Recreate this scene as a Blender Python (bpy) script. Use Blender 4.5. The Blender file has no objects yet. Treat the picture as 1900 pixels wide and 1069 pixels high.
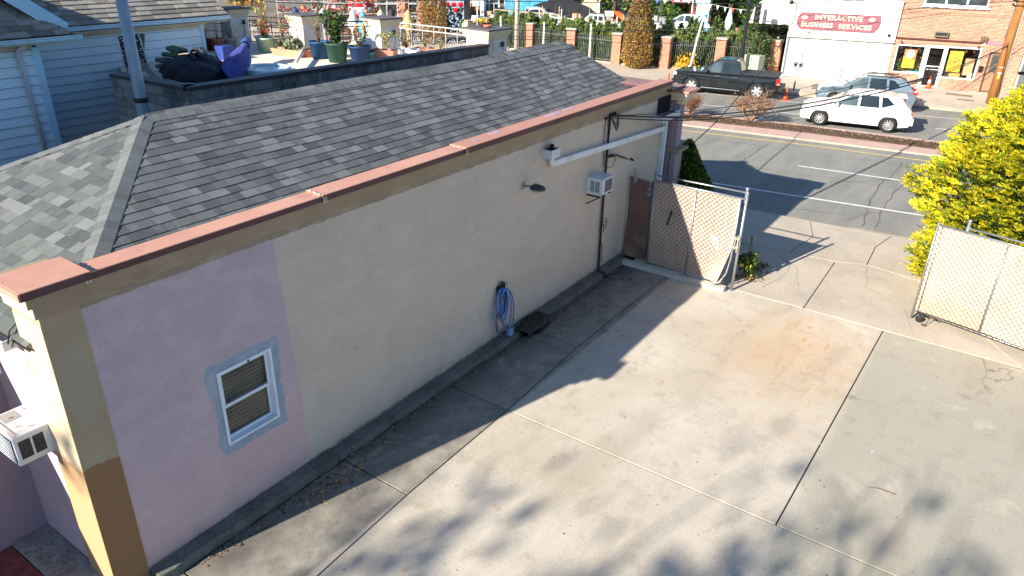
import bpy, bmesh, math, random
import numpy as np
from mathutils import Vector, Matrix
random.seed(7); rng = np.random.default_rng(7)
SC = bpy.context.scene
COL = SC.collection
# ---------------------------------------------------------------- camera
cam_d = bpy.data.cameras.new('camera'); cam = bpy.data.objects.new('camera', cam_d); COL.objects.link(cam)
cam.matrix_world = Matrix(((0.570323, 0.344348, -0.745759, 0.0), (-0.821078, 0.265210, -0.505465, 0.0), (0.023727, 0.900604, 0.433992, 7.4), (0, 0, 0, 1)))   # drone, 7.4 m up
cam_d.lens = 25.63
cam_d.sensor_width = 36.0; cam_d.clip_start = 0.1; cam_d.clip_end = 2000
SC.camera = cam
# ---------------------------------------------------------------- world, sun, exposure
SUN = Vector((1.92, -0.51, -1.0)).normalized()      # the way the light travels
w = bpy.data.worlds.new('World'); SC.world = w; w.use_nodes = True
nt = w.node_tree; nt.nodes.clear()
sky = nt.nodes.new('ShaderNodeTexSky'); sky.sky_type = 'NISHITA'; sky.sun_disc = False
sky.sun_elevation = math.asin(-SUN.z); sky.sun_rotation = math.atan2(-SUN.x, -SUN.y)
sky.air_density = 1.0; sky.dust_density = 0.0; sky.ozone_density = 5.0
bg = nt.nodes.new('ShaderNodeBackground'); bg.inputs[1].default_value = 0.085
wo = nt.nodes.new('ShaderNodeOutputWorld')
nt.links.new(sky.outputs[0], bg.inputs[0]); nt.links.new(bg.outputs[0], wo.inputs[0])
sun_d = bpy.data.lights.new('sun', 'SUN'); sun_d.energy = 5.0; sun_d.angle = math.radians(0.53); sun_d.color = (1.0, 0.92, 0.80)
sun = bpy.data.objects.new('sun', sun_d); COL.objects.link(sun); sun.location = (-40, 15, 30)
sun.rotation_euler = SUN.to_track_quat('-Z', 'Y').to_euler()
vs = SC.view_settings; vs.view_transform = 'Standard'; vs.look = 'None'; vs.exposure = 1.08; vs.gamma = 1.0; vs.use_curve_mapping = False

# ---------------------------------------------------------------- mesh helpers
class MB:
    """collects shapes into one mesh"""
    def __init__(s): s.v = []; s.f = []; s.m = []; s.sm = []; s.T = None
    def add(s, vs, fs, m=0, smooth=False):
        o = len(s.v)
        if s.T is not None: vs = [tuple(s.T @ Vector(p)) for p in vs]
        s.v += [tuple(p) for p in vs]
        for f in fs: s.f.append(tuple(i + o for i in f)); s.m.append(m); s.sm.append(smooth)
        return s
    def box(s, x0, x1, y0, y1, z0, z1, m=0):
        vs = [(x0,y0,z0),(x1,y0,z0),(x1,y1,z0),(x0,y1,z0),(x0,y0,z1),(x1,y0,z1),(x1,y1,z1),(x0,y1,z1)]
        return s.add(vs, [(0,3,2,1),(4,5,6,7),(0,1,5,4),(1,2,6,5),(2,3,7,6),(3,0,4,7)], m)
    def bar(s, a, b, wd, ht, m=0, up=(0,0,1)):
        a = Vector(a); b = Vector(b); d = (b-a); 
        if d.length < 1e-6: return s
        d.normalize(); u = Vector(up)
        if abs(d.dot(u)) > .98: u = Vector((1,0,0))
        r = d.cross(u).normalized(); u = r.cross(d)
        vs = []
        for p in (a, b):
            for i, j in ((-1,-1),(1,-1),(1,1),(-1,1)): vs.append(tuple(p + r*(i*wd/2) + u*(j*ht/2)))
        return s.add(vs, [(0,1,2,3),(7,6,5,4),(0,4,5,1),(1,5,6,2),(2,6,7,3),(3,7,4,0)], m)
    def tube(s, pts, r, n=6, m=0, caps=True, smooth=True):
        pts = [Vector(p) for p in pts]; k = len(pts)
        rs = r if isinstance(r, (list, tuple)) else [r]*k
        vs = []; prev = None
        for i, p in enumerate(pts):
            d = (pts[min(i+1,k-1)] - pts[max(i-1,0)])
            d = d.normalized() if d.length > 1e-9 else Vector((0,0,1))
            if prev is None: u = d.orthogonal().normalized()
            else:
                u = prev - d*prev.dot(d)
                u = u.normalized() if u.length > 1e-6 else d.orthogonal().normalized()
            prev = u; w_ = d.cross(u)
            for j in range(n):
                a = 2*math.pi*j/n; vs.append(tuple(p + (u*math.cos(a) + w_*math.sin(a))*rs[i]))
        fs = [(i*n+j, i*n+(j+1)%n, (i+1)*n+(j+1)%n, (i+1)*n+j) for i in range(k-1) for j in range(n)]
        s.add(vs, fs, m, smooth)
        if caps:
            o = len(s.v) - k*n
            s.f.append(tuple(o+j for j in reversed(range(n)))); s.m.append(m); s.sm.append(False)
            s.f.append(tuple(o+(k-1)*n+j for j in range(n))); s.m.append(m); s.sm.append(False)
        return s
    def lathe(s, prof, c=(0,0,0), n=16, m=0, smooth=True, axis='z', close=True):
        vs = []
        for r, h in prof:
            for j in range(n):
                a = 2*math.pi*j/n; x, y = r*math.cos(a), r*math.sin(a)
                p = {'z': (x,y,h), 'y': (x,h,-y), 'x': (h,x,y)}[axis]
                vs.append((c[0]+p[0], c[1]+p[1], c[2]+p[2]))
        k = len(prof); fs = [(i*n+j, i*n+(j+1)%n, (i+1)*n+(j+1)%n, (i+1)*n+j) for i in range(k-1) for j in range(n)]
        o = len(s.v); s.add(vs, fs, m, smooth)
        if close:
            if prof[0][0] > 1e-4: s.f.append(tuple(o+j for j in reversed(range(n)))); s.m.append(m); s.sm.append(False)
            if prof[-1][0] > 1e-4: s.f.append(tuple(o+(k-1)*n+j for j in range(n))); s.m.append(m); s.sm.append(False)
        return s
    def prism(s, poly, h0, h1, m=0, axis='z'):
        """polygon (2-D) swept along an axis"""
        def P(a, b, h): return {'z': (a,b,h), 'y': (a,h,b), 'x': (h,a,b)}[axis]
        n = len(poly); vs = [P(a,b,h0) for a,b in poly] + [P(a,b,h1) for a,b in poly]
        fs = [tuple(reversed(range(n))), tuple(range(n,2*n))] + [(i,(i+1)%n,n+(i+1)%n,n+i) for i in range(n)]
        if axis == 'y': fs = [tuple(reversed(f)) for f in fs]
        return s.add(vs, fs, m)
    def quad(s, a, b, c, d, m=0): return s.add([a,b,c,d], [(0,1,2,3)], m)
    def ball(s, c, r, n=8, m=0, sq=(1,1,1)):
        vs = []; fs = []; k = max(3, n//2)
        for i in range(k+1):
            t = math.pi*i/k
            for j in range(n):
                a = 2*math.pi*j/n
                vs.append((c[0]+r*sq[0]*math.sin(t)*math.cos(a), c[1]+r*sq[1]*math.sin(t)*math.sin(a), c[2]+r*sq[2]*math.cos(t)))
        for i in range(k):
            for j in range(n): fs.append((i*n+j, (i+1)*n+j, (i+1)*n+(j+1)%n, i*n+(j+1)%n))
        return s.add(vs, fs, m, True)
    def mesh(s, name, mats):
        me = bpy.data.meshes.new(name); me.from_pydata(s.v, [], s.f)
        for x in (mats if isinstance(mats, (list, tuple)) else [mats]): me.materials.append(x)
        me.polygons.foreach_set('material_index', s.m); me.polygons.foreach_set('use_smooth', s.sm)
        me.update(); return me
    def build(s, name, mats, parent=None, loc=None, fix=True, bevel=0, seg=2):
        me = s.mesh(name, mats)
        if fix:
            b = bmesh.new(); b.from_mesh(me)
            bmesh.ops.remove_doubles(b, verts=b.verts, dist=1e-6)
            bmesh.ops.recalc_face_normals(b, faces=b.faces)
            if bevel:
                es = [e for e in b.edges if len(e.link_faces) == 2 and e.calc_face_angle(0) > .5]
                bmesh.ops.bevel(b, geom=es, offset=bevel, segments=seg, affect='EDGES', profile=.5, clamp_overlap=True)
            b.to_mesh(me); b.free()
        return put(name, me, parent, loc)
def put(name, me, parent=None, loc=None):
    o = bpy.data.objects.new(name, me); COL.objects.link(o)
    if parent is not None: o.parent = parent
    if loc is not None: o.location = loc
    return o
def tag(o, label=None, cat=None, group=None, kind=None):
    if label: o['label'] = label
    if cat: o['category'] = cat
    if group: o['group'] = group
    if kind: o['kind'] = kind
    return o
def thing(name, label, cat, loc=(0,0,0), rz=0, group=None):
    o = bpy.data.objects.new(name, None); COL.objects.link(o); o.empty_display_size = .2
    o.location = loc; o.rotation_euler = (0,0,rz)
    return tag(o, label, cat, group)
def copy_tree(o, parent=None):
    c = o.copy(); COL.objects.link(c)
    if parent is not None: c.parent = parent
    for ch in list(o.children): copy_tree(ch, c)
    return c
def soft(o, wdt=.01, seg=2):
    b = o.modifiers.new('bevel', 'BEVEL'); b.width = wdt; b.segments = seg; b.limit_method = 'ANGLE'; b.angle_limit = math.radians(40)
    return o
def split_pieces(name, gap=.03, newname=None):
    """pieces that lie apart in one mesh become objects of their own"""
    for o in [x for x in COL.objects if x.type == 'MESH' and x.name.split('.')[0] == name]:
        me = o.data; nv = len(me.vertices); par = list(range(nv))
        def root(i):
            while par[i] != i: par[i] = par[par[i]]; i = par[i]
            return i
        for e in me.edges:
            a, b = root(e.vertices[0]), root(e.vertices[1])
            if a != b: par[a] = b
        isl = {}
        for i in range(nv): isl.setdefault(root(i), []).append(i)
        keys = list(isl); bb = []
        for k in keys:
            c = np.array([me.vertices[i].co[:] for i in isl[k]]); bb.append((c.min(0)-gap/2, c.max(0)+gap/2))
        grp = list(range(len(keys)))
        def r2(i):
            while grp[i] != i: i = grp[i]
            return i
        for i in range(len(keys)):
            for j in range(i):
                if (bb[i][0] <= bb[j][1]).all() and (bb[j][0] <= bb[i][1]).all(): grp[r2(i)] = r2(j)
        gs = {}
        for i, k in enumerate(keys): gs.setdefault(r2(i), set()).update(isl[k])
        if len(gs) < 2: 
            if newname: o.name = newname
            continue
        polys = [(tuple(p.vertices), p.material_index, p.use_smooth) for p in me.polygons]
        for n_, vset in enumerate(gs.values()):
            mb = MB(); ids = sorted(vset); mp = {v: i for i, v in enumerate(ids)}; mb.v = [tuple(me.vertices[i].co) for i in ids]
            for f, m, s_ in polys:
                if f[0] in mp: mb.f.append(tuple(mp[i] for i in f)); mb.m.append(m); mb.sm.append(s_)
            nm = mb.mesh(newname or name, list(me.materials))
            if n_ == 0: o.data = nm
            else: c = o.copy(); c.data = nm; COL.objects.link(c); c.name = newname or name
            if newname and n_ == 0: o.name = newname
def lerp(a, b, t): return tuple(x + (y-x)*t for x, y in zip(a, b))

# ---------------------------------------------------------------- materials
def lin(r, g, b):
    f = lambda c: ((c/255+.055)/1.055)**2.4 if c > 10 else c/255/12.92
    return (f(r), f(g), f(b))
class NT:
    def __init__(s, name):
        s.mat = bpy.data.materials.new(name); s.mat.use_nodes = True; s.t = s.mat.node_tree; s.t.nodes.clear()
        s.out = s.n('ShaderNodeOutputMaterial'); s.b = s.n('ShaderNodeBsdfPrincipled'); s.l(s.b.outputs[0], s.out.inputs[0])
        s._p = None
    def n(s, t, **k):
        x = s.t.nodes.new(t)
        for a, v in k.items(): setattr(x, a, v)
        return x
    def l(s, a, b): s.t.links.new(a, b); return s
    def val(s, sock, v):
        if hasattr(v, 'is_linked'): s.l(v, sock)
        elif isinstance(v, (tuple, list)) and len(v) == 3 and sock.type == 'RGBA': sock.default_value = (*v, 1)
        else: sock.default_value = v
    def pos(s):
        if s._p is None: s._p = s.n('ShaderNodeNewGeometry').outputs['Position']
        return s._p
    def obj(s): return s.n('ShaderNodeTexCoord').outputs['Object']
    def noise(s, scale, detail=4, rough=.6, vec=None, stretch=None, dist=0):
        v = vec or s.pos()
        if stretch:
            mp = s.n('ShaderNodeMapping'); s.l(v, mp.inputs[0]); mp.inputs['Scale'].default_value = stretch; v = mp.outputs[0]
        x = s.n('ShaderNodeTexNoise'); s.l(v, x.inputs['Vector']); x.inputs['Scale'].default_value = scale
        x.inputs['Detail'].default_value = detail; x.inputs['Roughness'].default_value = rough; x.inputs['Distortion'].default_value = dist
        return x.outputs[0]
    def ramp(s, f, a, b, c0=0., c1=1.):
        x = s.n('ShaderNodeMapRange'); x.interpolation_type = 'SMOOTHSTEP'
        s.l(f, x.inputs[0]); x.inputs[1].default_value = a; x.inputs[2].default_value = b; x.inputs[3].default_value = c0; x.inputs[4].default_value = c1
        return x.outputs[0]
    def math(s, op, a, b=0., c=0.):
        x = s.n('ShaderNodeMath', operation=op)
        for i, v in enumerate((a, b, c)): s.val(x.inputs[i], v)
        return x.outputs[0]
    def mix(s, f, a, b, mode='MIX'):
        x = s.n('ShaderNodeMix', data_type='RGBA', blend_type=mode)
        s.val(x.inputs[0], f); s.val(x.inputs[6], a); s.val(x.inputs[7], b)
        return x.outputs[2]
    def xyz(s, v=None):
        x = s.n('ShaderNodeSeparateXYZ'); s.l(v or s.pos(), x.inputs[0]); return x.outputs
    def bump(s, h, strength=.3, dist=.01):
        x = s.n('ShaderNodeBump'); s.val(x.inputs['Height'], h); x.inputs['Strength'].default_value = strength; x.inputs['Distance'].default_value = dist
        s.l(x.outputs[0], s.b.inputs['Normal']); return s
    def done(s, col, rough=.8, metal=0., spec=.5):
        s.val(s.b.inputs['Base Color'], col); s.val(s.b.inputs['Roughness'], rough); s.val(s.b.inputs['Metallic'], metal)
        s.b.inputs['Specular IOR Level'].default_value = spec
        return s.mat
def M(name, col, rough=.8, var=.18, scale=3., fine=60., fvar=.1, bump=.15, metal=0., spec=.4, dirt=None, coord='obj', stretch=None):
    """plain weathered surface: two scales of tone, optional dirt colour, fine relief"""
    t = NT(name); v = t.obj() if coord == 'obj' else t.pos()
    n1 = t.noise(scale, 5, .65, v, stretch); n2 = t.noise(fine, 3, .6, v)
    lo = tuple(c*(1-var) for c in col); hi = tuple(min(1, c*(1+var)) for c in col)
    c = t.mix(t.ramp(n1, .3, .7), lo, hi)
    c = t.mix(fvar, c, t.mix(t.ramp(n2, .3, .7), (0,0,0), (1,1,1)), 'OVERLAY')
    if dirt: c = t.mix(t.ramp(t.noise(scale*.7, 6, .7, v, stretch, .4), .52, .75, 0, .7), c, dirt)
    if bump: t.bump(n2, bump, .004)
    return t.done(c, rough, metal, spec)
def PAINT(name, col, rough=.25, coat=1.0, metal=0.0):
    t = NT(name); c = t.mix(t.ramp(t.noise(2.2, 4, .6, t.obj()), .35, .75), col, tuple(x*.86+.006 for x in col))
    m = t.done(c, rough, metal, .5); t.b.inputs['Coat Weight'].default_value = coat; t.b.inputs['Coat Roughness'].default_value = .04
    return m
def GLASS(name, col=(.012,.018,.02), rough=.05):
    t = NT(name); m = t.done(t.mix(t.ramp(t.noise(1.5, 3, .5, t.obj()), .3, .7), col, tuple(c*1.8+.004 for c in col)), rough, 0, .8); return m
def FOLIAGE(name, col, var=.35, rough=.6, trans=.25):
    t = NT(name); r = t.n('ShaderNodeObjectInfo').outputs['Random']
    n = t.noise(9., 3, .7, t.pos())
    c = t.mix(t.ramp(n, .3, .7), tuple(x*(1-var) for x in col), tuple(min(1, x*(1+var)) for x in col))
    c = t.mix(t.math('MULTIPLY', r, .25), c, tuple(x*.8 for x in (col[0]*1.3, col[1]*.9, col[2]*.8)))
    m = t.done(c, rough, 0, .3)
    if trans:
        tr = t.n('ShaderNodeBsdfTranslucent'); t.l(c, tr.inputs[0]); mx = t.n('ShaderNodeMixShader'); mx.inputs[0].default_value = trans
        t.l(t.b.outputs[0], mx.inputs[1]); t.l(tr.outputs[0], mx.inputs[2]); t.l(mx.outputs[0], t.out.inputs[0])
    return m
# ================================================================ THE GROUND
def strip(name, near, far, z, mat, kind='structure', parent=None, thick=0.0):
    """a sheet (or low solid) between two polylines"""
    mb = MB(); n = len(near)
    if not thick:
        vs = [(x,y,z) for x,y in near] + [(x,y,z) for x,y in far]
        mb.add(vs, [(i, i+1, n+i+1, n+i) for i in range(n-1)])
    else:
        for i in range(n-1):
            mb.add([(near[i][0],near[i][1],z-thick),(near[i+1][0],near[i+1][1],z-thick),(far[i+1][0],far[i+1][1],z-thick),(far[i][0],far[i][1],z-thick),
                    (near[i][0],near[i][1],z),(near[i+1][0],near[i+1][1],z),(far[i+1][0],far[i+1][1],z),(far[i][0],far[i][1],z)],
                   [(4,5,6,7),(0,1,5,4),(2,3,7,6)] + ([(3,0,4,7)] if i == 0 else []) + ([(1,2,6,5)] if i == n-2 else []))
    o = mb.build(name, mat, parent)
    for p in o.data.polygons:
        pass
    return tag(o, kind=kind) if parent is None else o

def mat_concrete_lot():
    t = NT('lot_concrete'); p = t.pos(); x, y, z = t.xyz()
    big = t.noise(.35, 6, .62, p); mid = t.noise(2.4, 6, .68, p); fine = t.noise(26, 4, .7, p); grit = t.noise(120, 2, .5, p)
    c = t.mix(t.ramp(big, .35, .68), lin(184,173,155), lin(199,190,174))
    c = t.mix(t.ramp(y, 1.0, 1.3, .8, 0), c, lin(160,156,140))                       # the older, greyer pour
    c = t.mix(t.ramp(mid, .48, .72, 0, .45), c, lin(146,136,121))
    c = t.mix(t.ramp(mid, .36, .22, 0, .35), c, lin(204,196,184))
    c = t.mix(.09, c, t.mix(t.ramp(fine, .3, .7), (0,0,0), (1,1,1)), 'OVERLAY')
    c = t.mix(t.ramp(grit, .3, .7, 0, .10), c, lin(205,198,188))
    # rust patch left by a parked vehicle
    dx = t.math('DIVIDE', t.math('SUBTRACT', x, 13.7), 2.6); dy = t.math('DIVIDE', t.math('SUBTRACT', y, 2.4), 1.75)
    r = t.math('SQRT', t.math('ADD', t.math('MULTIPLY', dx, dx), t.math('MULTIPLY', dy, dy)))
    rn = t.math('ADD', r, t.math('MULTIPLY', t.math('SUBTRACT', t.noise(1.6, 5, .7, p), .5), 1.5))
    c = t.mix(t.math('MULTIPLY', t.ramp(rn, 1.2, .1, 0, .48), t.ramp(y, 1.13, 1.17)), c, lin(198,160,112))
    st = t.noise(1.0, 5, .7, p, (1.3, 9, 1), .2)
    m = t.math('MULTIPLY', t.ramp(st, .55, .68), t.math('MULTIPLY', t.ramp(rn, 1.0, .5), t.ramp(y, 1.13, 1.17)))
    c = t.mix(t.math('MULTIPLY', m, .55), c, lin(190,138,84))
    # small orange spots, oil specks
    sp = t.noise(3.1, 2, .4, p); c = t.mix(t.ramp(sp, .70, .78, 0, .5), c, lin(178,130,72))
    vo = t.n('ShaderNodeTexVoronoi'); t.l(p, vo.inputs['Vector']); vo.inputs['Scale'].default_value = 2.6
    c = t.mix(t.ramp(vo.outputs['Distance'], .045, .025, 0, .75), c, lin(92,80,66))
    # black grime where water runs along the kerb, raised to deepen the wall's shade
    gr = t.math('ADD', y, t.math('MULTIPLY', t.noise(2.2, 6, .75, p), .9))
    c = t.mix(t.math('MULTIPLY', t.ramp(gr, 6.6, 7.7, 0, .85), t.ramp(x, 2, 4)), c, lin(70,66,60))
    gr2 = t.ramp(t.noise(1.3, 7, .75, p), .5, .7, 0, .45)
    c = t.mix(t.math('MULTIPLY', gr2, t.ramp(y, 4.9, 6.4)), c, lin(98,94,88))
    # the strip slabs along the wall: the building's shade painted in over grime
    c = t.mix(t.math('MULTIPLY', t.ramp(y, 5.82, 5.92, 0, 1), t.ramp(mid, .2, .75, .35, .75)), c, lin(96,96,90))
    # broad stains: tyre-dark lanes, pale washes, yellowed patches with soft ragged edges
    lane = t.noise(.5, 5, .65, p, (.35, 1.6, 1), .3); c = t.mix(t.ramp(lane, .50, .68, 0, .30), c, lin(150,138,120)); wash = t.noise(.8, 6, .72, p, (1,1,1), .5); c = t.mix(t.ramp(wash, .56, .70, 0, .35), c, lin(214,202,182)); yel = t.noise(1.15, 6, .75, p, (1,.7,1), .4); c = t.mix(t.ramp(yel, .60, .74, 0, .38), c, lin(190,162,116))
    v2 = t.n('ShaderNodeTexVoronoi'); t.l(p, v2.inputs['Vector']); v2.inputs['Scale'].default_value = .9; c = t.mix(t.math('MULTIPLY', t.ramp(v2.outputs['Distance'], .13, .03, 0, .55), t.ramp(mid, .42, .6)), c, lin(104,92,78))
    # fine wandering cracks
    wv = t.n('ShaderNodeTexVoronoi', feature='DISTANCE_TO_EDGE'); wv.inputs['Scale'].default_value = .22
    wp = t.n('ShaderNodeVectorMath', operation='ADD'); ns = t.n('ShaderNodeTexNoise'); ns.inputs['Scale'].default_value = 1.1; ns.inputs['Detail'].default_value = 6
    t.l(p, ns.inputs['Vector']); t.l(p, wp.inputs[0]); t.l(ns.outputs['Color'], wp.inputs[1]); t.l(wp.outputs[0], wv.inputs['Vector'])
    c = t.mix(t.math('MULTIPLY', t.ramp(wv.outputs['Distance'], .0035, .001, 0, .6), t.ramp(x, 13.5, 15.5)), c, lin(96,88,78))
    t.bump(t.math('ADD', fine, t.math('MULTIPLY', grit, .5)), .22, .006)
    return t.done(c, .86, 0, .3)
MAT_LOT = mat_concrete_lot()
def mat_asphalt():
    t = NT('asphalt'); p = t.pos()
    tex = t.noise(.5, 5, .7, p, (.35, 2.2, 1)); fine = t.noise(70, 3, .6, p); mid = t.noise(3, 5, .7, p)
    c = t.mix(t.ramp(tex, .3, .7), lin(127,126,119), lin(146,144,135))
    c = t.mix(t.ramp(mid, .55, .75, 0, .4), c, lin(112,109,106))
    c = t.mix(.2, c, t.mix(t.ramp(fine, .25, .75), (0,0,0), (1,1,1)), 'OVERLAY')
    t.bump(fine, .25, .006); return t.done(c, .88, 0, .3)
MAT_ROAD = mat_asphalt()
MAT_WALK = M('pavement_concrete', lin(186,174,156), .9, .09, .9, 40, .18, .15, coord='pos', dirt=lin(158,146,128))
MAT_KERB = M('kerb_concrete', lin(176,160,138), .9, .12, 2, 40, .15, .2, coord='pos', dirt=lin(120,104,86))
MAT_JOINT = M('joint_dirt', lin(46,42,37), .95, .3, 6, 60, .1, 0, coord='pos')
MAT_FIELD = M('far_ground', lin(120,114,104), .95, .2, .2, 8, .2, 0, coord='pos', dirt=lin(92,88,76))

mb = MB(); mb.quad((-300,-400,-.14),(700,-400,-.14),(700,500,-.14),(-300,500,-.14)); tag(mb.build('ground', MAT_FIELD), kind='structure')
def sl(pts):      # polyline helper: (x, y) list, extended far both ways
    (x0,y0),(x1,y1) = pts[0], pts[1]; (xa,ya),(xb,yb) = pts[-2], pts[-1]
    a = (x0-(160-y0)*.16, 160.); b = (xb+(yb+120)*.16, -120.)
    return [a]+list(pts)+[b]
NEARK = [(19.2,30.),(21.0,12.),(21.65,8.),(21.84,6.1),(21.93,4.2),(21.98,3.0),(22.19,1.5),(22.6,-2.)]
FARK = [(38.6,27.),(40.3,19.5),(41.3,15.8),(42.1,12.),(42.7,9.),(43.5,4.),(43.95,1.5),(44.6,-2.)]
strip('road', sl(NEARK), sl(FARK), -.1, MAT_ROAD)
# kerbs
def offs(pl, d): return [(x+d, y) for x, y in pl]
strip('far_kerb', sl(FARK), sl(offs(FARK,.16)), .02, MAT_KERB, thick=.13)
strip('far_pavement', sl(offs(FARK,.165)), sl(offs(FARK, 9.)), .004, MAT_WALK)
# worn near kerb: dropped at the driveway, low stone edge beside it
strip('near_kerb', [(22.0,3.2),(22.19,1.5),(22.6,-2.),(24,-10)], [(22.2,3.2),(22.39,1.5),(22.8,-2.),(24.2,-10)], -.03, MAT_KERB, thick=.09)
# ------------------------------------------------ concrete lot: every slab a piece
lot = thing('concrete_lot', None, None); lot['kind'] = 'structure'
mb = MB(); mb.prism([(-30,-30),(16.02,-30),(16.02,9.3),(3.0,9.3),(3.0,7.6),(2.2,7.6),(2.2,16),(-30,16)], -.12, -.022); mb.build('joint_filler', MAT_JOINT, lot)
def slab(poly, parent, z=0., mat=None, g=.021, name='slab'):
    c = (sum(p[0] for p in poly)/len(poly), sum(p[1] for p in poly)/len(poly)); q = []
    n = len(poly)
    for i, (x, y) in enumerate(poly):                 # shrink by half the joint
        (xa, ya), (xb, yb) = poly[i-1], poly[(i+1) % n]
        d1 = Vector((x-xa, y-ya)).normalized(); d2 = Vector((xb-x, yb-y)).normalized()
        n1 = Vector((-d1.y, d1.x)); n2 = Vector((-d2.y, d2.x)); m = (n1+n2); m = m/max(.4, m.dot(n1)+0.0)
        q.append((x+m.x*g/2, y+m.y*g/2))
    mb = MB(); mb.prism(q, z-.06, z); o = mb.build(name, mat or MAT_LOT, parent)
    return soft(o, .006, 2)
E_ = 7.18      # lot edge at the building kerb
S = [
 [(3.3,6.93),(4.2,5.76),(6.05,5.86),(6.05,E_),(3.3,E_)],
 [(6.05,5.86),(8.66,5.9),(8.66,E_),(6.05,E_)],
 [(8.66,5.9),(11.3,6.02),(11.3,E_),(8.66,E_)],
 [(11.3,6.02),(15.86,6.0),(15.86,E_),(11.3,E_)],
 [(8.66,1.26),(15.86,1.12),(15.86,6.0),(11.3,6.02),(8.66,5.9)],
 [(8.66,-4.2),(15.86,-4.0),(15.86,1.12),(8.66,1.26)],
 [(2.0,-4.2),(8.66,-4.2),(8.66,5.9),(6.05,5.86),(4.2,5.76),(2.0,5.7)],
 [(2.0,5.7),(4.2,5.76),(3.3,6.93),(3.3,E_),(2.0,E_)],
 [(-8,-4.2),(2.0,-4.2),(2.0,5.7),(-8,5.7)],[(-8,5.7),(2.0,5.7),(2.0,E_),(-8,E_)],
 [(-8,-14),(8.66,-14),(8.66,-4.2),(-8,-4.2)],[(8.66,-14),(15.86,-14),(15.86,-4),(8.66,-4.2)],
]
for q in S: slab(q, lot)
# driveway apron and pavement slabs out to the road
apron = thing('driveway_apron', None, None); apron['kind'] = 'structure'
mb = MB(); mb.prism([(16.02,-30),(21.9,-30),(22.25,1.5),(21.95,3.0),(21.9,4.2),(21.8,6.1),(21.6,8.),(21.,12.),(20,24),(18.3,24),(18.3,9.3),(16.02,9.3)], -.12, -.022); mb.build('joint_filler', MAT_JOINT, apron)
MAT_APRON = M('apron_concrete', lin(184,172,156), .88, .10, .8, 34, .2, .18, coord='pos', dirt=lin(160,148,130))
A = [
 [(15.87,2.8),(19.16,2.86),(19.05,4.0),(18.9,5.0),(18.2,7.1),(15.87,7.1)],
 [(15.87,-1.4),(19.2,.95),(19.45,2.15),(19.16,2.86),(15.87,2.8)],
 [(19.16,2.86),(19.45,2.15),(20.93,2.21),(22.12,2.0),(21.93,4.2),(20.65,3.8),(19.05,4.0)],
 [(19.05,4.0),(20.65,3.8),(21.93,4.2),(21.84,6.1),(18.9,5.9),(18.9,5.0)],
 [(18.9,5.9),(21.84,6.1),(21.6,8.),(21.2,11.),(18.9,11.)],[(18.9,11.),(21.2,11.),(20.,23.),(18.9,23.)],
 [(19.45,2.15),(19.2,.95),(19.3,-.5),(22.42,-.5),(22.12,2.0),(20.93,2.21)],
 [(15.87,-1.4),(15.87,-8),(22.5,-8),(22.42,-.5),(19.3,-.5),(19.2,.95)],
 [(15.87,-30),(22.5,-30),(22.5,-8),(15.87,-8)],
]
for q in A: slab(q, apron, -.002, MAT_APRON)
# thin crack lines in the apron and the road are filled sheets of tar
MAT_TAR = M('crack_filler', lin(104,101,95), .8, .2, 5, 50, .1, 0, coord='pos')
def crack(pts, wd, z, jig=.07, mat=None):
    out = []
    for a, b in zip(pts, pts[1:]):
        n = max(2, int(math.dist(a, b)/.35))
        for i in range(n):
            t_ = i/n; k = 1 if i else 0
            out.append((a[0]+(b[0]-a[0])*t_+random.uniform(-jig,jig)*k, a[1]+(b[1]-a[1])*t_+random.uniform(-jig,jig)*k))
    out.append(pts[-1]); mb = MB()
    for a, b in zip(out, out[1:]):
        d = Vector((b[0]-a[0], b[1]-a[1])).normalized(); n_ = Vector((-d.y, d.x))*wd*random.uniform(.08,.24)
        mb.quad((a[0]-n_.x,a[1]-n_.y,z),(b[0]-n_.x,b[1]-n_.y,z),(b[0]+n_.x,b[1]+n_.y,z),(a[0]+n_.x,a[1]+n_.y,z))
    return mb
mb = MB()
for pts, wd in (([(30.9,8.2),(28.5,8.15),(26.4,8.05)],.09),([(31.4,3.15),(29.8,3.1),(27.6,3.3),(25.2,3.15),(22.7,2.9)],.10),([(31.3,3.0),(29.3,2.6),(26.8,2.75),(24.4,2.7),(22.8,2.55)],.08),
                ([(28.6,3.0),(26.2,5.2),(24.8,6.6),(23.2,7.6)],.05),([(28.2,3.2),(30.6,1.2),(31.4,-.4)],.05),([(27.2,11.),(26.9,7.),(27.4,4.),(27.3,0.)],.04),([(29.6,14.),(30.2,8.),(30.9,3.),(31.3,-2)],.05),
                ([(23.5,3.2),(23.2,4.6),(22.8,5.2)],.05),([(37.6,14.),(38.4,9.),(39.2,3.)],.05),([(36.1,4.4),(38.0,4.6),(40.2,4.3)],.04),([(25.6,1.6),(24.2,2.9),(22.9,3.4)],.04)):
    k = crack(pts, wd, -.092); mb.add(k.v, k.f)
o = mb.build('road_crack', MAT_TAR, fix=False); tag(o, kind='structure')
mb = MB()
for pts, wd in (([(17.0,3.2),(18.0,3.5),(18.6,4.1)],.02),([(16.4,3.9),(17.2,3.7),(18.2,3.75),(18.8,4.4)],.02),([(16.2,.6),(17.2,.9),(18.0,1.9),(19.3,2.1)],.018)):
    k = crack(pts, wd, .003, .05); mb.add(k.v, k.f)
tag(mb.build('apron_crack', MAT_TAR, fix=False), kind='structure')
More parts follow.
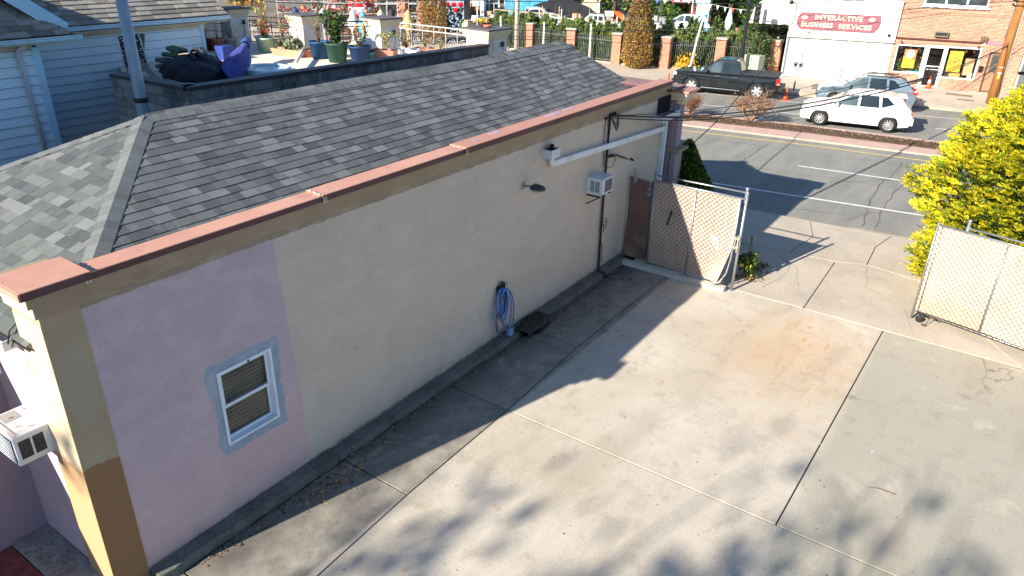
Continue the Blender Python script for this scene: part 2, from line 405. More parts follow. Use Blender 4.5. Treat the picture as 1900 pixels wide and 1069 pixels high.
# painted lines
MAT_WHITE_LINE = M('road_paint_white', lin(226,224,218), .7, .08, 4, 30, .25, 0, coord='pos', dirt=lin(176,172,166))
MAT_YELLOW_LINE = M('road_paint_yellow', lin(214,186,120), .7, .1, 4, 30, .25, 0, coord='pos', dirt=lin(186,164,120))
def line(pts, wd, mat, z=-.09):
    return strip('lane_line', [(x-wd/2,y) for x,y in pts], [(x+wd/2,y) for x,y in pts], z, mat)
line([(22.1,20.5),(23.94,8.22),(24.88,1.9),(25.9,-5)], .13, MAT_WHITE_LINE)
line([(28.12,6.25),(28.59,2.8)], .12, MAT_WHITE_LINE); line([(25.7,20),(26.4,15.6)], .12, MAT_WHITE_LINE); line([(29.9,-5),(30.4,-9)], .12, MAT_WHITE_LINE)
line([(27.9,26),(30.52,12.15),(31.57,6.75),(32.17,2.02),(33.2,-5)], .14, MAT_YELLOW_LINE); 
line([(38.2,19.),(39.35,14.9),(40.5,9.5),(41.3,4.1),(41.8,1.8),(43,-5)], .10, MAT_WHITE_LINE)
for a in ((36.5,13.5),(38.7,2.9)):
    line([a,(a[0]+.5,a[1]-3)], .11, MAT_WHITE_LINE)
line([(37.2,10.4),(37.6,8.6)], .11, MAT_WHITE_LINE)
# median
MAT_MED = M('median_paving', lin(192,160,146), .9, .1, 2, 30, .2, .2, coord='pos', dirt=lin(176,158,142))
MN = [(29.,26.),(31.4,12.53),(32.33,6.95),(33.14,2.04),(34.3,-5)]
ME = [(30.0,26.),(32.45,12.97),(33.65,7.31),(34.3,2.),(35.4,-5)]
MF = [(30.9,26.),(33.25,13.25),(34.55,7.6),(35.15,2.),(36.2,-5)]
MR = [(31.6,26.),(34.0,13.7),(35.1,7.77),(35.85,2.1),(36.9,-5)]
strip('median', MN, MR, -.03, MAT_MED, thick=.09)
MAT_MULCH = M('mulch', lin(86,70,54), .95, .35, 5, 34, .4, .9, coord='pos', dirt=lin(118,104,80))
strip('median_bed', ME, MF, .03, MAT_MULCH, thick=.07)
strip('median_kerb', [(x-.14,y) for x,y in ME], [(x-.01,y) for x,y in ME], .05, M('median_kerb_dirt', lin(74,60,50), .95, .3, 3, 30, .3, .3, coord='pos'), thick=.1)
# mulch chips, uncountable
mb = MB()
for k in range(2600):
    t_ = random.random(); y = 13-15.5*random.random()
    xa = np.interp(-y, [-26,-12.97,-7.31,-2,5], [p[0] for p in ME]); xb = np.interp(-y, [-26,-13.25,-7.6,-2,5], [p[0] for p in MF])
    x = xa+(xb-xa)*t_; a = random.random()*6.3; s_ = random.uniform(.02,.06); h = .035+random.random()*.03
    dx, dy = math.cos(a)*s_, math.sin(a)*s_
    mb.add([(x-dx,y-dy,h),(x+dy*.4,y-dx*.4,h+.02),(x+dx,y+dy,h),(x-dy*.4,y+dx*.4,h+.01)], [(0,1,2,3)], random.choice((0,0,1,2)))
tag(mb.build('mulch_chips', [M('chip_brown', lin(96,76,56), .95, .3), M('chip_pale', lin(150,132,104), .95, .2), M('chip_leaf', lin(128,82,44), .9, .3)], fix=False), kind='stuff')
# concrete paving beyond the road, joints cut as grooves between slabs near the shops
pav = thing('shop_pavement', None, None); pav['kind'] = 'structure'
k = 0
ys = [17.5,14.6,12.4,10.4,8.4,6.4,4.4,2.4,.4,-1.6]
for ya, yb in zip(ys, ys[1:]):
    xa = np.interp(-ya, [-p[1] for p in FARK], [p[0] for p in FARK])+.2; xb = np.interp(-yb, [-p[1] for p in FARK], [p[0] for p in FARK])+.2
    for i in range(3):
        d = 1.75
        slab([(xa+i*d,ya),(xb+i*d,yb),(xb+(i+1)*d,yb),(xa+(i+1)*d,ya)][::-1], pav, .034, MAT_WALK, .02)
mb = MB(); 
for (x,y,w_,l_) in ((44.4,10.0,.9,1.4),(48.0,3.6,.55,1.3),(46.6,2.9,.35,.8),(43.9,8.6,.7,1.2)): mb.box(x,x+w_,y-l_,y,.036,.045)
tag(mb.build('utility_cover', M('rusty_plate', lin(126,104,84), .7, .2, 4, 40, .2, .2)), 'rusty flat cover plate set in the pavement before the shops', 'cover plate', 'rusty cover plates in the far pavement')
# ================================================================ THE STUCCO BUILDING
YW = 7.42; XA, XB = 2.60, 18.05
def mat_stucco():
    t = NT('stucco_side'); p = t.pos(); x, y, z = t.xyz()
    fine = t.noise(90, 3, .6, p); big = t.noise(.6, 5, .65, p); streak = t.noise(1.0, 5, .7, p, (3.5, 3.5, .5)); mid = t.noise(5, 5, .7, p)
    w1 = t.noise(3.5, 4, .6, p); w2 = t.noise(9, 4, .6, p)
    beige = t.mix(t.ramp(big, .3, .7), lin(192,179,164), lin(200,187,172))
    beige = t.mix(t.ramp(z, .1, 2.6, .4, 0), beige, lin(200,188,170))
    lav = t.mix(t.ramp(t.math('ADD', z, t.math('MULTIPLY', big, 1.2)), 1.0, 3.2), lin(204,174,174), lin(188,168,176))
    edge = t.math('ADD', x, t.math('ADD', t.math('MULTIPLY', w1, .05), t.math('MULTIPLY', z, .055)))
    c = t.mix(t.ramp(edge, 5.66, 5.70), lav, beige)
    # brushed blue-grey primer round the window
    dx = t.math('ABSOLUTE', t.math('SUBTRACT', x, 4.76)); dz = t.math('ABSOLUTE', t.math('SUBTRACT', z, 1.79))
    d = t.math('MAXIMUM', t.math('SUBTRACT', dx, .52), t.math('SUBTRACT', dz, .68))
    d = t.math('ADD', d, t.math('MULTIPLY', t.math('SUBTRACT', t.noise(2.2, 6, .75, p), .5), .34))
    c = t.mix(t.ramp(d, .03, .01), c, t.mix(t.ramp(mid, .3, .7), lin(140,156,172), lin(154,168,184)))
    # grey band of overspray under the mouldings, hand-painted edge
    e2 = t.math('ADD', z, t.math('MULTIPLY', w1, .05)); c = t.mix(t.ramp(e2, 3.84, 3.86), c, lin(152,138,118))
    # runs, splash-back, scuffs
    c = t.mix(t.math('MULTIPLY', t.ramp(streak, .52, .75), .10), c, lin(134,118,104))
    sp = t.math('ADD', z, t.math('MULTIPLY', mid, .5)); c = t.mix(t.ramp(sp, .75, .3, 0, .5), c, lin(148,138,126))
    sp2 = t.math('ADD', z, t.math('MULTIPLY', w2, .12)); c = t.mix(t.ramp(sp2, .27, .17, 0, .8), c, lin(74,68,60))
    sm = t.noise(1.1, 6, .7, p); c = t.mix(t.ramp(sm, .56, .74, 0, .28), c, lin(150,138,126))
    tr = t.noise(1.6, 6, .75, p, (1,1,1.6), .6); c = t.mix(t.ramp(tr, .46, .60, 0, .16), c, lin(228,216,202)); sc = t.noise(7, 5, .8, p, (1,1,.4)); c = t.mix(t.ramp(sc, .70, .80, 0, .15), c, lin(128,112,98))
    cv = t.n('ShaderNodeTexVoronoi', feature='DISTANCE_TO_EDGE'); cv.inputs['Scale'].default_value = .35; ca = t.n('ShaderNodeVectorMath', operation='ADD'); cn = t.n('ShaderNodeTexNoise'); cn.inputs['Scale'].default_value = 1.4; cn.inputs['Detail'].default_value = 7; t.l(p, cn.inputs['Vector']); t.l(p, ca.inputs[0]); t.l(cn.outputs['Color'], ca.inputs[1]); t.l(ca.outputs[0], cv.inputs['Vector'])
    c = t.mix(t.math('MULTIPLY', t.ramp(cv.outputs['Distance'], .0016, .0006, 0, .12), t.ramp(sm, .5, .56)), c, lin(110,98,88))
    c = t.mix(.10, c, t.mix(t.ramp(fine, .3, .7), (0,0,0), (1,1,1)), 'OVERLAY')
    t.bump(t.math('ADD', fine, t.math('MULTIPLY', mid, .4)), .28, .006)
    return t.done(c, .92, 0, .2)
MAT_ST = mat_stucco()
def mat_trim(name, a, b, patch=False):
    t = NT(name); p = t.pos(); x, y, z = t.xyz(); fine = t.noise(80, 3, .6, p); n = t.noise(1.6, 5, .65, p)
    c = t.mix(t.ramp(n, .3, .7), a, b)
    if patch:
        lo = lin(150,114,80) if patch is True and a[0] < .5 else lin(186,152,114)
        e = t.math('ADD', z, t.math('MULTIPLY', t.noise(1.5, 4, .6, p), .35)); c = t.mix(t.ramp(e, 2.14, 2.17), lo, c)
        dx = t.math('DIVIDE', t.math('SUBTRACT', x, 2.80), .17); dz = t.math('DIVIDE', t.math('SUBTRACT', z, 2.95), .52)
        r = t.math('ADD', t.math('SQRT', t.math('ADD', t.math('MULTIPLY', dx, dx), t.math('MULTIPLY', dz, dz))), t.math('MULTIPLY', t.math('SUBTRACT', t.noise(3, 6, .7, p), .5), .9))
        c = t.mix(t.ramp(r, 1.0, .94), c, lin(168,154,134))
    c = t.mix(t.ramp(t.noise(1.2, 6, .7, p, (2,2,.6)), .58, .74, 0, .3), c, lin(116,100,82))
    c = t.mix(.08, c, t.mix(t.ramp(fine, .3, .7), (0,0,0), (1,1,1)), 'OVERLAY')
    t.bump(fine, .2, .005); return t.done(c, .9, 0, .2)
MAT_TRIM = mat_trim('trim_taupe', lin(156,138,114), lin(166,148,124))
MAT_PIL = mat_trim('pilaster_tan', lin(166,148,120), lin(174,156,128), True)
MAT_CREAM = mat_trim('cream_stucco', lin(226,206,170), lin(234,216,184)); MAT_FACE = mat_trim('pilaster_front', lin(206,186,152), lin(214,196,164), True)
MAT_PINK = mat_trim('pink_stucco', lin(190,165,170), lin(204,178,180))
MAT_LAV = mat_trim('lavender_stucco', lin(156,138,146), lin(166,148,154))
def mat_copper():
    t = NT('coping_metal'); p = t.pos(); n = t.noise(1.1, 5, .7, p); f = t.noise(40, 3, .6, p)
    c = t.mix(t.ramp(n, .3, .7), lin(194,142,120), lin(204,154,132))
    c = t.mix(t.ramp(t.xyz()[0], 9.2, 9.3, 0, .65), c, lin(182,124,106))
    c = t.mix(t.ramp(t.noise(2.5, 6, .7, p), .52, .7, 0, .5), c, lin(164,114,100))
    c = t.mix(t.ramp(t.noise(14, 3, .7, p), .66, .74, 0, .5), c, lin(216,190,176))
    t.bump(t.noise(3, 3, .6, p), .12, .02); return t.done(c, .5, .0, .4)
MAT_COP = mat_copper(); MAT_COPF = M('coping_face_shaded', lin(88,56,60), .55, .15, 2, 40, .1, .05)  # dark face colour puts the shade on the coping's front side
b = thing('stucco_building', 'long low beige and lavender stucco building with grey shingled hip roof and copper coping', 'building')
# long wall with a real window opening
WX0, WX1, WZ0, WZ1 = 4.36, 5.17, 1.24, 2.34
mb = MB(); T = YW+.28
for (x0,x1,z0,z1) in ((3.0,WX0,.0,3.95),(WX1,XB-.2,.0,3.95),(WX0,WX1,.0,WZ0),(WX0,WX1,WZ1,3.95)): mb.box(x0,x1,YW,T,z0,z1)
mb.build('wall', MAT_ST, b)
mb = MB(); mb.box(XA,3.002,YW-.012,8.0,-.1,3.90); mb.build('pilaster', MAT_PIL, b)
mb = MB(); mb.box(XA-.004,XA+.05,YW-.009,7.998,-.09,3.80); mb.build('pilaster_face', MAT_FACE, b)
# mouldings under the coping: two stepped bands, returning round the near end
mb = MB(); mb.box(3.003,XB-.3,YW-.05,YW+.2,3.93,4.06); mb.box(3.003,XB-.3,YW-.11,YW+.2,4.06,4.165); soft(mb.build('moulding', MAT_TRIM, b), .008)
mb = MB(); mb.box(XA-.05,3.06,YW-.07,8.02,3.90,4.05); mb.box(XA-.11,3.06,YW-.13,8.04,4.05,4.22); soft(mb.build('moulding', MAT_TRIM, b), .008)
mb = MB(); mb.box(XA-.053,XA+.02,YW-.066,8.016,3.902,4.048); mb.box(XA-.113,XA-.06,YW-.126,8.036,4.052,4.218); soft(mb.build('moulding', MAT_CREAM, b), .006)
# copper coping in lapped lengths
def coping(x0, x1, y0, y1, z0, z1, nm='coping'):
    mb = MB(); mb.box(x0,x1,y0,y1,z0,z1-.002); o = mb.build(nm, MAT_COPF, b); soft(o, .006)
    mb = MB(); mb.box(x0-.004,x1+.004,y0-.004,y1+.004,z1-.004,z1+.008); c = mb.build('coping_top', MAT_COP, o); soft(c, .004)
    return o
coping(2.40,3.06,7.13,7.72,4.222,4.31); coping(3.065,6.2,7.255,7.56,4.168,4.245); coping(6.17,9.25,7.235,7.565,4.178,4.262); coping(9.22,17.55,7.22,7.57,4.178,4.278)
mb = MB(); mb.box(2.39,2.398,7.14,7.72,4.225,4.30); mb.build('coping_end', MAT_COP, b)
mb = MB()
for x in (6.185,9.235,3.06):
    for d in (-.018,.02): mb.add([(x+d-.012,7.214,4.16),(x+d+.012,7.214,4.16),(x+d+.008,7.212,4.25),(x+d-.008,7.212,4.25)], [(0,1,2,3)])
    for k in range(9):
        a, c_ = x-.03+random.random()*.06, 7.24+random.random()*.3
        mb.ball((a,c_,4.268 if x > 5 else 4.30), .018*random.uniform(.6,1.5), 6, 0, (1.6,1.2,.4))
mb.build('sealant', M('old_sealant', lin(198,184,166), .8, .2, 8), b, fix=False)['kind'] = 'stuff'
MAT_PATCH = M('repair_patch', lin(168,146,158), .7, .15, 6)
mb = MB()
for x,y,r,s_ in ((9.75,7.42,.13,1.5),(10.35,7.47,.17,1.7),(12.3,7.48,.20,2.6),(12.95,7.5,.16,2.8)):
    mb.lathe([(r*.55,.0),(r*.5,.002)], (0,0,0), 14); n_=28
    for i in range(len(mb.v)-n_, len(mb.v)):
        vx,vy,vz = mb.v[i]; mb.v[i] = (x+vx*s_, y+vy*.75, 4.2862+vz)
mb.build('coping_patch', MAT_PATCH, b, fix=False)
# footing kerb along the wall, cracked lengths
MAT_FOOT = M('footing_concrete', lin(104,102,94), .92, .22, 2.2, 36, .25, .25, coord='pos', dirt=lin(64,60,54))
for x0, x1, w_, h in ((3.02,5.98,.23,.13),(6.0,9.9,.24,.10),(9.91,14.52,.25,.105),(14.7,15.75,.24,.12)):
    mb = MB(); n = 14; 
    for i in range(n):
        a = x0+(x1-x0)*i/n; c_ = x0+(x1-x0)*(i+1)/n; j0 = .012*math.sin(a*7.3)+.01*math.sin(a*17); j1 = .012*math.sin(c_*7.3)+.01*math.sin(c_*17)
        mb.add([(a,YW-w_+j0,-.04),(c_,YW-w_+j1,-.04),(c_,YW+.02,-.04),(a,YW+.02,-.04),(a,YW-w_+.03+j0,h),(c_,YW-w_+.03+j1,h),(c_,YW+.02,h+.03),(a,YW+.02,h+.03)],
               [(4,5,6,7),(0,1,5,4),(3,0,4,7)]+([(1,2,6,5)] if i == n-1 else []))
    soft(mb.build('footing', MAT_FOOT, b), .012)
# pink rear wall, lavender return wall, landing and steps
mb = MB(); mb.box(2.65,2.9,8.002,9.3,-.1,3.35); mb.build('rear_wall', MAT_PINK, b)
mb = MB(); mb.box(-2.5,2.648,9.2,9.45,-.1,2.62); mb.build('annex_wall', MAT_LAV, b)
mb = MB(); mb.box(-2.6,2.64,9.02,9.5,2.62,2.76); mb.build('annex_fascia', M('white_trim', lin(226,228,230), .5, .05), b)
mb = MB(); mb.add([(-2.7,9.0,2.765),(2.63,9.0,2.765),(2.63,12.4,3.3),(-2.7,12.4,3.3),(-2.7,9.0,2.80),(2.63,9.0,2.80),(2.63,12.4,3.36),(-2.7,12.4,3.36)], [(0,3,2,1),(4,5,6,7),(0,1,5,4),(1,2,6,5),(2,3,7,6),(3,0,4,7)])
mb.build('annex_roof', M('roll_roofing', lin(92,94,92), .9, .15, 3, 50, .2, .2), b)
# ---- hip roof
TH = math.atan(.4); CT, ST_ = math.cos(TH), math.sin(TH)
APX = Vector((5.838,10.659,4.823)); RE = Vector((18.0,10.50,4.765)); HK = (APX.x-3.0)/(APX.y-7.65)
def sag(x): return -.055*math.exp(-((x-13.2)/2.6)**2) - .02*math.exp(-((x-8.5)/1.5)**2)
def zmain(y): return 3.62+.4*(y-7.65)
def znear(x): return 3.44+.4*(x-2.55)
mb = MB(); xs = [3.0+(18.0-3.0)*i/40 for i in range(41)]
for a, c_ in zip(xs, xs[1:]):      # the sheathing under the main slope follows the sag
    ya, yb = min(APX.y, 7.65+(a-3.0)/HK), min(APX.y, 7.65+(c_-3.0)/HK)
    mb.quad((a,7.6,3.60+sag(a)-.02),(c_,7.6,3.60+sag(c_)-.02),(c_,yb,zmain(yb)+sag(c_)-.02),(a,ya,zmain(ya)+sag(a)-.02))
mb.add([(2.55,7.74,3.405),(2.55,13.37,3.405),(APX.x,APX.y,APX.z-.035),(3.0,7.66,3.585)], [(0,3,2,1)])
mb.quad((APX.x,APX.y,APX.z-.02),(18.0,10.62,4.78),(18.0,12.85,3.9),(3.2,12.85,3.68)); mb.add([(18.0,7.6,3.6),(18.0,10.62,4.78),(18.0,12.85,3.9)], [(0,1,2)])
roof = mb.build('roof', M('roof_felt', lin(38,38,40), .95, .2), b)
def mat_shingle():
    t = NT('asphalt_shingle'); p = t.pos(); at = t.n('ShaderNodeAttribute', attribute_name='shade'); oi = t.n('ShaderNodeObjectInfo')
    g = t.noise(220, 2, .6, p); n = t.noise(9, 4, .7, p); big = t.noise(.7, 4, .6, p); x, y, z = t.xyz()
    f = at.outputs['Fac']
    c = t.mix(t.ramp(f, 0., 1.), lin(68,71,74), lin(130,133,133))
    c = t.mix(.3, c, t.mix(t.ramp(n, .3, .7), lin(84,88,89), lin(116,119,119)))
    c = t.mix(t.ramp(big, .45, .7, 0, .3), c, lin(102,108,104))
    # moss-green tint in the lowest courses
    c = t.mix(t.math('MULTIPLY', t.ramp(t.math('ADD', z, t.math('MULTIPLY', n, .25)), 4.12, 3.92, 0, .4), 1.), c, lin(96,104,96))
    c = t.mix(.22, c, t.mix(t.ramp(g, .3, .7), (0,0,0), (1,1,1)), 'OVERLAY')
    t.bump(g, .4, .004); return t.done(c, .95, 0, .2)
MAT_SH = mat_shingle()
EXPO = .166
shades = [.04,.18,.3,.36,.42,.5,.58,.66,.8,.97]; wts = [6,12,14,16,14,12,10,7,6,4]
def shingle_geo(w_, ln, th, lift):      # lower-left corner at the origin, u to the right, v up the slope
    return [(0,0,lift),(w_,0,lift),(w_,ln,0),(0,ln,0),(0,0,lift+th),(w_,0,lift+th),(w_,ln,th),(0,ln,th)], [(4,5,6,7),(0,1,5,4),(1,2,6,5),(3,0,4,7)]
def set_shade(me, vals):
    a = me.attributes.new('shade', 'FLOAT', 'FACE'); a.data.foreach_set('value', vals)
SH_MESH = []
for s_ in shades:
    v_, f_ = shingle_geo(1, .2, .014, .012); me = bpy.data.meshes.new('shingle'); me.from_pydata(v_, [], f_); me.materials.append(MAT_SH); set_shade(me, [s_]*len(f_)); SH_MESH.append(me)
cand = []      # (distance, matrix, width, shade index)
def course(ox, oy, oz, U, V, N, u0, u1, v, follow):
    u = u0 - random.random()*.2
    while u < u1:
        w_ = random.choice((.13,.16,.20,.24,.27,.30,.34)); a, c_ = max(u, u0), min(u+w_, u1); u += w_
        if c_-a < .03: continue
        P = Vector((ox,oy,oz)) + U*a + V*v
        if follow: P.z += sag(P.x)
        Mx = Matrix((U, V, N)).transposed().to_4x4(); Mx.translation = P + N*random.uniform(0,.004)
        cand.append(((P-Vector((0,0,7.4))).length, Mx, c_-a-.004, random.choices(range(10), wts)[0]))
U = Vector((1,0,0)); V = Vector((0,CT,ST_)); N = Vector((0,-ST_,CT)); nrow = int(3.0/CT/EXPO)
for r in range(nrow+1):
    v = r*EXPO; y = 7.65+v*CT
    if y > APX.y-.08: break
    course(0,7.65,3.62, U, V, N, 3.0+(y-7.65)*HK+.17, 17.98, v, True)
U2 = Vector((0,-1,0)); TH2 = math.atan((APX.z-3.44)/(APX.x-2.55)); CT2, ST2 = math.cos(TH2), math.sin(TH2); V2 = Vector((CT2,0,ST2)); N2 = Vector((-ST2,0,CT2))
for r in range(int(3.45/CT2/EXPO)+1):
    v = r*EXPO; x = 2.55+v*CT2
    if x > APX.x-.08: break
    yl = max(7.74, 7.65+(x-3.0)/HK)+(.16 if x > 3.0 else 0); yh = APX.y+(APX.x-x)*.79-.12
    course(2.55,0,3.44, U2, V2, N2, -yh, -yl-.02, v, False)
def seen(Mx):                                  # hidden behind the coping: not one of the near visible ones
    p = Mx.translation; return not (p.y < 7.98 and p.x > 3.1)
cand.sort(key=lambda c: c[0] + (0 if seen(c[1]) else 1000))
for d, Mx, w_, k in cand[:300]:
    o = put('shingle', SH_MESH[k], roof); o.matrix_local = Mx @ Matrix.Diagonal((w_,1,1,1))
vs_, fs_, sh_ = [], [], []
for d, Mx, w_, k in cand[300:]:
    v_, f_ = shingle_geo(w_, .2, .014, .012); o_ = len(vs_); vs_ += [tuple(Mx @ Vector(p)) for p in v_]; fs_ += [tuple(i+o_ for i in f) for f in f_]; sh_ += [shades[k]]*len(f_)
me = bpy.data.meshes.new('shingle_field'); me.from_pydata(vs_, [], fs_); me.materials.append(MAT_SH); set_shade(me, sh_); o = put('shingle_field', me, roof); o['kind'] = 'stuff'
# hip and ridge caps: bent shingles lapped up the line
def caps(p0, p1, nL, nR, step, wd, top_first=False):
    d = (p1-p0); L = d.length; d.normalize(); n = int(L/step)
    for i in range(n):
        q = p0 + d*(i*step); e = q + d*(step*1.5); s_ = random.choice((.45,.55,.6,.66,.7)); mb = MB(); up = Vector((0,0,1))
        for nn in (nL, nR):
            pass
        a = [q+up*.036+nL*wd, q+up*.050, q+up*.036+nR*wd, e+up*.030+nL*wd, e+up*.043, e+up*.030+nR*wd]
        for k, c_ in enumerate(a):
            if top_first is not False: a[k] = Vector((c_.x, c_.y, c_.z+sag(c_.x)))
        vs = [tuple(c_) for c_ in a] + [tuple(c_-up*(.007 if k in (1,4) else .034)) for k, c_ in enumerate(a)]
        m1 = lambda p, q_: tuple((x_+y_)/2 for x_, y_ in zip(p, q_))
        mb.add(vs, [(0,1,4,3),(1,2,5,4),(6,7,1,0),(7,8,2,1),(6,0,3,9),(8,11,5,2)], 0, False)
        me = mb.mesh('ridge_cap', MAT_SH); set_shade(me, [s_]*6); put('ridge_cap', me, roof)
hd = (APX-Vector((2.95,7.6,3.60))).normalized()
nr_ = hd.cross(N); nr_ = (nr_ if nr_.x > 0 else -nr_).normalized(); nl_ = hd.cross(N2); nl_ = (nl_ if nl_.y > 0 else -nl_).normalized(); caps(Vector((2.95,7.60,3.60)), APX+hd*.02, nl_, nr_, .15, .15)
caps(APX-Vector((.05,0,0)), RE, Vector((0,-CT,-ST_)), Vector((0,CT,-ST_)), .2, .155, True)
caps(Vector((2.55,13.37,3.44)), APX, Vector((-.75,-.62,-.2)).normalized(), Vector((.6,.78,-.1)).normalized(), .17, .15)
# near eave: gutter, return and wires
mb = MB(); mb.box(2.46,2.60,8.16,13.0,3.30,3.315); mb.box(2.46,2.475,8.16,13.0,3.315,3.42); mb.box(2.46,2.60,8.15,8.162,3.30,3.42)
gut = mb.build('gutter', M('gutter_white', lin(232,232,228), .45, .08, 3, 40, .1, .05, dirt=lin(190,182,168)), b)
mb = MB(); mb.tube([(2.50,8.10,3.40),(2.56,8.14,3.52),(2.62,8.06,3.62),(2.68,8.05,3.7)], .008, 5); mb.tube([(2.52,8.08,3.36),(2.6,8.1,3.5),(2.66,8.03,3.66)], .007, 5); mb.build('roof_wire', M('black_rubber', (.012,.012,.013), .6, .1), b)
# front parapet and far corner pilaster
mb = MB(); mb.box(18.06,18.30,7.28,13.2,-.05,3.86); mb.box(18.055,18.35,7.3,7.72,-.05,3.82); mb.build('front_wall', MAT_LAV, b)
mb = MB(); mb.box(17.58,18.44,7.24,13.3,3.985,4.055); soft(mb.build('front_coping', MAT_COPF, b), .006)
mb = MB(); mb.box(17.575,18.445,7.235,13.3,4.052,4.062); mb.build('coping_top', M('front_coping_mauve', lin(146,112,106), .6, .15, 2, 40, .12, .08), b)  # front coping top in a darker mauve
mb = MB(); mb.box(18.06,18.5,7.12,7.72,-.05,2.35); mb.box(18.1,18.42,7.18,7.70,2.46,3.62); soft(mb.build('corner_pilaster', MAT_LAV, b), .01)
mb = MB(); mb.box(18.03,18.56,7.06,7.75,2.35,2.40); mb.box(18.0,18.6,7.0,7.78,2.40,2.46); soft(mb.build('capital', MAT_TRIM, b), .01)
mb = MB(); mb.box(18.06,18.48,7.12,7.74,3.62,3.72); mb.box(18.0,18.56,7.05,7.78,3.72,3.82); mb.box(17.95,18.62,6.98,7.8,3.82,3.93); soft(mb.build('capital', MAT_CREAM, b), .01)
mb = MB(); mb.box(17.9,18.68,6.92,7.84,3.93,3.985); mb.build('capital_cap', MAT_COP, b)
mb = MB(); mb.box(17.2,17.95,YW-.02,YW-.004,3.45,3.86); mb.build('scupper_opening', M('dark_void', (.008,.008,.009), .9, .1), b)
# ---- window: frame, two sashes, blind slats
MAT_WFR = M('window_white', lin(222,228,234), .4, .05, 5, 40, .05, .03); MAT_SLAT = M('blind_slat', lin(132,130,112), .55, .1, 6)
win = thing('window', 'white double-hung window with beige blinds ringed by blue-grey primer on the lavender wall', None); del win['label']; win.parent = b
def frame(mb, x0, x1, z0, z1, w_, y0, y1):
    mb.box(x0,x1,y0,y1,z1-w_,z1); mb.box(x0,x1,y0,y1,z0,z0+w_); mb.box(x0,x0+w_,y0,y1,z0+w_,z1-w_); mb.box(x1-w_,x1,y0,y1,z0+w_,z1-w_)
mb = MB(); frame(mb, WX0-.012, WX1+.012, WZ0-.012, WZ1+.012, .035, YW-.018, YW+.10); soft(mb.build('frame', MAT_WFR, win), .004)
mb = MB(); frame(mb, WX0+.026, WX1-.026, 1.77, WZ1-.026, .045, YW+.03, YW+.06); soft(mb.build('sash', MAT_WFR, win), .004)
mb = MB(); frame(mb, WX0+.026, WX1-.026, WZ0+.026, 1.815, .05, YW+.062, YW+.09); soft(mb.build('sash', MAT_WFR, win), .004)
def mat_pane():
    t = NT('clear_pane'); g = t.n('ShaderNodeBsdfGlossy'); tr = t.n('ShaderNodeBsdfTransparent'); fr = t.n('ShaderNodeFresnel'); fr.inputs[0].default_value = 1.5
    g.inputs['Roughness'].default_value = .03; mx = t.n('ShaderNodeMixShader'); t.l(fr.outputs[0], mx.inputs[0]); t.l(tr.outputs[0], mx.inputs[1]); t.l(g.outputs[0], mx.inputs[2])
    t.l(mx.outputs[0], t.out.inputs[0]); return t.mat
MAT_PANE = mat_pane()
mb = MB(); mb.quad((WX0+.07,YW+.045,1.81),(WX1-.07,YW+.045,1.81),(WX1-.07,YW+.045,WZ1-.07),(WX0+.07,YW+.045,WZ1-.07)); mb.build('pane', MAT_PANE, win, fix=False)
mb = MB(); mb.quad((WX0+.075,YW+.076,WZ0+.075),(WX1-.075,YW+.076,WZ0+.075),(WX1-.075,YW+.076,1.77),(WX0+.075,YW+.076,1.77)); mb.build('pane', MAT_PANE, win, fix=False)
sm_ = MB(); sm_.add([(-.34,-.010,-.013),(.34,-.010,-.013),(.34,.010,.013),(-.34,.010,.013),(-.34,-.008,-.010),(.34,-.008,-.010),(.34,.012,.016),(-.34,.012,.016)], [(0,1,2,3),(7,6,5,4),(0,4,5,1),(3,2,6,7)])
slat_me = sm_.mesh('blind_slat', MAT_SLAT)
for i in range(18):
    put('blind_slat', slat_me, win, ((WX0+WX1)/2-.01, YW+.108, WZ0+.06+i*.057))
mb = MB(); mb.box(WX0,WX1,YW+.2,YW+.21,WZ0,WZ1); mb.build('room_dark', M('room_dark', (.01,.01,.012), .9, .1), win)
mb = MB(); mb.box(4.80,4.83,YW-.024,YW-.016,2.31,2.335); mb.build('latch', M('black_plastic', (.015,.015,.016), .5, .1), win)
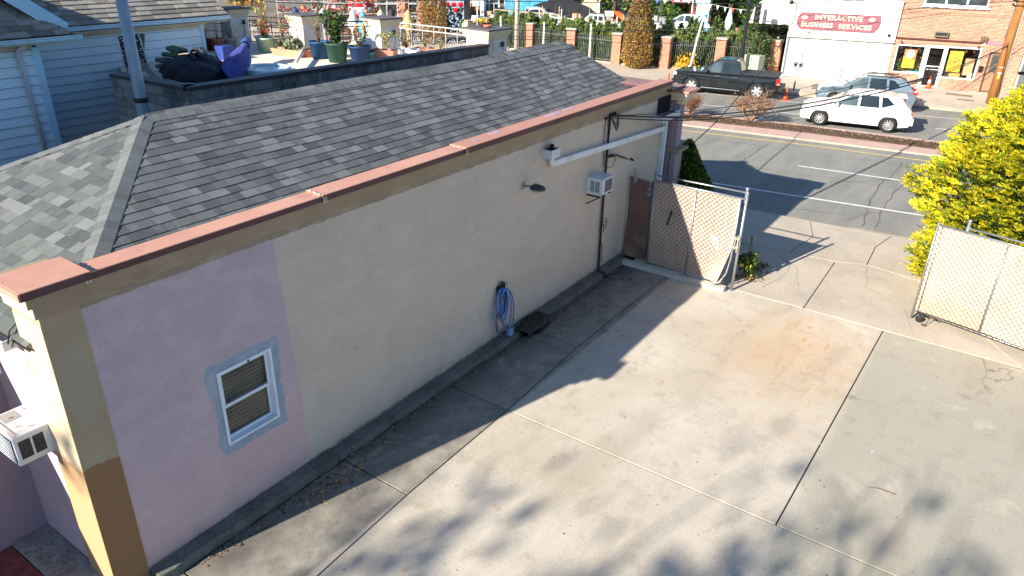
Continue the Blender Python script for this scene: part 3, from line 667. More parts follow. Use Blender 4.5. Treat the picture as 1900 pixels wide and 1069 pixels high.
# ================================================================ THINGS ON AND BESIDE THE BUILDING
MAT_WHITE = M('white_metal', lin(204,208,212), .4, .05, 4, 40, .06, .03)
MAT_BLK = M('black_metal', (.014,.014,.015), .5, .2, 5, 40, .1, .05)
MAT_GALV = M('galvanised', lin(168,172,174), .4, .12, 6, 60, .12, .05, metal=.7)
MAT_VENT = M('vent_dark', (.02,.022,.024), .7, .2)
def air_con(label, loc, rz, D, Wd, Hh, broken=False):
    """box air conditioner: local +x points out of the wall, y along it"""
    t = thing('air_conditioner', label, 'air conditioner', loc, rz)
    mb = MB(); mb.box(0,D,-Wd/2,Wd/2,-Hh/2,Hh/2); soft(mb.build('casing', MAT_WHITE, t), .012)
    mb = MB(); mb.box(D+.001,D+.006,-Wd/2+.03,Wd/2-.03,-Hh/2+.03,Hh/2-.03); mb.build('coil', MAT_VENT if not broken else M('coil_grey', lin(92,96,98), .6, .2, 20), t)
    mb = MB()
    if not broken:
        for i in range(11): y = -Wd/2+.05+i*(Wd-.1)/10; mb.box(D+.007,D+.013,y-.004,y+.004,-Hh/2+.03,Hh/2-.03)
        for i in range(8): z = -Hh/2+.05+i*(Hh-.1)/7; mb.box(D+.0135,D+.019,-Wd/2+.03,Wd/2-.03,z-.004,z+.004)
    else:
        frame2 = ((-Wd/2+.02,Wd/2-.02,Hh/2-.05,Hh/2-.02),(-Wd/2+.02,Wd/2-.02,-Hh/2+.02,-Hh/2+.05),(-Wd/2+.02,-Wd/2+.13,-Hh/2+.05,Hh/2-.05),(Wd/2-.05,Wd/2-.02,-Hh/2+.05,Hh/2-.05))
        for y0,y1,z0,z1 in frame2: mb.box(D+.007,D+.02,y0,y1,z0,z1)
    mb.build('grille', MAT_WHITE, t)
    mb = MB(); sd = -1
    for x0, x1 in ((D*.30,D*.56),(D*.62,D*.90)):
        for s_ in (-1, 1):
            y = s_*Wd/2; mb.box(x0,x1,min(y,y+s_*.003),max(y,y+s_*.003),-Hh*.30,Hh*.32)
    v = mb.build('side_vent', MAT_VENT if not broken else M('vent_pale', lin(150,156,162), .6, .1), t)
    mb = MB()
    for x0, x1 in ((D*.30,D*.56),(D*.62,D*.90)):
        for s_ in (-1, 1):
            for i in range(9):
                z = -Hh*.28+i*Hh*.07; y = s_*(Wd/2+.004); mb.bar((x0+.01,y,z),(x1-.01,y,z),.004,.006)
    mb.build('vent_louvre', M('louvre_grey', lin(84,88,92), .5, .1), v)
    return t
a = air_con('white box air conditioner jutting from the pink rear wall beside the tan pilaster', (2.65,8.27,2.20), math.pi, .43, .60, .37)
mb = MB(); mb.box(.17,.34,-.26,-.06,.187,.191); mb.build('data_plate', M('plate_grey', lin(150,150,146), .6, .1), a)
mb = MB(); mb.box(.375,.415,-.29,.28,.187,.198); mb.build('top_ridge', M('ridge_grey', lin(196,192,186), .6, .1), a)
mb = MB()
for x,y in ((.26,-.12),(.2,.2),(.3,.1),(.1,-.2)): mb.add([(x-.03,y,.20),(x,y-.015,.194),(x+.035,y,.202),(x,y+.018,.206)], [(0,1,2,3)])
mb.build('dead_leaf', M('leaf_brown', lin(150,106,58), .9, .2), a, fix=False)
air_con('small pale blue-white air conditioner hanging on the beige wall by the black conduit', (14.03,YW,2.49), -math.pi/2, .38, .54, .38, True)
mb = MB(); mb.bar((13.80,YW-.02,2.26),(13.80,YW-.36,2.26),.03,.03); mb.bar((14.26,YW-.02,2.26),(14.26,YW-.36,2.26),.03,.03); mb.bar((13.80,YW-.36,2.27),(13.80,YW-.02,2.05),.025,.025)
tag(mb.build('bracket', MAT_BLK), 'black steel support bracket under the small wall air conditioner', 'bracket', 'support brackets under the small air conditioner')
# cobra-style wall lamp
t = thing('wall_lamp', 'dark cobra-head lamp with ribbed hood high on the beige wall', 'wall lamp', (11.25,YW,3.09)); t.scale = (.9,.74,.9)
mb = MB(); mb.box(-.06,.06,-.05,0,-.07,.07); mb.tube([(0,-.04,0),(0,-.2,.03),(0,-.24,.03)], .03, 8); mb.build('arm', MAT_GALV, t)
hood = MB(); prof = [(.03,.0),(.10,.05),(.135,.14),(.13,.28),(.09,.40),(.02,.45)]
n = 10; vs = []
for r, h in prof:
    for j in range(n+1): a_ = math.pi*j/n; vs.append((r*math.cos(a_), -.22-h, .0+r*.75*math.sin(a_)))
hood.add(vs, [(i*(n+1)+j, i*(n+1)+j+1, (i+1)*(n+1)+j+1, (i+1)*(n+1)+j) for i in range(5) for j in range(n)], 0, True)
h = hood.build('hood', M('lamp_bronze', lin(74,78,74), .5, .15, 8), t); sd = h.modifiers.new('s', 'SOLIDIFY'); sd.thickness = .01
mb = MB()
for k in range(6):
    y = -.34-k*.045; r = .137-.004*k
    mb.tube([(r*math.cos(a_), y, r*.76*math.sin(a_)) for a_ in [math.pi*i/8 for i in range(9)]], .008, 4)
mb.build('rib', M('lamp_rib', lin(50,54,52), .5, .1), t)
mb = MB(); mb.ball((0,-.44,-.02), .12, 10, 0, (1,1.5,.55)); mb.build('lens', M('lamp_lens', lin(196,188,170), .2, .08), t)
# gutter boxes and white downspouts
mb = MB(); mb.box(11.88,12.2,YW-.22,YW-.002,3.50,3.515); mb.box(11.88,12.2,YW-.22,YW-.205,3.515,3.68); mb.box(11.88,11.895,YW-.205,YW-.002,3.515,3.68); mb.box(12.185,12.2,YW-.205,YW-.002,3.515,3.68); soft(mb.build('scupper_box', MAT_WHITE, b), .004)
mb = MB(); mb.box(11.9,12.18,YW-.2,YW-.003,3.64,3.66); mb.tube([(12.0,YW-.1,3.66),(12.05,YW-.12,3.74),(12.12,YW-.05,3.70)], .04, 6); mb.build('debris', M('wet_debris', (.012,.011,.01), .9, .2), b)
MAT_DSP = M('downspout_white', lin(216,222,228), .45, .06, 3, 40, .08, .05, dirt=lin(178,180,178))
mb = MB(); mb.tube([(12.05,YW-.12,3.5),(12.06,YW-.11,3.42),(12.16,YW-.075,3.33)], .065, 8, 0); mb.bar((12.14,YW-.06,3.34),(17.62,YW-.06,3.06),.09,.125); soft(mb.build('downspout', MAT_DSP, b), .008)
mb = MB(); mb.bar((17.68,YW-.06,3.38),(17.68,YW-.06,.02),.12,.09); soft(mb.build('downspout', MAT_DSP, b), .008)
mb = MB(); mb.box(16.95,18.0,YW-.30,YW-.005,3.34,3.355); mb.box(16.95,18.0,YW-.30,YW-.285,3.355,3.50); mb.box(16.95,16.965,YW-.285,YW-.005,3.355,3.50); mb.box(17.98,18.0,YW-.285,YW-.005,3.355,3.5); soft(mb.build('scupper_box', MAT_WHITE, b), .005)
mb = MB(); mb.bar((17.05,YW-.2,3.43),(17.9,YW-.15,3.47),.05,.05); mb.build('debris', M('gutter_debris', lin(70,80,90), .8, .2), b)
# conduit with its loose wires
mb = MB(); mb.tube([(14.56,YW-.05,3.9),(14.56,YW-.05,2.0),(14.58,YW-.05,.8),(14.60,YW-.05,.12),(14.60,YW-.12,.04),(14.60,YW-.3,.03)], .028, 8)
mb.tube([(14.42,YW-.02,3.84),(14.38,YW-.03,3.3),(14.47,YW-.03,2.9),(14.45,YW-.03,2.75)], .009, 5); mb.tube([(14.56,YW-.06,2.72),(14.72,YW-.12,2.70),(14.84,YW-.14,2.86),(14.84,YW-.1,2.95)], .008, 5)
mb.build('conduit', MAT_BLK, b)
mb = MB()
for k in range(5):
    x0 = 14.56; dr = .18+.05*k
    mb.tube([(x0,YW-.06,3.9),(x0+.05+.02*k,YW-.12,3.9-dr*.7),(x0+.14+.02*k,YW-.13,3.9-dr),(x0+.24+.02*k,YW-.12,3.9-dr*.7),(x0+.3,YW-.1,3.92)], .009, 5)
for k in range(7): mb.box(14.5+.04*k,14.53+.04*k,YW-.10-.01*(k%3),YW-.06,3.86+.02*(k%2),3.95)
mb.ball((14.42,YW-.03,3.85), .035, 6); mb.build('service_head', MAT_BLK, b)
mb = MB()
for k,(z,l) in enumerate(((1.42,.16),(1.36,.22),(1.30,.12),(.86,.5),(1.5,.14))):
    mb.tube([(14.58,YW-.08,z),(14.66-.1*(k%2),YW-.12,z-.04),(14.68-.12*(k%2)+.05,YW-.1,z-l)], .010, 4)
mb.tube([(14.56,YW-.08,1.36),(14.40,YW-.1,1.42),(14.38,YW-.1,1.2),(14.5,YW-.09,1.1)], .005, 4); mb.build('loose_tie', MAT_BLK, b)
mb = MB(); mb.tube([(14.56,YW-.05,2.96),(14.75,YW-.1,2.95),(14.95,YW-.1,2.93)], .03, 6); mb.build('clamp', MAT_BLK, b)
# hose on its hanger, paint can, bin bag
MAT_HOSE = M('hose_blue', lin(84,124,182), .4, .12, 5, 40, .1, .05)
t = thing('garden_hose', 'blue garden hose coiled over a dark metal hanger on the beige wall', 'hose', (10.5,YW,.2))
mb = MB(); h = []
def loop(cx, top, bot, wdt, y, ph, n=22, lean=.0):
    return [(cx+wdt*math.sin(2*math.pi*i/n+ph)+lean*(.5-.5*math.cos(2*math.pi*i/n+ph)), y-.012*math.sin(4*math.pi*i/n), top-(top-bot)*(.5-.5*math.cos(2*math.pi*i/n+ph))) for i in range(n+1)]
for k,(cx,top,bot,wd_,ln_) in enumerate(((-.05,1.02,.36,.13,.05),(-.02,1.0,.40,.16,.03),(.0,1.03,.44,.11,.02),(-.06,1.04,.30,.19,.06),(.02,.98,.47,.09,.0),(.03,1.0,-.02,.21,.16),(.0,1.04,.05,.16,.10))):
    mb.tube(loop(cx,top,bot,wd_,-.07-.014*k,0,lean=ln_), .0145, 6)
mb.tube([(-.2,-.08,.85),(-.27,-.1,.62),(-.27,-.1,.4),(-.2,-.11,.12),(-.05,-.12,-.03)], .0145, 6); mb.tube([(.1,-.12,.0),(.2,-.13,.02),(.26,-.13,.12)], .0145, 6)
mb.build('hose', MAT_HOSE, t, fix=False)
mb = MB(); mb.tube([(-.24,-.12,.56),(-.22,-.13,.2),(-.12,-.14,.08),(-.07,-.13,.12)], .013, 5); mb.build('spare_line', M('hose_rust', lin(128,78,48), .6, .2), t, fix=False)
mb = MB()
for k in range(3): mb.tube([(.0+.02*k+.09*math.cos(a_), -.03-.03*k, 1.03+.11*math.sin(a_)) for a_ in [math.pi*i/8 for i in range(9)]], .008, 5)
mb.box(-.10,.13,-.05,-.001,.90,1.06); mb.tube([(.1,-.06,1.05),(.12,-.08,.75),(.05,-.08,.62)], .008, 5)
for k in range(4): mb.bar((-.08+.05*k,-.07,1.0),(-.04+.05*k,-.08,.72),.012,.012)
mb.build('hanger', MAT_BLK, t)
t = thing('paint_can', 'small pale blue paint can standing on the footing under the hose', 'paint can', (10.72,YW-.13,.115))
mb = MB(); mb.lathe([(.075,0),(.08,.01),(.08,.15),(.083,.16)], n=14); mb.build('can_body', M('can_blue', lin(150,176,206), .4, .1, 8), t)
mb = MB(); mb.lathe([(.083,.16),(.08,.17),(.06,.168),(.0,.165)], n=14); mb.build('can_lid', M('can_lid', lin(150,142,128), .5, .2, 8), t)
t = thing('bin_bag', 'black plastic rubbish bag slumped against the footing beside the blue hose', 'rubbish bag', (11.42,7.18,.0), .12)
vs=[]; n=26; k=12
for i in range(k+1):
    f_ = i/k; x = -.50+1.0*f_; r = .21*(.35+.65*math.sin(math.pi*min(1,f_*.62+.10))) if f_ < .95 else .13
    for j in range(n):
        a_ = 2*math.pi*j/n; wr = 1+.10*math.sin(a_*4+f_*17)+.07*math.sin(a_*7-f_*31)+.06*math.sin(f_*38+a_*2)+random.uniform(-.05,.05)
        vs.append((x+.03*math.sin(a_*5+f_*9), r*wr*1.15*math.cos(a_), max(.0, .10+r*wr*.62*math.sin(a_)-.05*f_)))
mb = MB(); mb.add(vs, [(i*n+j,i*n+(j+1)%n,(i+1)*n+(j+1)%n,(i+1)*n+j) for i in range(k) for j in range(n)], 0, True)
mt = NT('bin_plastic'); pp = mt.obj(); nn = mt.noise(14, 5, .7, pp, (1,3,1)); mt.bump(nn, .8, .03)
bagm = mt.done(mt.mix(mt.ramp(nn, .3, .7), (.003,.003,.004), (.008,.008,.009)), .32, 0, .5)
mb.build('bag_body', bagm, t, fix=False); 
mb = MB(); mb.tube([(-.5,0,.16),(-.58,.03,.2),(-.66,.02,.27)], [.07,.03,.07], 8); mb.build('bag_neck', bagm, t)
# ---- landing and brick steps at the rear door
t = thing('rear_steps', 'mossy concrete landing with dark red brick steps in the shaded rear corner', 'steps', (2.2,8.6,0))
MAT_BRK = M('brick_dark_red', lin(128,72,66), .9, .25, 6, 40, .25, .25); MAT_MOSS = M('mossy_concrete', lin(150,148,140), .95, .2, 3, 30, .25, .3, coord='pos', dirt=lin(44,44,38))
mb = MB(); mb.box(.0,.445,-.75,.59,-.1,.18); soft(mb.build('landing', MAT_MOSS, t), .012)
for r in range(3):
    for k in range(7):
        mb = MB(); x1 = -.01-r*.30; y0 = -.75+k*.2; mb.box(x1-.29,x1,y0,y0+.19,-.1,.16-.05*r-.05*(r>0)); soft(mb.build('brick', MAT_BRK, t), .008)
# ---- sliding gate by the building
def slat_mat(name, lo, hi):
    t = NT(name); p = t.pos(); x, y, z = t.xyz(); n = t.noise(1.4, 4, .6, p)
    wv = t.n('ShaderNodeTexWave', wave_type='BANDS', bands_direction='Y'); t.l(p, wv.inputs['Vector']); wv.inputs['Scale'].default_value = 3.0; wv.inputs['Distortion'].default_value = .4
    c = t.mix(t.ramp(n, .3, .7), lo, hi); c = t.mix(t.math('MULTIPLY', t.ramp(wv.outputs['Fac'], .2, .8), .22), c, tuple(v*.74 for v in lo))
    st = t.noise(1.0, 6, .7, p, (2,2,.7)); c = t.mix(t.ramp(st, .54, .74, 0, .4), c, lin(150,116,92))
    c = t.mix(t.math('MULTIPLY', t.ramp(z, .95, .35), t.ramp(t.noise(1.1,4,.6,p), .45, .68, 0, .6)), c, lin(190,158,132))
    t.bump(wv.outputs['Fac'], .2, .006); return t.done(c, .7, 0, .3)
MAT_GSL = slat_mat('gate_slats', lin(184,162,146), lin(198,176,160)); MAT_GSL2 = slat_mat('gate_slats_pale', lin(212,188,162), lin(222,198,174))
MAT_MESHW = M('mesh_wire', lin(112,100,92), .45, .15, 9, 60, .1, 0, metal=.6)
def mesh_wires(P, U, V, wu, hv, step, name, parent, r=.0045, off=.012, nrm=None, bulge=None):
    """diamond mesh of thin zig-zag wires across a panel"""
    mb = MB(); N_ = nrm; k = int((wu+hv)/step)+1
    for sgn in (1, -1):
        for i in range(-1, k+1):
            c_ = i*step
            if sgn == 1: a, b_ = (c_, 0.), (c_-hv, hv)
            else: a, b_ = (c_-hv, 0.), (c_, hv)
            def clip(a, b_):
                t0, t1 = 0., 1.
                for f0, f1, lo, hi in ((a[0],b_[0],0,wu),):
                    d = f1-f0
                    if abs(d) < 1e-9:
                        if f0 < lo or f0 > hi: return None
                    else:
                        ta, tb = (lo-f0)/d, (hi-f0)/d
                        if ta > tb: ta, tb = tb, ta
                        t0, t1 = max(t0, ta), min(t1, tb)
                return None if t1-t0 < .01 else (t0, t1)
            r_ = clip(a, b_)
            if r_ is None: continue
            segs = 1 if bulge is None else 6; pts = []
            for s_ in range(segs+1):
                t_ = r_[0]+(r_[1]-r_[0])*s_/segs; u, v = a[0]+(b_[0]-a[0])*t_, a[1]+(b_[1]-a[1])*t_
                q = P+U*u+V*v+N_*(off+(bulge(u,v) if bulge else 0)); pts.append(q)
            for p0, p1 in zip(pts, pts[1:]):
                d = (p1-p0).normalized(); w_ = d.cross(N_).normalized()*r
                mb.quad(tuple(p0-w_), tuple(p1-w_), tuple(p1+w_), tuple(p0+w_)); n_ = N_*r
                mb.quad(tuple(p0-n_), tuple(p1-n_), tuple(p1+n_), tuple(p0+n_))
    o = mb.build(name, MAT_MESHW, parent, fix=False); o['kind'] = 'stuff'; return o
g = thing('sliding_gate', 'chain-link sliding gate with pink-tan slats beside the building, half in shadow', 'gate', (15.74,6.62,0))
H0_, H1_, WG = .16, 2.26, 2.06
def bul(u, v):      # the loose lower outer corner is bowed toward the lot
    return -.16*max(0,(u-1.3)/.76)**2*max(0, 1-v/1.3)
P = Vector((0,0,H0_)); U = Vector((0,-1,0)); V = Vector((0,0,1)); NN = Vector((-1,0,0))
mb = MB(); nu, nv = 24, 10; vs = []
for j in range(nv+1):
    for i in range(nu+1):
        u, v = WG*i/nu, (H1_-H0_)*j/nv; q = P+U*(u*(1-.10*max(0,1-v/.9)*(u/WG)**3))+V*v-NN*bul(u,v); vs.append(tuple(q+NN*(.006*(i%2))))
mb.add(vs, [(j*(nu+1)+i,j*(nu+1)+i+1,(j+1)*(nu+1)+i+1,(j+1)*(nu+1)+i) for j in range(nv) for i in range(nu)])
o = mb.build('privacy_slats', MAT_GSL, g, fix=False); sd = o.modifiers.new('s','SOLIDIFY'); sd.thickness = .008
mesh_wires(P, U, V, WG-.04, H1_-H0_, .115, 'chain_link', g, .004, .014, NN, lambda u, v: -bul(u,v))
for nm, a_, c_, r in (('top_rail',(0,.02,H1_),(0,-WG-.1,H1_),.024),('bottom_rail',(0,.02,H0_-.02),(0,-WG+.12,H0_-.02),.02),('stile',(0,.0,H0_-.05),(0,.0,H1_),.022),('stile',(-.02,-1.03,H0_-.05),(-.02,-1.03,H1_),.019)):
    mb = MB(); mb.tube([a_, c_], r, 8); mb.build(nm, MAT_GALV, g)
mb = MB(); mb.tube([(0,-WG,H1_),(0,-WG,1.2),(-.01,-WG+.0,.8),(-.05,-WG+.04,.42),(-.12,-WG+.14,.2),(-.16,-WG+.24,.12)], .022, 8); mb.build('stile', MAT_GALV, g)
mb = MB(); mb.tube([(.04,-WG-.12,0),(.04,-WG-.12,H1_+.12)], .033, 10); mb.ball((.04,-WG-.12,H1_+.13), .042, 8); mb.build('post', MAT_GALV, g)
mb = MB(); mb.box(-.05,.06,-WG-.14,-WG+.01,1.30,1.34); mb.box(-.05,.06,-WG-.14,-WG+.01,1.08,1.12); mb.bar((-.05,-WG-.05,1.05),(-.05,-WG-.05,1.38),.02,.02); mb.bar((-.02,-WG-.1,.98),(-.02,-WG-.1,1.4),.03,.02); mb.build('latch', M('latch_zinc', lin(190,180,160), .45, .15, 8, 40, .1, .05, metal=.5), g)
mb = MB(); mb.add([(-.03,-1.50,1.28),(-.035,-1.70,1.24),(-.03,-1.72,1.06),(-.032,-1.6,1.1),(-.035,-1.55,1.16)], [(0,1,2,3,4)]); mb.add([(-.04,-1.62,1.02),(-.04,-1.76,1.0),(-.04,-1.72,.97)], [(0,1,2)]); mb.build('torn_paper', M('paper_white', lin(232,230,226), .8, .05), g, fix=False)
mb = MB(); mb.bar((-.03,-.5,1.62),(-.03,-.42,1.25),.008,.04); mb.build('strap', MAT_BLK, g)
# outer track rail post behind the gate
mb = MB(); mb.tube([(16.35,4.62,0),(16.35,4.62,2.3)], .036, 10); mb.ball((16.35,4.62,2.31), .046, 8); mb.tube([(16.35,4.64,2.22),(16.35,6.9,2.2)], .022, 8)
mb.tube([(16.35,6.9,0),(16.35,6.9,2.3)], .034, 10)
tag(mb.build('gate_track', MAT_GALV), 'grey pipe rail on two capped posts just behind the sliding gate', 'gate rail')
# narrow fixed leaf against the wall
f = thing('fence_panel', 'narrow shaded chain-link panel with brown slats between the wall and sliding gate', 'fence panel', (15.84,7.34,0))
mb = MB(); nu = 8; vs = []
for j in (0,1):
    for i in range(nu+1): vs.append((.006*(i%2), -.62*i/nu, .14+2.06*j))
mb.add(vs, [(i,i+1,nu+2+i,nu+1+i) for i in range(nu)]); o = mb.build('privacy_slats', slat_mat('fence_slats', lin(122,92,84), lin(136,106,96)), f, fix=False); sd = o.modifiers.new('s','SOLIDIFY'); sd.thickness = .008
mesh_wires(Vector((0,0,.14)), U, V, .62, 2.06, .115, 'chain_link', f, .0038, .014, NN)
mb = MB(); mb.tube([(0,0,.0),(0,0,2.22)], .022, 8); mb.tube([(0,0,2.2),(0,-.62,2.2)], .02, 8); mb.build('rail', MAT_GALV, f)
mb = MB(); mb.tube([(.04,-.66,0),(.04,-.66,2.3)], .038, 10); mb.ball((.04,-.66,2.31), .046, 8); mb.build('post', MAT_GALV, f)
mb = MB(); mb.box(-.05,.12,-.60,-.50,1.98,2.02); mb.box(-.05,.12,-.60,-.50,1.86,1.90); mb.bar((0,-.55,1.8),(0,-.55,2.36),.03,.03); mb.bar((-.04,-.16,2.1),(-.06,-.14,2.42),.05,.05); mb.bar((-.06,-.2,2.1),(-.04,-.22,2.36),.03,.03); mb.build('hinge', MAT_GALV, f)
mb = MB(); mb.box(-.2,.0,-2.75,-.05,-.02,.10); 
o = tag(mb.build('gate_sill', M('sill_pale', lin(196,188,174), .9, .12, 2, 30, .2, .2, coord='pos', dirt=lin(140,130,116)), loc=(15.74,7.3,0)), 'low pale concrete sill running under the sliding gate', 'gate sill'); soft(o, .012)
# ---- swing gate on the right
A_ = Vector((16.86,.73,0)); B_ = Vector((16.05,-2.35,0)); Ud = (B_-A_).normalized(); Nn = Vector((Ud.y,-Ud.x,0)); 
if Nn.x > 0: Nn = -Nn
rz = math.atan2(Ud.y, Ud.x)
s = thing('swing_gate', 'open chain-link gate with pale cream slats in front of the golden conifer', 'gate', tuple(A_), rz)   # local x runs along the gate
LG = 3.2; Z0, Z1 = .22, 2.2
mb = MB(); nu = 30; vs = []
for j in (0,1,2,3):
    z = (Z0,.9,1.6,Z1)[j]
    for i in range(nu+1): vs.append((LG*i/nu, .006*(i%2)+(.05*math.sin(math.pi*i/nu*1.5) if j == 0 else .012*math.sin(i)*(j<3)), z+.0))
mb.add(vs, [(j*(nu+1)+i,j*(nu+1)+i+1,(j+1)*(nu+1)+i+1,(j+1)*(nu+1)+i) for j in range(3) for i in range(nu)])
o = mb.build('privacy_slats', MAT_GSL2, s, fix=False); sd = o.modifiers.new('s','SOLIDIFY'); sd.thickness = .008
ln_ = Vector((0,-1,0)) if (Matrix.Rotation(rz,3,'Z') @ Vector((0,-1,0))).dot(Nn) > 0 else Vector((0,1,0))
mesh_wires(Vector((0,0,Z0)), Vector((1,0,0)), Vector((0,0,1)), LG, Z1-Z0, .115, 'chain_link', s, .0035, .07, ln_)
for nm, a_, c_, r in (('top_rail',(0,0,Z1),(LG,0,Z1),.024),('bottom_rail',(0,0,Z0-.02),(LG,0,Z0-.02),.014),('stile',(0,0,.0),(0,0,Z1+.06),.026),('stile',(.09,0,Z0),(.09,0,Z1),.014),('stile',(1.32,0,Z0-.02),(1.32,0,Z1),.022),('stile',(2.8,0,Z0-.02),(2.8,0,Z1),.022)):
    mb = MB(); mb.tube([a_, c_], r, 8); mb.build(nm, MAT_GALV, s)
mb = MB()
for sx in (.18,): 
    mb.tube([(sx-.02,0,.0),(sx-.02,0,.2)], .02, 6); mb.lathe([(.05,-.03),(.075,-.02),(.075,.02),(.05,.03)], (sx,ln_.y*.06,.075), 12, axis='y'); mb.box(sx-.09,sx+.11,-.03,.05,.16,.21)
mb.build('caster', MAT_BLK, s)
mb = MB(); mb.tube([(.36,ln_.y*.03,.2),(.37,ln_.y*.1,.08),(.33,ln_.y*.16,.02)], .01, 5); mb.ball((.33,ln_.y*.18,.03), .06, 7, 0, (1,.6,.5)); mb.ball((.42,ln_.y*.05,.2), .06, 7, 0, (1,.6,.5)); mb.build('chain_lock', M('rusty_lock', lin(86,70,56), .7, .2), s)
mb = MB(); mb.tube([(17.02,.2,0),(17.02,.2,2.34)], .034, 10); mb.ball((17.02,.2,2.35), .044, 8); mb.tube([(17.02,.2,2.2),(16.4,-2.4,2.2)], .02, 8); mb.tube([(16.4,-2.4,0),(16.4,-2.4,2.34)], .034, 10)
tag(mb.build('gate_track', MAT_GALV), 'grey pipe rail with capped posts behind the pale swing gate', 'gate rail')
# ================================================================ NEIGHBOUR: HOUSE, BLOCK WALL, ROOF DECK
def mat_siding():
    t = NT('white_siding'); p = t.pos(); n = t.noise(1.2, 5, .65, p, (.5,.5,2)); f = t.noise(60, 3, .6, p, (.3,.3,3)); d = t.noise(.8, 6, .7, p)
    c = t.mix(t.ramp(n, .3, .7), lin(212,232,240), lin(224,240,246)); c = t.mix(t.ramp(d, .54, .78, 0, .35), c, lin(150,196,216))
    c = t.mix(.06, c, t.mix(t.ramp(f, .3, .7), (0,0,0), (1,1,1)), 'OVERLAY'); t.bump(f, .08, .003); return t.done(c, .55, 0, .35)
MAT_SID = mat_siding(); MAT_TRW = M('trim_white', lin(186,222,240), .5, .06, 3, 40, .08, .05, dirt=lin(184,180,168)); MAT_SOF = M('soffit_cream', lin(196,186,160), .7, .1, 3)
hs = thing('white_house', 'white clapboard house with gabled wings and grey shingle roofs behind the block wall', 'house')
def siding(x0, x1, y, z0, z1, step=.225):
    z = z0; k = 0
    while z < z1-.02:
        h = min(step, z1-z); mb = MB()
        L = x1-x0; cut = x0+L*random.uniform(.25,.75)
        mb.add([(x0,y-.045,z+.016),(x1,y-.045,z+.016),(x1,y-.002,z+h),(x0,y-.002,z+h),(x0,y+.01,z+.016),(x1,y+.01,z+.016),(x1,y+.01,z+h),(x0,y+.01,z+h)], [(0,1,2,3),(0,4,5,1),(2,6,7,3),(1,5,6,2),(0,3,7,4)])
        if k % 3 == 1: mb.box(cut-.004,cut+.004,y-.027,y-.018,z+.005,z+h-.01)
        mb.build('siding_board', MAT_SID, hs); z += step; k += 1
mb = MB(); mb.box(8.3,14.2,21.52,27,-.1,4.8); mb.box(1.0,8.42,19.52,27,-.1,5.0); mb.build('wall', M('board_shade_backing', lin(60,72,84), .9, .1), hs)  # dark backing paints the shade lines under the boards
siding(8.46,14.08,21.5,1.0,4.72); siding(1.0,8.28,19.5,1.0,4.72)
mb = MB(); mb.box(14.08,14.22,21.46,21.6,1.0,4.74); mb.box(8.27,8.45,19.455,19.6,.5,4.78); soft(mb.build('corner_board', MAT_TRW, hs), .006)
# right wing: soffit, gutter, roof with single shingles
mb = MB(); mb.box(8.3,14.9,21.15,21.52,4.80,4.83); mb.box(8.3,14.3,21.47,21.52,4.62,4.80); mb.build('soffit', MAT_SOF, hs)
def gutter(x0, x1, y, z, nm='gutter'):
    mb = MB(); prof = [(0,0),(-.09,.0),(-.12,.05),(-.115,.07),(-.14,.10),(-.14,.125),(-.125,.125),(-.125,.105),(-.1,.075),(-.085,.015),(0,.015)]
    n = len(prof); vs = [(x0,y+a,z+c) for a,c in prof]+[(x1,y+a,z+c) for a,c in prof]
    mb.add(vs, [(i,i+1,n+i+1,n+i) for i in range(n-1)]+[tuple(range(n)),tuple(range(2*n-1,n-1,-1))]); return mb.build(nm, MAT_TRW, hs)
gutter(8.3,14.95,21.18,4.86); gutter(1.0,9.35,19.22,4.90)
HTH = math.radians(30)
def mat_house_shingle():
    t = NT('house_shingle'); p = t.pos(); at = t.n('ShaderNodeAttribute', attribute_name='shade'); n = t.noise(5, 5, .7, p); g = t.noise(80, 2, .6, p)
    c = t.mix(at.outputs['Fac'], lin(118,112,104), lin(164,158,148)); c = t.mix(t.ramp(n, .4, .7, 0, .5), c, lin(128,120,108)); c = t.mix(.25, c, t.mix(t.ramp(g, .3, .7), (0,0,0), (1,1,1)), 'OVERLAY')
    t.bump(g, .3, .005); return t.done(c, .95, 0, .2)
MAT_HSH = mat_house_shingle(); HSM = []
for s_ in (.0,.25,.4,.55,.75,1.):
    v_ = [(0,0,.02),(1,0,.02),(1,.28,0),(0,.28,0),(0,0,.05),(1,0,.046),(1,.28,.016),(0,.28,.016)]; me = bpy.data.meshes.new('shingle'); me.from_pydata(v_, [], [(4,5,6,7),(0,1,5,4),(1,2,6,5),(3,0,4,7)]); me.materials.append(MAT_HSH); set_shade(me, [s_]*4); HSM.append(me)
def house_roof(x0, x1, y, z, rows, wd, parent, xr=None):
    c, s_ = math.cos(HTH), math.sin(HTH); Mb = Matrix(((1,0,0),(0,c,-s_),(0,s_,c))).to_4x4()
    for r in range(rows):
        u = x0-random.random()*wd; v = r*.215; xe = x1 if xr is None else x1-r*xr
        while u < xe:
            a, e = max(u,x0), min(u+wd*random.uniform(.9,1.1), xe); u = e if e > u else u+wd
            if e-a < .05: continue
            o = put('shingle', random.choice(HSM), parent); mm = Mb.copy(); mm.translation = (a, y+v*c, z+v*s_+random.uniform(0,.008)); o.matrix_local = mm @ Matrix.Diagonal((e-a-.018,1,1,1))
def roof_slab(name, pts, th, mat, parent):
    mb = MB(); n = len(pts); vs = [tuple(p) for p in pts]+[(p[0],p[1],p[2]-th) for p in pts]
    mb.add(vs, [tuple(range(n)),tuple(range(2*n-1,n-1,-1))]+[(i,(i+1)%n,n+(i+1)%n,n+i) for i in range(n)]); return mb.build(name, mat, parent)
ch, sh = math.cos(HTH), math.sin(HTH); MAT_FELT = M('house_felt', lin(52,48,46), .95, .2)
r1 = roof_slab('roof', [(8.0,21.1,4.98),(14.9,21.1,4.98),(14.9,24.2,4.98+3.1*math.tan(HTH)),(8.0,24.2,4.98+3.1*math.tan(HTH))], .10, MAT_FELT, hs)
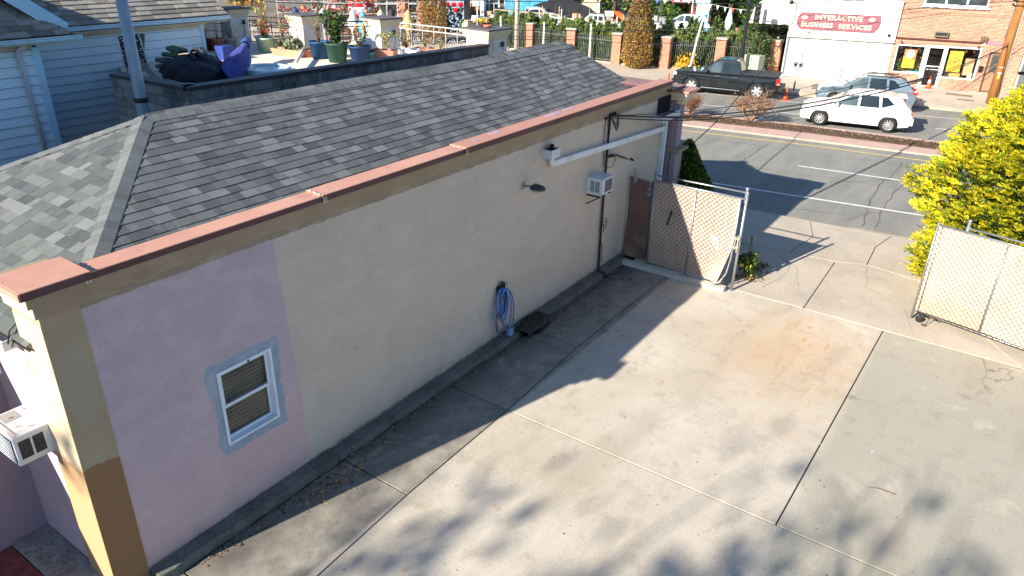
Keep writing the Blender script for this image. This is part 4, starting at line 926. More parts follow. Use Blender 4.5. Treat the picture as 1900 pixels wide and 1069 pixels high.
roof_slab('roof_back', [(8.0,24.2,6.77),(14.9,24.2,6.77),(14.9,27.4,4.95),(8.0,27.4,4.95)], .10, MAT_FELT, hs)
house_roof(8.0,14.9,21.08,4.985,9,.42,r1)
r2 = roof_slab('roof', [(0.5,19.14,5.02),(9.2,19.14,5.02),(8.3,20.9,6.03),(.5,20.9,6.03)], .08, MAT_FELT, hs)
house_roof(.5,9.1,19.12,5.03,7,.55,r2,xr=.13)
# the cross gable's white rake over the left wing
mb = MB(); mb.bar((9.16,19.5,5.10),(7.0,20.3,6.9),.16,.24); mb.bar((9.26,19.62,5.16),(7.1,20.42,6.96),.12,.20); mb.build('rake_board', MAT_TRW, hs)
roof_slab('gable_roof', [(9.3,19.68,5.25),(7.1,20.5,7.08),(7.1,26.5,7.08),(9.3,26.5,5.25)], .08, MAT_FELT, hs)
roof_slab('gable_roof', [(4.9,19.68,5.25),(4.9,26.5,5.25),(7.1,26.5,7.08),(7.1,20.5,7.08)], .08, MAT_FELT, hs)
mb = MB(); mb.box(1.0,9.1,19.22,19.52,4.86,4.89); mb.box(1.0,8.3,19.44,19.52,4.74,4.86); mb.build('soffit', MAT_SOF, hs)
mb = MB(); mb.tube([(8.06,19.30,4.9),(8.06,19.30,4.82),(7.98,19.36,4.76),(7.94,19.42,4.66),(7.98,19.42,4.5),(7.99,19.42,.5)], .06, 8); mb.box(7.90,8.08,19.35,19.49,4.44,4.5); mb.build('downspout', M('downspout_grey', lin(196,200,200), .5, .08, 2, 40, .1, .05, dirt=lin(150,148,138)), hs)
mb = MB(); mb.box(1.0,8.3,19.3,19.6,1.9,2.14); mb.build('base_band', M('base_dark', lin(50,46,48), .8, .15), hs)
# ---- concrete block wall with its dark cap, every visible block a piece
bw = thing('block_wall', 'dark stained concrete block wall with black cap along the neighbouring roof deck', 'block wall')
def mat_block():
    t = NT('stained_block'); p = t.pos(); oi = t.n('ShaderNodeObjectInfo').outputs['Random']; n = t.noise(1.3, 6, .7, p, (1,1,.7)); f = t.noise(50, 3, .6, p); s_ = t.noise(2.2, 6, .75, p, (2,2,.5))
    c = t.mix(oi, lin(112,114,112), lin(142,144,140)); c = t.mix(t.ramp(n, .42, .62, 0, .7), c, lin(74,74,70)); c = t.mix(t.ramp(s_, .56, .7, 0, .6), c, lin(176,180,176)); c = t.mix(t.ramp(s_, .40, .3, 0, .7), c, lin(50,48,40))
    c = t.mix(.2, c, t.mix(t.ramp(f, .3, .7), (0,0,0), (1,1,1)), 'OVERLAY'); t.bump(f, .4, .008); return t.done(c, .95, 0, .2)
MAT_BLOCK = mat_block(); MAT_MORT = M('mortar_dark', lin(84,84,80), .95, .2, 3, 40, .2, .2, coord='pos')
BA, BB, BC = Vector((8.6,13.85,0)), Vector((18.2,13.4,0)), Vector((8.45,16.4,0))
CAPZ = 4.52
def blocks(a, c, z0, z1, flip):
    d = (c-a); L = d.length; d.normalize(); n = Vector((d.y,-d.x,0))*(1 if not flip else -1)      # outward
    mb = MB(); q = n*.09; 
    mb.add([tuple(p) for p in (a-q*.05, c-q*.05, c-q*2, a-q*2)]+[(p.x,p.y,z1) for p in (a-q*.05, c-q*.05, c-q*2, a-q*2)], [(0,3,2,1),(4,5,6,7),(0,1,5,4),(1,2,6,5),(2,3,7,6),(3,0,4,7)])
    mb.build('core', MAT_MORT, bw)
    bm_ = MB(); bm_.box(0,.394,-.05,.012,0,.19); me = bm_.mesh('block', MAT_BLOCK)
    rows = int((z1-2.9)/.2); k = 0
    for r in range(rows):
        z = z1-.2*(r+1); u = -(r%2)*.2
        while u < L:
            u0, u1 = max(0,u), min(L,u+.394); u += .4
            if u1-u0 < .05: continue
            o = put('block', me, bw); M_ = Matrix((d, n, Vector((0,0,1)))).transposed().to_4x4(); P = a+d*u0+n*random.uniform(0,.004); M_.translation = (P.x,P.y,z)
            o.matrix_local = M_ @ Matrix.Diagonal(((u1-u0)/.394,1,1,1))
blocks(BA, BB, 0, CAPZ-.07, False); blocks(BA, BC, 0, CAPZ-.07, True)
MAT_CAP = M('cap_black', lin(52,50,56), .5, .2, 2, 30, .15, .1)
def capstrip(a, c, flip):
    d = (c-a).normalized(); n = Vector((d.y,-d.x,0))*(1 if not flip else -1); mb = MB(); p = [a+n*.05, c+n*.05, c-n*.26, a-n*.26]
    mb.add([(q.x,q.y,CAPZ-.068) for q in p]+[(q.x,q.y,CAPZ) for q in p], [(0,3,2,1),(4,5,6,7),(0,1,5,4),(1,2,6,5),(2,3,7,6),(3,0,4,7)]); mb.build('cap', MAT_CAP, bw)
capstrip(BA, BB, False); capstrip(BA+Vector((-.004,.06,0)), BC, True)
# ---- deck
dk = thing('roof_deck', None, None); dk['kind'] = 'structure'
MAT_DECK = M('deck_concrete', lin(222,214,198), .85, .08, .8, 30, .12, .1, coord='pos', dirt=lin(196,190,176))
mb = MB(); mb.prism([(8.7,14.0),(18.3,13.4),(19.3,13.4),(19.3,18.5),(17.4,20.),(17.0,26.5),(14.24,26.5),(14.24,21.5),(11.3,21.5),(8.55,16.4)][::-1][::-1], 2.6, 3.74); mb.build('deck_body', M('deck_side', lin(150,146,138), .9, .12), dk)
for q in ([(8.75,14.15),(12.6,13.95),(12.6,21.45),(11.35,21.45),(8.65,16.4)],[(12.6,13.95),(15.4,13.75),(15.4,18.6),(12.6,18.6)],[(12.6,18.6),(15.4,18.6),(15.4,21.45),(12.6,21.45)],[(14.26,21.47),(17.2,21.47),(17.0,26.4),(14.26,26.4)],[(15.4,13.75),(19.25,13.45),(19.25,18.4),(17.5,19.9),(17.3,21.45),(15.4,21.45)]):
    slab(q, dk, 3.8, MAT_DECK, .02)
# ---- stucco piers
MAT_PIER = mat_trim('pier_white', lin(222,212,200), lin(234,226,214)); MAT_PTOP = M('pier_cap_grey', lin(96,92,94), .7, .15, 2, 30, .15, .1)
def pier(x, y, sz, zt, label, rot=0):
    t = thing('garden_pier', label, 'pier', (x+sz/2,y+sz/2,3.6), rot, 'cream piers along the roof deck'); h = sz/2; H = zt-3.6; mb = MB()
    vs = []
    for z, r in ((-3.6,h),(0,h*.98),(H-.30,h*.90),(H-.28,h*.92)): vs += [(-r,-r,z),(r,-r,z),(r,r,z),(-r,r,z)]
    mb.add(vs, [(4*i+j,4*i+(j+1)%4,4*i+4+(j+1)%4,4*i+4+j) for i in range(3) for j in range(4)]+[(12,13,14,15)]); soft(mb.build('shaft', MAT_PIER, t), .015)
    mb = MB()
    for z0, z1, k in ((H-.28,H-.19,.96),(H-.19,H-.10,1.04),(H-.10,H-.035,1.12)): mb.box(-h*k,h*k,-h*k,h*k,z0,z1)
    soft(mb.build('cap_moulding', MAT_CREAM, t), .01)
    mb = MB(); mb.box(-h*1.17,h*1.17,-h*1.17,h*1.17,H-.034,H+.01); mb.build('cap', MAT_PTOP, t)
    mb = MB(); mb.box(h*.3,h*.5,-h*.92-.06,-h*.92,H-.52,H-.38); mb.tube([(h*.1,-h*.92-.02,H-.5),(h*.2,-h*.92-.14,H-.5),(h*.2,-h*.92-.16,H-.8),(h*.05,-h*.92-.12,H-.95)], .012, 5); mb.build('lamp_bracket', MAT_BLK, t)
    return t
pier(16.15,22.75,.74,4.98,'cream stucco pier farthest left, next to the white house corner', -.1); pier(16.6,19.6,.86,4.96,'cream stucco pier behind the long terracotta trough and pale green pot', -.1)
pier(18.45,17.95,.86,4.86,'cream stucco pier with a half-shaded face behind the terracotta planters', -.1); pier(18.4,13.5,.98,4.88,'cream stucco pier at the far end of the dark block wall', -.07)
# ---- scrolled iron railing between the piers
MAT_IRON = M('iron_pale', lin(186,186,184), .5, .15, 6, 40, .1, .05, metal=.2); MAT_IRONB = M('iron_black', (.02,.02,.022), .5, .2)
def spiral(c, r, turns, d, n, sgn=1, a0=0.): return [(c+d*0)+d*(r*(1-i/n*.85)*math.cos(a0+sgn*2*math.pi*turns*i/n))+Vector((0,0,1))*(r*(1-i/n*.85)*math.sin(a0+sgn*2*math.pi*turns*i/n)) for i in range(n+1)]
def railing(a, c, z0, z1, label, mat):
    a, c = Vector((*a,0)), Vector((*c,0)); L = (c-a).length; d = (c-a).normalized(); t = thing('iron_railing', label, 'railing', (a.x,a.y,z0), 0, 'scrolled iron railings between the piers'); H = z1-z0; up = Vector((0,0,1))
    for z in (.05,H-.16,H): mb = MB(); mb.bar(tuple(up*z), tuple(d*L+up*z), .025,.035); mb.build('rail', mat, t)
    n = max(2, int(L/.42))
    for i in range(n+1): mb = MB(); mb.bar(tuple(d*(L*i/n)), tuple(d*(L*i/n)+up*H), .022,.022, up=(1,0,0)); mb.build('baluster', mat, t)
    for i in range(n):
        mb = MB(); m_ = d*(L*(i+.5)/n); mb.tube([tuple(p) for p in spiral(m_+up*(H*.40), .19, 2.1, d, 34, 1 if i%2 else -1, 1.2)], .011, 4); mb.tube([tuple(p) for p in spiral(m_+up*(H-.08), .07, 1, d, 14)], .008, 4)
        mb.build('scroll', mat, t)
railing((18.95,17.6),(18.95,14.7), 3.9, 4.74, 'grey scrolled iron railing nearest the block wall, between its last two piers', MAT_IRON)
railing((17.35,19.4),(18.6,18.5), 3.85, 4.75, 'dark scrolled iron railing in the short gap between the middle piers', MAT_IRONB)
railing((16.75,22.6),(17.0,20.6), 3.85, 4.6, 'dark scrolled iron railing behind the flowering pots near the white house', MAT_IRONB)
# ---- pots
def pot_mesh(t, r0, r1, h, mat, rim=.03, n=16):
    mb = MB(); mb.lathe([(r0,0),(r1*.96,h-rim*1.6),(r1*1.06,h-rim*1.6),(r1*1.08,h),(r1*.94,h),(r1*.9,h-.05)], n=n, close=False); mb.lathe([(.0,.005),(r0,.0)], n=n, close=False); mb.build('pot', mat, t)
    mb = MB(); mb.lathe([(.0,h-.045),(r1*.93,h-.05)], n=n, close=False); mb.build('soil', MAT_MULCH, t)
def twig_plant(mb, base, h, n, spread, r=.006, leaf=None, lm=1, leaf_n=6, ls=.05):
    for i in range(n):
        a = random.random()*6.28; s_ = spread*random.random()**.6; pts = [Vector(base)]; k = 4
        for j in range(1,k+1):
            f_ = j/k; pts.append(Vector((base[0]+math.cos(a)*s_*f_**1.3+random.uniform(-.03,.03), base[1]+math.sin(a)*s_*f_**1.3+random.uniform(-.03,.03), base[2]+h*random.uniform(.8,1.1)*f_)))
        mb.tube(pts, [r*(1-.7*j/k) for j in range(k+1)], 4, 0)
        if leaf:
            for j in range(leaf_n):
                q = pts[1+random.randrange(k)] + Vector((random.gauss(0,.05),random.gauss(0,.05),random.gauss(0,.05))); leaf_quad(mb, q, ls*random.uniform(.6,1.3), random.choice(lm) if isinstance(lm,(list,tuple)) else lm)
def leaf_quad(mb, q, s_, m, up=.4):
    d = Vector((random.gauss(0,1),random.gauss(0,1),random.gauss(up,.7))).normalized(); w_ = d.orthogonal().normalized(); w_ = (w_*math.cos(1.3*random.random()*4)+d.cross(w_)*math.sin(random.random()*6)).normalized()*s_*.38
    mb.add([tuple(q-d*s_*.5), tuple(q+w_), tuple(q+d*s_*.5), tuple(q-w_)], [(0,1,2,3)], m)
MG = {k: M('pot_'+k, lin(*c), .6, .12, 3, 30, .12, .05) for k, c in dict(blue=(22,76,120),navy=(28,62,108),green=(50,88,72),pale=(176,206,180),grey=(96,98,88),terra=(206,146,116),terra2=(188,126,104),white=(224,228,230),silver=(190,186,170),brown=(120,64,50),teal=(70,140,130)).items()}
F_G = FOLIAGE('leaf_green', lin(74,104,46)); F_Y = FOLIAGE('leaf_yellow', lin(190,180,72)); F_R = FOLIAGE('flower_red', lin(206,52,62)); F_PK = FOLIAGE('flower_pink', lin(226,120,160)); F_DRY = FOLIAGE('leaf_dry', lin(176,140,92)); F_OR = FOLIAGE('flower_orange', lin(226,128,52)); F_GREY = FOLIAGE('leaf_greygreen', lin(140,148,118)); F_TW = M('twig_brown', lin(112,86,66), .9, .25); F_DK = FOLIAGE('leaf_dark', lin(44,70,40))
LEAFM = [F_TW, F_G, F_Y, F_R, F_PK, F_DRY, F_OR, F_GREY, F_DK]
def potted(label, x, y, r0, r1, h, mat, plant, nm='flower_pot'):
    t = thing(nm, label, 'plant pot', (x,y,3.8), random.random()); pot_mesh(t, r0, r1, h, mat)
    mb = MB(); plant(mb, (0,0,h-.05))
    if mb.v: mb.build('plant', LEAFM, t, fix=False)
    return t
potted('pale green pot with a tall twiggy plant of yellow leaves and red flowers', 15.95,20.75,.22,.30,.46, MG['pale'], lambda mb,q: (twig_plant(mb,q,1.15,20,.42,.009,1,[1,2,2,3],7,.09), twig_plant(mb,q,.5,16,.35,.006,1,[5,5,4],5,.06)))
potted('white pot of dry flowers behind the pale green pot', 16.3,21.35,.2,.27,.42, MG['white'], lambda mb,q: twig_plant(mb,q,.55,14,.34,.006,1,[5,5,3],6,.06))
potted('dark grey-green tapered pot with thin dry stems', 16.15,20.15,.2,.31,.52, MG['grey'], lambda mb,q: twig_plant(mb,q,.7,16,.35,.006,1,[5,2,1],5,.06))
potted('bright blue pot with dry brown stems in front of a cream pier', 16.2,18.5,.24,.33,.52, MG['blue'], lambda mb,q: twig_plant(mb,q,.75,14,.4,.008,1,[5,5,1],4,.06))
potted('green pot with a dense leafy dark green bush', 16.1,17.62,.26,.35,.56, MG['green'], lambda mb,q: twig_plant(mb,q,.85,34,.42,.009,1,[1,8,8,1,8],26,.10))
potted('dark blue pot of blue-grey leaves beside the green pot', 16.45,17.0,.25,.33,.5, MG['navy'], lambda mb,q: twig_plant(mb,q,.35,22,.36,.006,1,[7,8],6,.08))
potted('round silver-beige jar pot by the white house corner', 15.55,22.1,.18,.22,.36, MG['silver'], lambda mb,q: twig_plant(mb,q,.4,10,.3,.006,1,[5,1],3,.05))
potted('square-ish brown pot of bare twigs against the house corner', 14.9,22.5,.17,.22,.34, MG['brown'], lambda mb,q: twig_plant(mb,q,.6,10,.25,.005))
potted('terracotta pot of bare twigs between the brown pot and the silver jar', 15.1,22.15,.2,.24,.38, MG['terra2'], lambda mb,q: twig_plant(mb,q,.75,10,.28,.005))
potted('small terracotta pot at the end of the long trough', 16.15,18.95,.14,.19,.24, MG['terra2'], lambda mb,q: None)
potted('small teal pot squeezed between the dark blue pot and a terracotta planter', 16.8,16.95,.14,.18,.3, MG['teal'], lambda mb,q: twig_plant(mb,q,.3,8,.2,.005,1,[1,7],4,.05))
def trough(label, x, y, rz, L, Wd, h, mat, plant, nm='planter_trough'):
    t = thing(nm, label, 'planter', (x,y,3.8), rz); mb = MB(); a, c = L/2, Wd/2
    vs = [(-a*.88,-c*.8,0),(a*.88,-c*.8,0),(a*.88,c*.8,0),(-a*.88,c*.8,0),(-a,-c,h),(a,-c,h),(a,c,h),(-a,c,h),(-a*.93,-c*.86,h),(a*.93,-c*.86,h),(a*.93,c*.86,h),(-a*.93,c*.86,h),(-a*.9,-c*.8,h-.05),(a*.9,-c*.8,h-.05),(a*.9,c*.8,h-.05),(-a*.9,c*.8,h-.05)]
    mb.add(vs, [(0,3,2,1)]+[(4*i+j,4*i+(j+1)%4,4*i+4+(j+1)%4,4*i+4+j) for i in range(3) for j in range(4)]); soft(mb.build('box', mat, t), .012)
    mb = MB(); mb.quad((-a*.9,-c*.8,h-.045),(a*.9,-c*.8,h-.045),(a*.9,c*.8,h-.045),(-a*.9,c*.8,h-.045)); mb.build('soil', MAT_MULCH, t)
    mb = MB(); plant(mb, L, Wd, h)
    if mb.v: mb.build('plant', LEAFM, t, fix=False)
    return t
trough('long low orange terracotta trough with a grey-green tuft', 15.85,19.55,-1.4,1.25,.34,.22, MG['terra'], lambda mb,L,Wd,h: [leaf_quad(mb, Vector((random.gauss(.15,.16),random.gauss(0,.07),h+random.random()*.3)), .14, 7, 1.5) for _ in range(260)])
trough('terracotta planter with a small yellow bush beside the dark blue pot', 17.25,16.75,-1.2,.78,.4,.34, MG['terra2'], lambda mb,L,Wd,h: (twig_plant(mb,(.1,0,h),.5,12,.2,.006,1,[2,2,1],9,.07), twig_plant(mb,(-.2,0,h),.3,6,.2,.005)))
trough('white plastic tub holding grey-green herbs between two terracotta planters', 18.05,16.55,-1.2,.85,.4,.3, MG['white'], lambda mb,L,Wd,h: twig_plant(mb,(0,0,h),.55,30,.42,.005,1,[7,7,8,5],8,.06))
trough('long terracotta planter at the deck corner before the iron railing', 18.75,16.1,-1.2,1.1,.38,.3, MG['terra2'], lambda mb,L,Wd,h: (twig_plant(mb,(-.2,0,h),.4,20,.4,.005,1,[5,1,2],5,.05), twig_plant(mb,(.3,0,h),.18,14,.2,.004,1,[2,1],6,.05)))
for (x,y,l) in ((19.1,14.3,'tiny bowl of green succulents on top of the last cream pier'),(18.8,13.9,'tiny terracotta saucer on top of the last cream pier')):
    t = thing('small_pot', l, 'plant pot', (x,y,4.895)); mb = MB(); mb.lathe([(.08,0),(.14,.07),(.13,.08),(.1,.05)], n=12); mb.build('bowl', MG['terra2'] if 'saucer' in l else MG['brown'], t)
    if 'succ' in l: mb = MB(); [leaf_quad(mb, Vector((random.gauss(0,.09),random.gauss(0,.09),.1+random.random()*.12)), .1, 2) for _ in range(60)]; mb.build('plant', LEAFM, t, fix=False)
# white slab wall leaning behind the pots, white cover by the blue pot
mb = MB(); mb.box(15.9,17.2,24.1,24.2,3.8,4.55); mb.box(15.85,17.25,24.05,24.25,4.55,4.6); tag(mb.build('low_wall', MAT_PIER), 'low pale stucco wall joining the far left pier and the house', 'low wall')
mb = MB(); mb.ball((0,0,.25), .42, 12, 0, (1,.8,.75)); o = mb.build('sheet_cover', M('sheet_white', lin(226,228,230), .8, .06), loc=(17.3,17.6,3.86)); tag(o, 'crumpled white plastic sheet heaped behind the dark blue pot', 'sheet')
for v in o.data.vertices: v.co += Vector((random.uniform(-.05,.05),random.uniform(-.05,.05),random.uniform(-.05,.05)))
t = thing('hose_coil', 'straw-coloured hose coil hung on the dark railing above the dark blue pot', 'hose', (17.7,18.3,4.45)); mb = MB()
for k in range(7): mb.tube([(.02*k+.01*math.sin(i), .24*math.sin(6.283*i/16), .26*math.cos(6.283*i/16)+random.uniform(-.02,.02)) for i in range(17)], .018, 5)
mb.build('coil', M('hose_straw', lin(206,172,124), .6, .15), t, fix=False)
# ---- clutter under the house wall
t = thing('folding_lounger', 'folded lounge chair with patterned sling leaning on the white clapboards behind the pole', 'lounge chair', (11.15,20.35,3.8), .15); t.scale = (1.05,.22,.74)
mb = MB()
for sy in (-.33,.33): mb.tube([(sy,-.75,0),(sy,-.1,1.1),(sy*.9,.02,1.32)], .02, 6)
mb.tube([(-.30,.02,1.32),(-.2,.05,1.42),(.2,.05,1.42),(.30,.02,1.32)], .02, 6); mb.tube([(-.33,-.62,.2),(.33,-.62,.2)], .02, 6); mb.build('frame', MAT_GALV, t)
tt = NT('sling_pattern'); ck = tt.n('ShaderNodeTexVoronoi'); tt.l(tt.obj(), ck.inputs['Vector']); ck.inputs['Scale'].default_value = 13; slm = tt.done(tt.mix(tt.ramp(ck.outputs['Distance'], .22, .3), lin(226,226,228), lin(34,30,44)), .8)
mb = MB(); mb.add([(-.31,-.66,.12),(.31,-.66,.12),(.31,-.1,1.08),(-.31,-.1,1.08),(-.29,.0,1.28),(.29,.0,1.28)], [(0,1,2,3),(3,2,5,4)]); mb.build('sling', slm, t)
for lab, a_, c_ in (('weathered bent plank leaning on the clapboards left of the pole', (11.15,20.1,3.8),(12.1,21.3,4.62)), ('weathered plank lying over the wall cap right of the pole', (10.1,17.2,3.95),(11.2,20.2,4.2))):
    mb = MB(); m_ = lerp(a_, c_, .5); mb.bar(a_, (m_[0],m_[1],m_[2]-.08), .14,.045); mb.bar((m_[0],m_[1],m_[2]-.08), c_, .14,.045); tag(mb.build('plank', M('plank_grey', lin(128,112,104), .9, .2, 4)), lab, 'plank')
t = thing('covered_grill', 'bulky heap under a black tarpaulin against the white clapboards', 'covered heap', (11.75,18.45,3.8), -.2); t.scale = (.80,.92,.66); mb = MB()
n = 30; prof = [(1.0,0),(1.06,.16),(1.02,.40),(.86,.60),(.5,.74),(.0,.80)]; vs = []
for i, (r, h) in enumerate(prof):
    for j in range(n):
        a_ = 2*math.pi*j/n; k_ = 1+.05*math.sin(a_*5+i)+.05*math.sin(a_*9-i*2); vs.append((r*.92*k_*math.cos(a_), r*1.1*k_*math.sin(a_), h*(1+.14*math.sin(a_*2+1)+.05*math.sin(a_*7))))
mb.add(vs, [(i*n+j,i*n+(j+1)%n,(i+1)*n+(j+1)%n,(i+1)*n+j) for i in range(5) for j in range(n)], 0, True); tp = NT('tarpaulin_black'); nn = tp.noise(5, 5, .7, tp.obj(), (2,2,.6)); tp.bump(nn, .8, .05); mb.build('tarpaulin', tp.done(lin(16,20,32), .6, 0, .4), t, fix=False)
mb = MB()
for k in range(8):
    a_ = -1.2+k*.42; mb.tube([(.6*math.cos(a_)+.1*k-.3,.6*math.sin(a_)+.2,.74),(.5*math.cos(a_)+.12*k-.3,.5*math.sin(a_)+.25,.95),(.3*math.cos(a_)+.12*k-.25,.3*math.sin(a_)+.3,.84)], [.05,.07,.04], 6)
mb.build('knotted_top', M('rope_dark', lin(54,54,66), .7, .3, 9), t); mb = MB(); mb.tube([(-.3,.3,.85),(.3,.35,.86),(.9,.1,.72)], .03, 5); mb.build('rope', M('rope_pale', lin(200,190,176), .8, .15), t)
mb = MB(); mb.add([(.7,-.55,.62),(1.0,-.8,.4),(.96,-.5,.42),(.72,-.3,.66)], [(0,1,2,3)]); o = mb.build('purple_flap', M('cloth_purple', lin(140,40,140), .7, .15), t); sd = o.modifiers.new('s','SOLIDIFY'); sd.thickness = .02
t = thing('cushion_pile', 'pile of green and dark patterned cushions on the heap by the clapboards', 'cushions', (12.0,19.75,3.8)); t.scale = (1,1,.85); 
for k,(x,y,z,m_) in enumerate(((-.25,.0,.34,0),(-.12,-.05,.50,0),(-.3,-.05,.20,0),(.20,.05,.52,1),(.4,.0,.42,1),(-.2,.05,.07,1),(.15,.05,.64,0))):
    mb = MB(); mb.box(-.22,.22,-.2,.2,-.07,.07); o = soft(mb.build('cushion', [M('cushion_green', lin(78,96,76), .85, .3, 9), M('cushion_dark', lin(44,42,56), .85, .3, 9)][m_], t, (x,y,z)), .06, 3); o.rotation_euler = (random.uniform(-.35,.35),random.uniform(-.35,.35),random.random()*3)
t = thing('folded_umbrella', 'folded blue-violet patio umbrella lying beside the small blue pool', 'umbrella', (12.0,17.15,3.82)); P0 = Vector((-.2,-.2,.12)); P1 = Vector((2.2,2.2,.62)); d = (P1-P0)
mb = MB(); vs = []; n = 16; k = 8
for i in range(k+1):
    f_ = i/k; c_ = P0+d*f_*.8; r = [.02,.22,.30,.31,.29,.25,.2,.15,.09][i]
    s1 = Vector((d.y,-d.x,0)).normalized()
    for j in range(n): a_ = 2*math.pi*j/n; rr = r*(1+.22*math.sin(a_*5+i*.3)); q = c_+s1*rr*math.cos(a_)+Vector((0,0,1))*rr*.7*math.sin(a_); vs.append(tuple(q))
mb.add(vs, [(i*n+j,i*n+(j+1)%n,(i+1)*n+(j+1)%n,(i+1)*n+j) for i in range(k) for j in range(n)], 0, True); um = M('umbrella_violet', lin(66,68,140), .7, .15, 3); mb.build('canopy', um, t, fix=False)
mb = MB(); mb.tube([tuple(P0+d*.78), tuple(P0+d*.86), tuple(P0+d*1.0)], [.10,.16,.12], 10); mb.build('canopy_end', M('umbrella_blue', lin(64,94,156), .6, .1), t); mb = MB(); mb.tube([tuple(P0+d*.80),tuple(P0+d*.83)], .15, 10); mb.build('tie_strap', M('strap_navy', lin(22,22,50), .7, .1), t)
t = thing('kiddie_pool', 'small round pale blue inflatable pool on the shaded deck', 'pool', (13.5,17.75,3.8)); mb = MB(); n = 36
for k in range(2): mb.tube([(.66*math.cos(6.2832*i/n), .66*math.sin(6.2832*i/n), .04+.05*k) for i in range(n+1)], .04, 8, caps=False)
mb.build('ring', M('pool_ring', lin(196,226,234), .4, .08), t, fix=False); mb = MB(); mb.lathe([(0,.07),(.66,.07)], n=n, close=False); wt = NT('pool_water'); nn = wt.noise(7, 4, .6, wt.obj()); wt.bump(nn, .3, .02); mb.build('water', wt.done(wt.mix(wt.ramp(nn, .4, .6), lin(186,232,238), lin(150,214,228)), .06, 0, .6), t)
mb = MB(); mb.tube([(14.2,17.3,4.0),(16.35,19.35,4.06)], .05, 8); tag(mb.build('paper_tube', M('tube_white', lin(226,216,204), .7, .08)), 'pale pole lying across the deck in front of the long trough', 'pole')
mb = MB(); mb.box(13.9,14.3,20.2,20.6,3.8,4.2); o = tag(mb.build('crate', M('crate_blue', lin(44,66,140), .6, .15)), 'small dark blue crate under the end of the clapboard wall', 'crate'); soft(o, .02)
# ---- tall lamp pole between the two buildings
t = thing('steel_post', 'tall grey steel post rising between the grey roof and block wall', 'post', (7.85,14.3,0))
mb = MB(); mb.tube([(0,0,-.1),(0,0,4.4),(0,0,6.9)], [.135,.115,.10], 16); mb.build('pole', M('pole_steel', lin(140,158,172), .45, .12, 2, 40, .12, .05, metal=.2, dirt=lin(150,146,136)), t)
mb = MB(); mb.lathe([(.125,4.28),(.135,4.29),(.135,4.36),(.125,4.37)], n=16); mb.box(-.02,.02,-.19,-.11,4.29,4.36); mb.build('strap', MAT_BLK, t)
mb = MB(); mb.lathe([(.12,6.88),(.12,6.96),(.0,7.02)], n=12); mb.build('pole_cap', MAT_GALV, t)
# ================================================================ VEHICLES AND STREET FURNITURE
MAT_TYRE = M('tyre', (.018,.018,.018), .85, .15, 6, 40, .1, .1); MAT_RIM = M('rim_silver', lin(196,198,200), .3, .08, 5, 40, .05, 0, metal=.6); MAT_GLASS = GLASS('car_glass'); MAT_GLASS2 = GLASS('car_glass_pale', (.05,.07,.07)); MAT_TRIMB = M('car_trim_black', (.016,.016,.017), .55, .15)
MAT_RED = PAINT('tail_light_red', lin(196,30,34), .2); MAT_LAMP = M('head_lamp', lin(210,214,216), .15, .05, 9, 40, .03, 0, spec=.8); MAT_CHR = M('chrome', lin(206,208,210), .18, .05, 5, 40, .03, 0, metal=1.)
def wheel(parent, x, y, r, side, spokes, wd=.24):
    t = thing('wheel', None, None); t.parent = parent; t.location = (x, y, r)
    s_ = side; mb = MB(); w2 = wd/2
    mb.lathe([(r*.62,-w2),(r*.9,-w2),(r*.985,-w2*.75),(r,-w2*.3),(r,w2*.3),(r*.985,w2*.75),(r*.9,w2),(r*.62,w2)], n=28, axis='y', close=False); mb.build('tyre', MAT_TYRE, t)
    mb = MB(); mb.lathe([(r*.64,s_*w2*.95),(r*.60,s_*w2*.98),(r*.57,s_*w2*.6)], n=28, axis='y', close=False); mb.lathe([(r*.16,s_*w2*.92),(r*.13,s_*w2*1.0),(.0,s_*w2*1.0)], n=14, axis='y', close=False)
    for k in range(spokes):
        a = 2*math.pi*k/spokes; dx, dz = math.cos(a), math.sin(a); q = r*(.17 if spokes < 8 else .075); px, pz = -dz, dx
        vs = []
        for rr, ww, yy in ((r*.1,q*.9,s_*w2*.93),(r*.60,q*(.75 if spokes < 8 else .9),s_*w2*.86)):
            for u in (-1,1): vs.append((dx*rr+px*ww*u, yy, dz*rr+pz*ww*u))
        vs += [(a_[0], a_[1]-s_*.03, a_[2]) for a_ in vs]
        mb.add(vs, [(0,1,3,2),(4,6,7,5),(0,2,6,4),(1,5,7,3)])
    mb.build('rim', MAT_RIM, t)
    mb = MB(); mb.lathe([(r*.63,s_*w2*.35),(.0,s_*w2*.35)], n=20, axis='y', close=False); mb.build('rim_backing', MAT_TRIMB, t, fix=False)  # dark backing that closes the wheel behind the spokes
def arch(cx, r, z0, n=9, lo=None):
    """points of a wheel arch opening, front to back (x falling)"""
    out = []; a0 = math.asin(max(-1, min(1, (z0-r[1])/r[0])))
    for i in range(n+1):
        a = a0+(math.pi-2*a0)*i/n; out.append((cx+r[0]*math.cos(a), r[1]+r[0]*math.sin(a)))
    return out
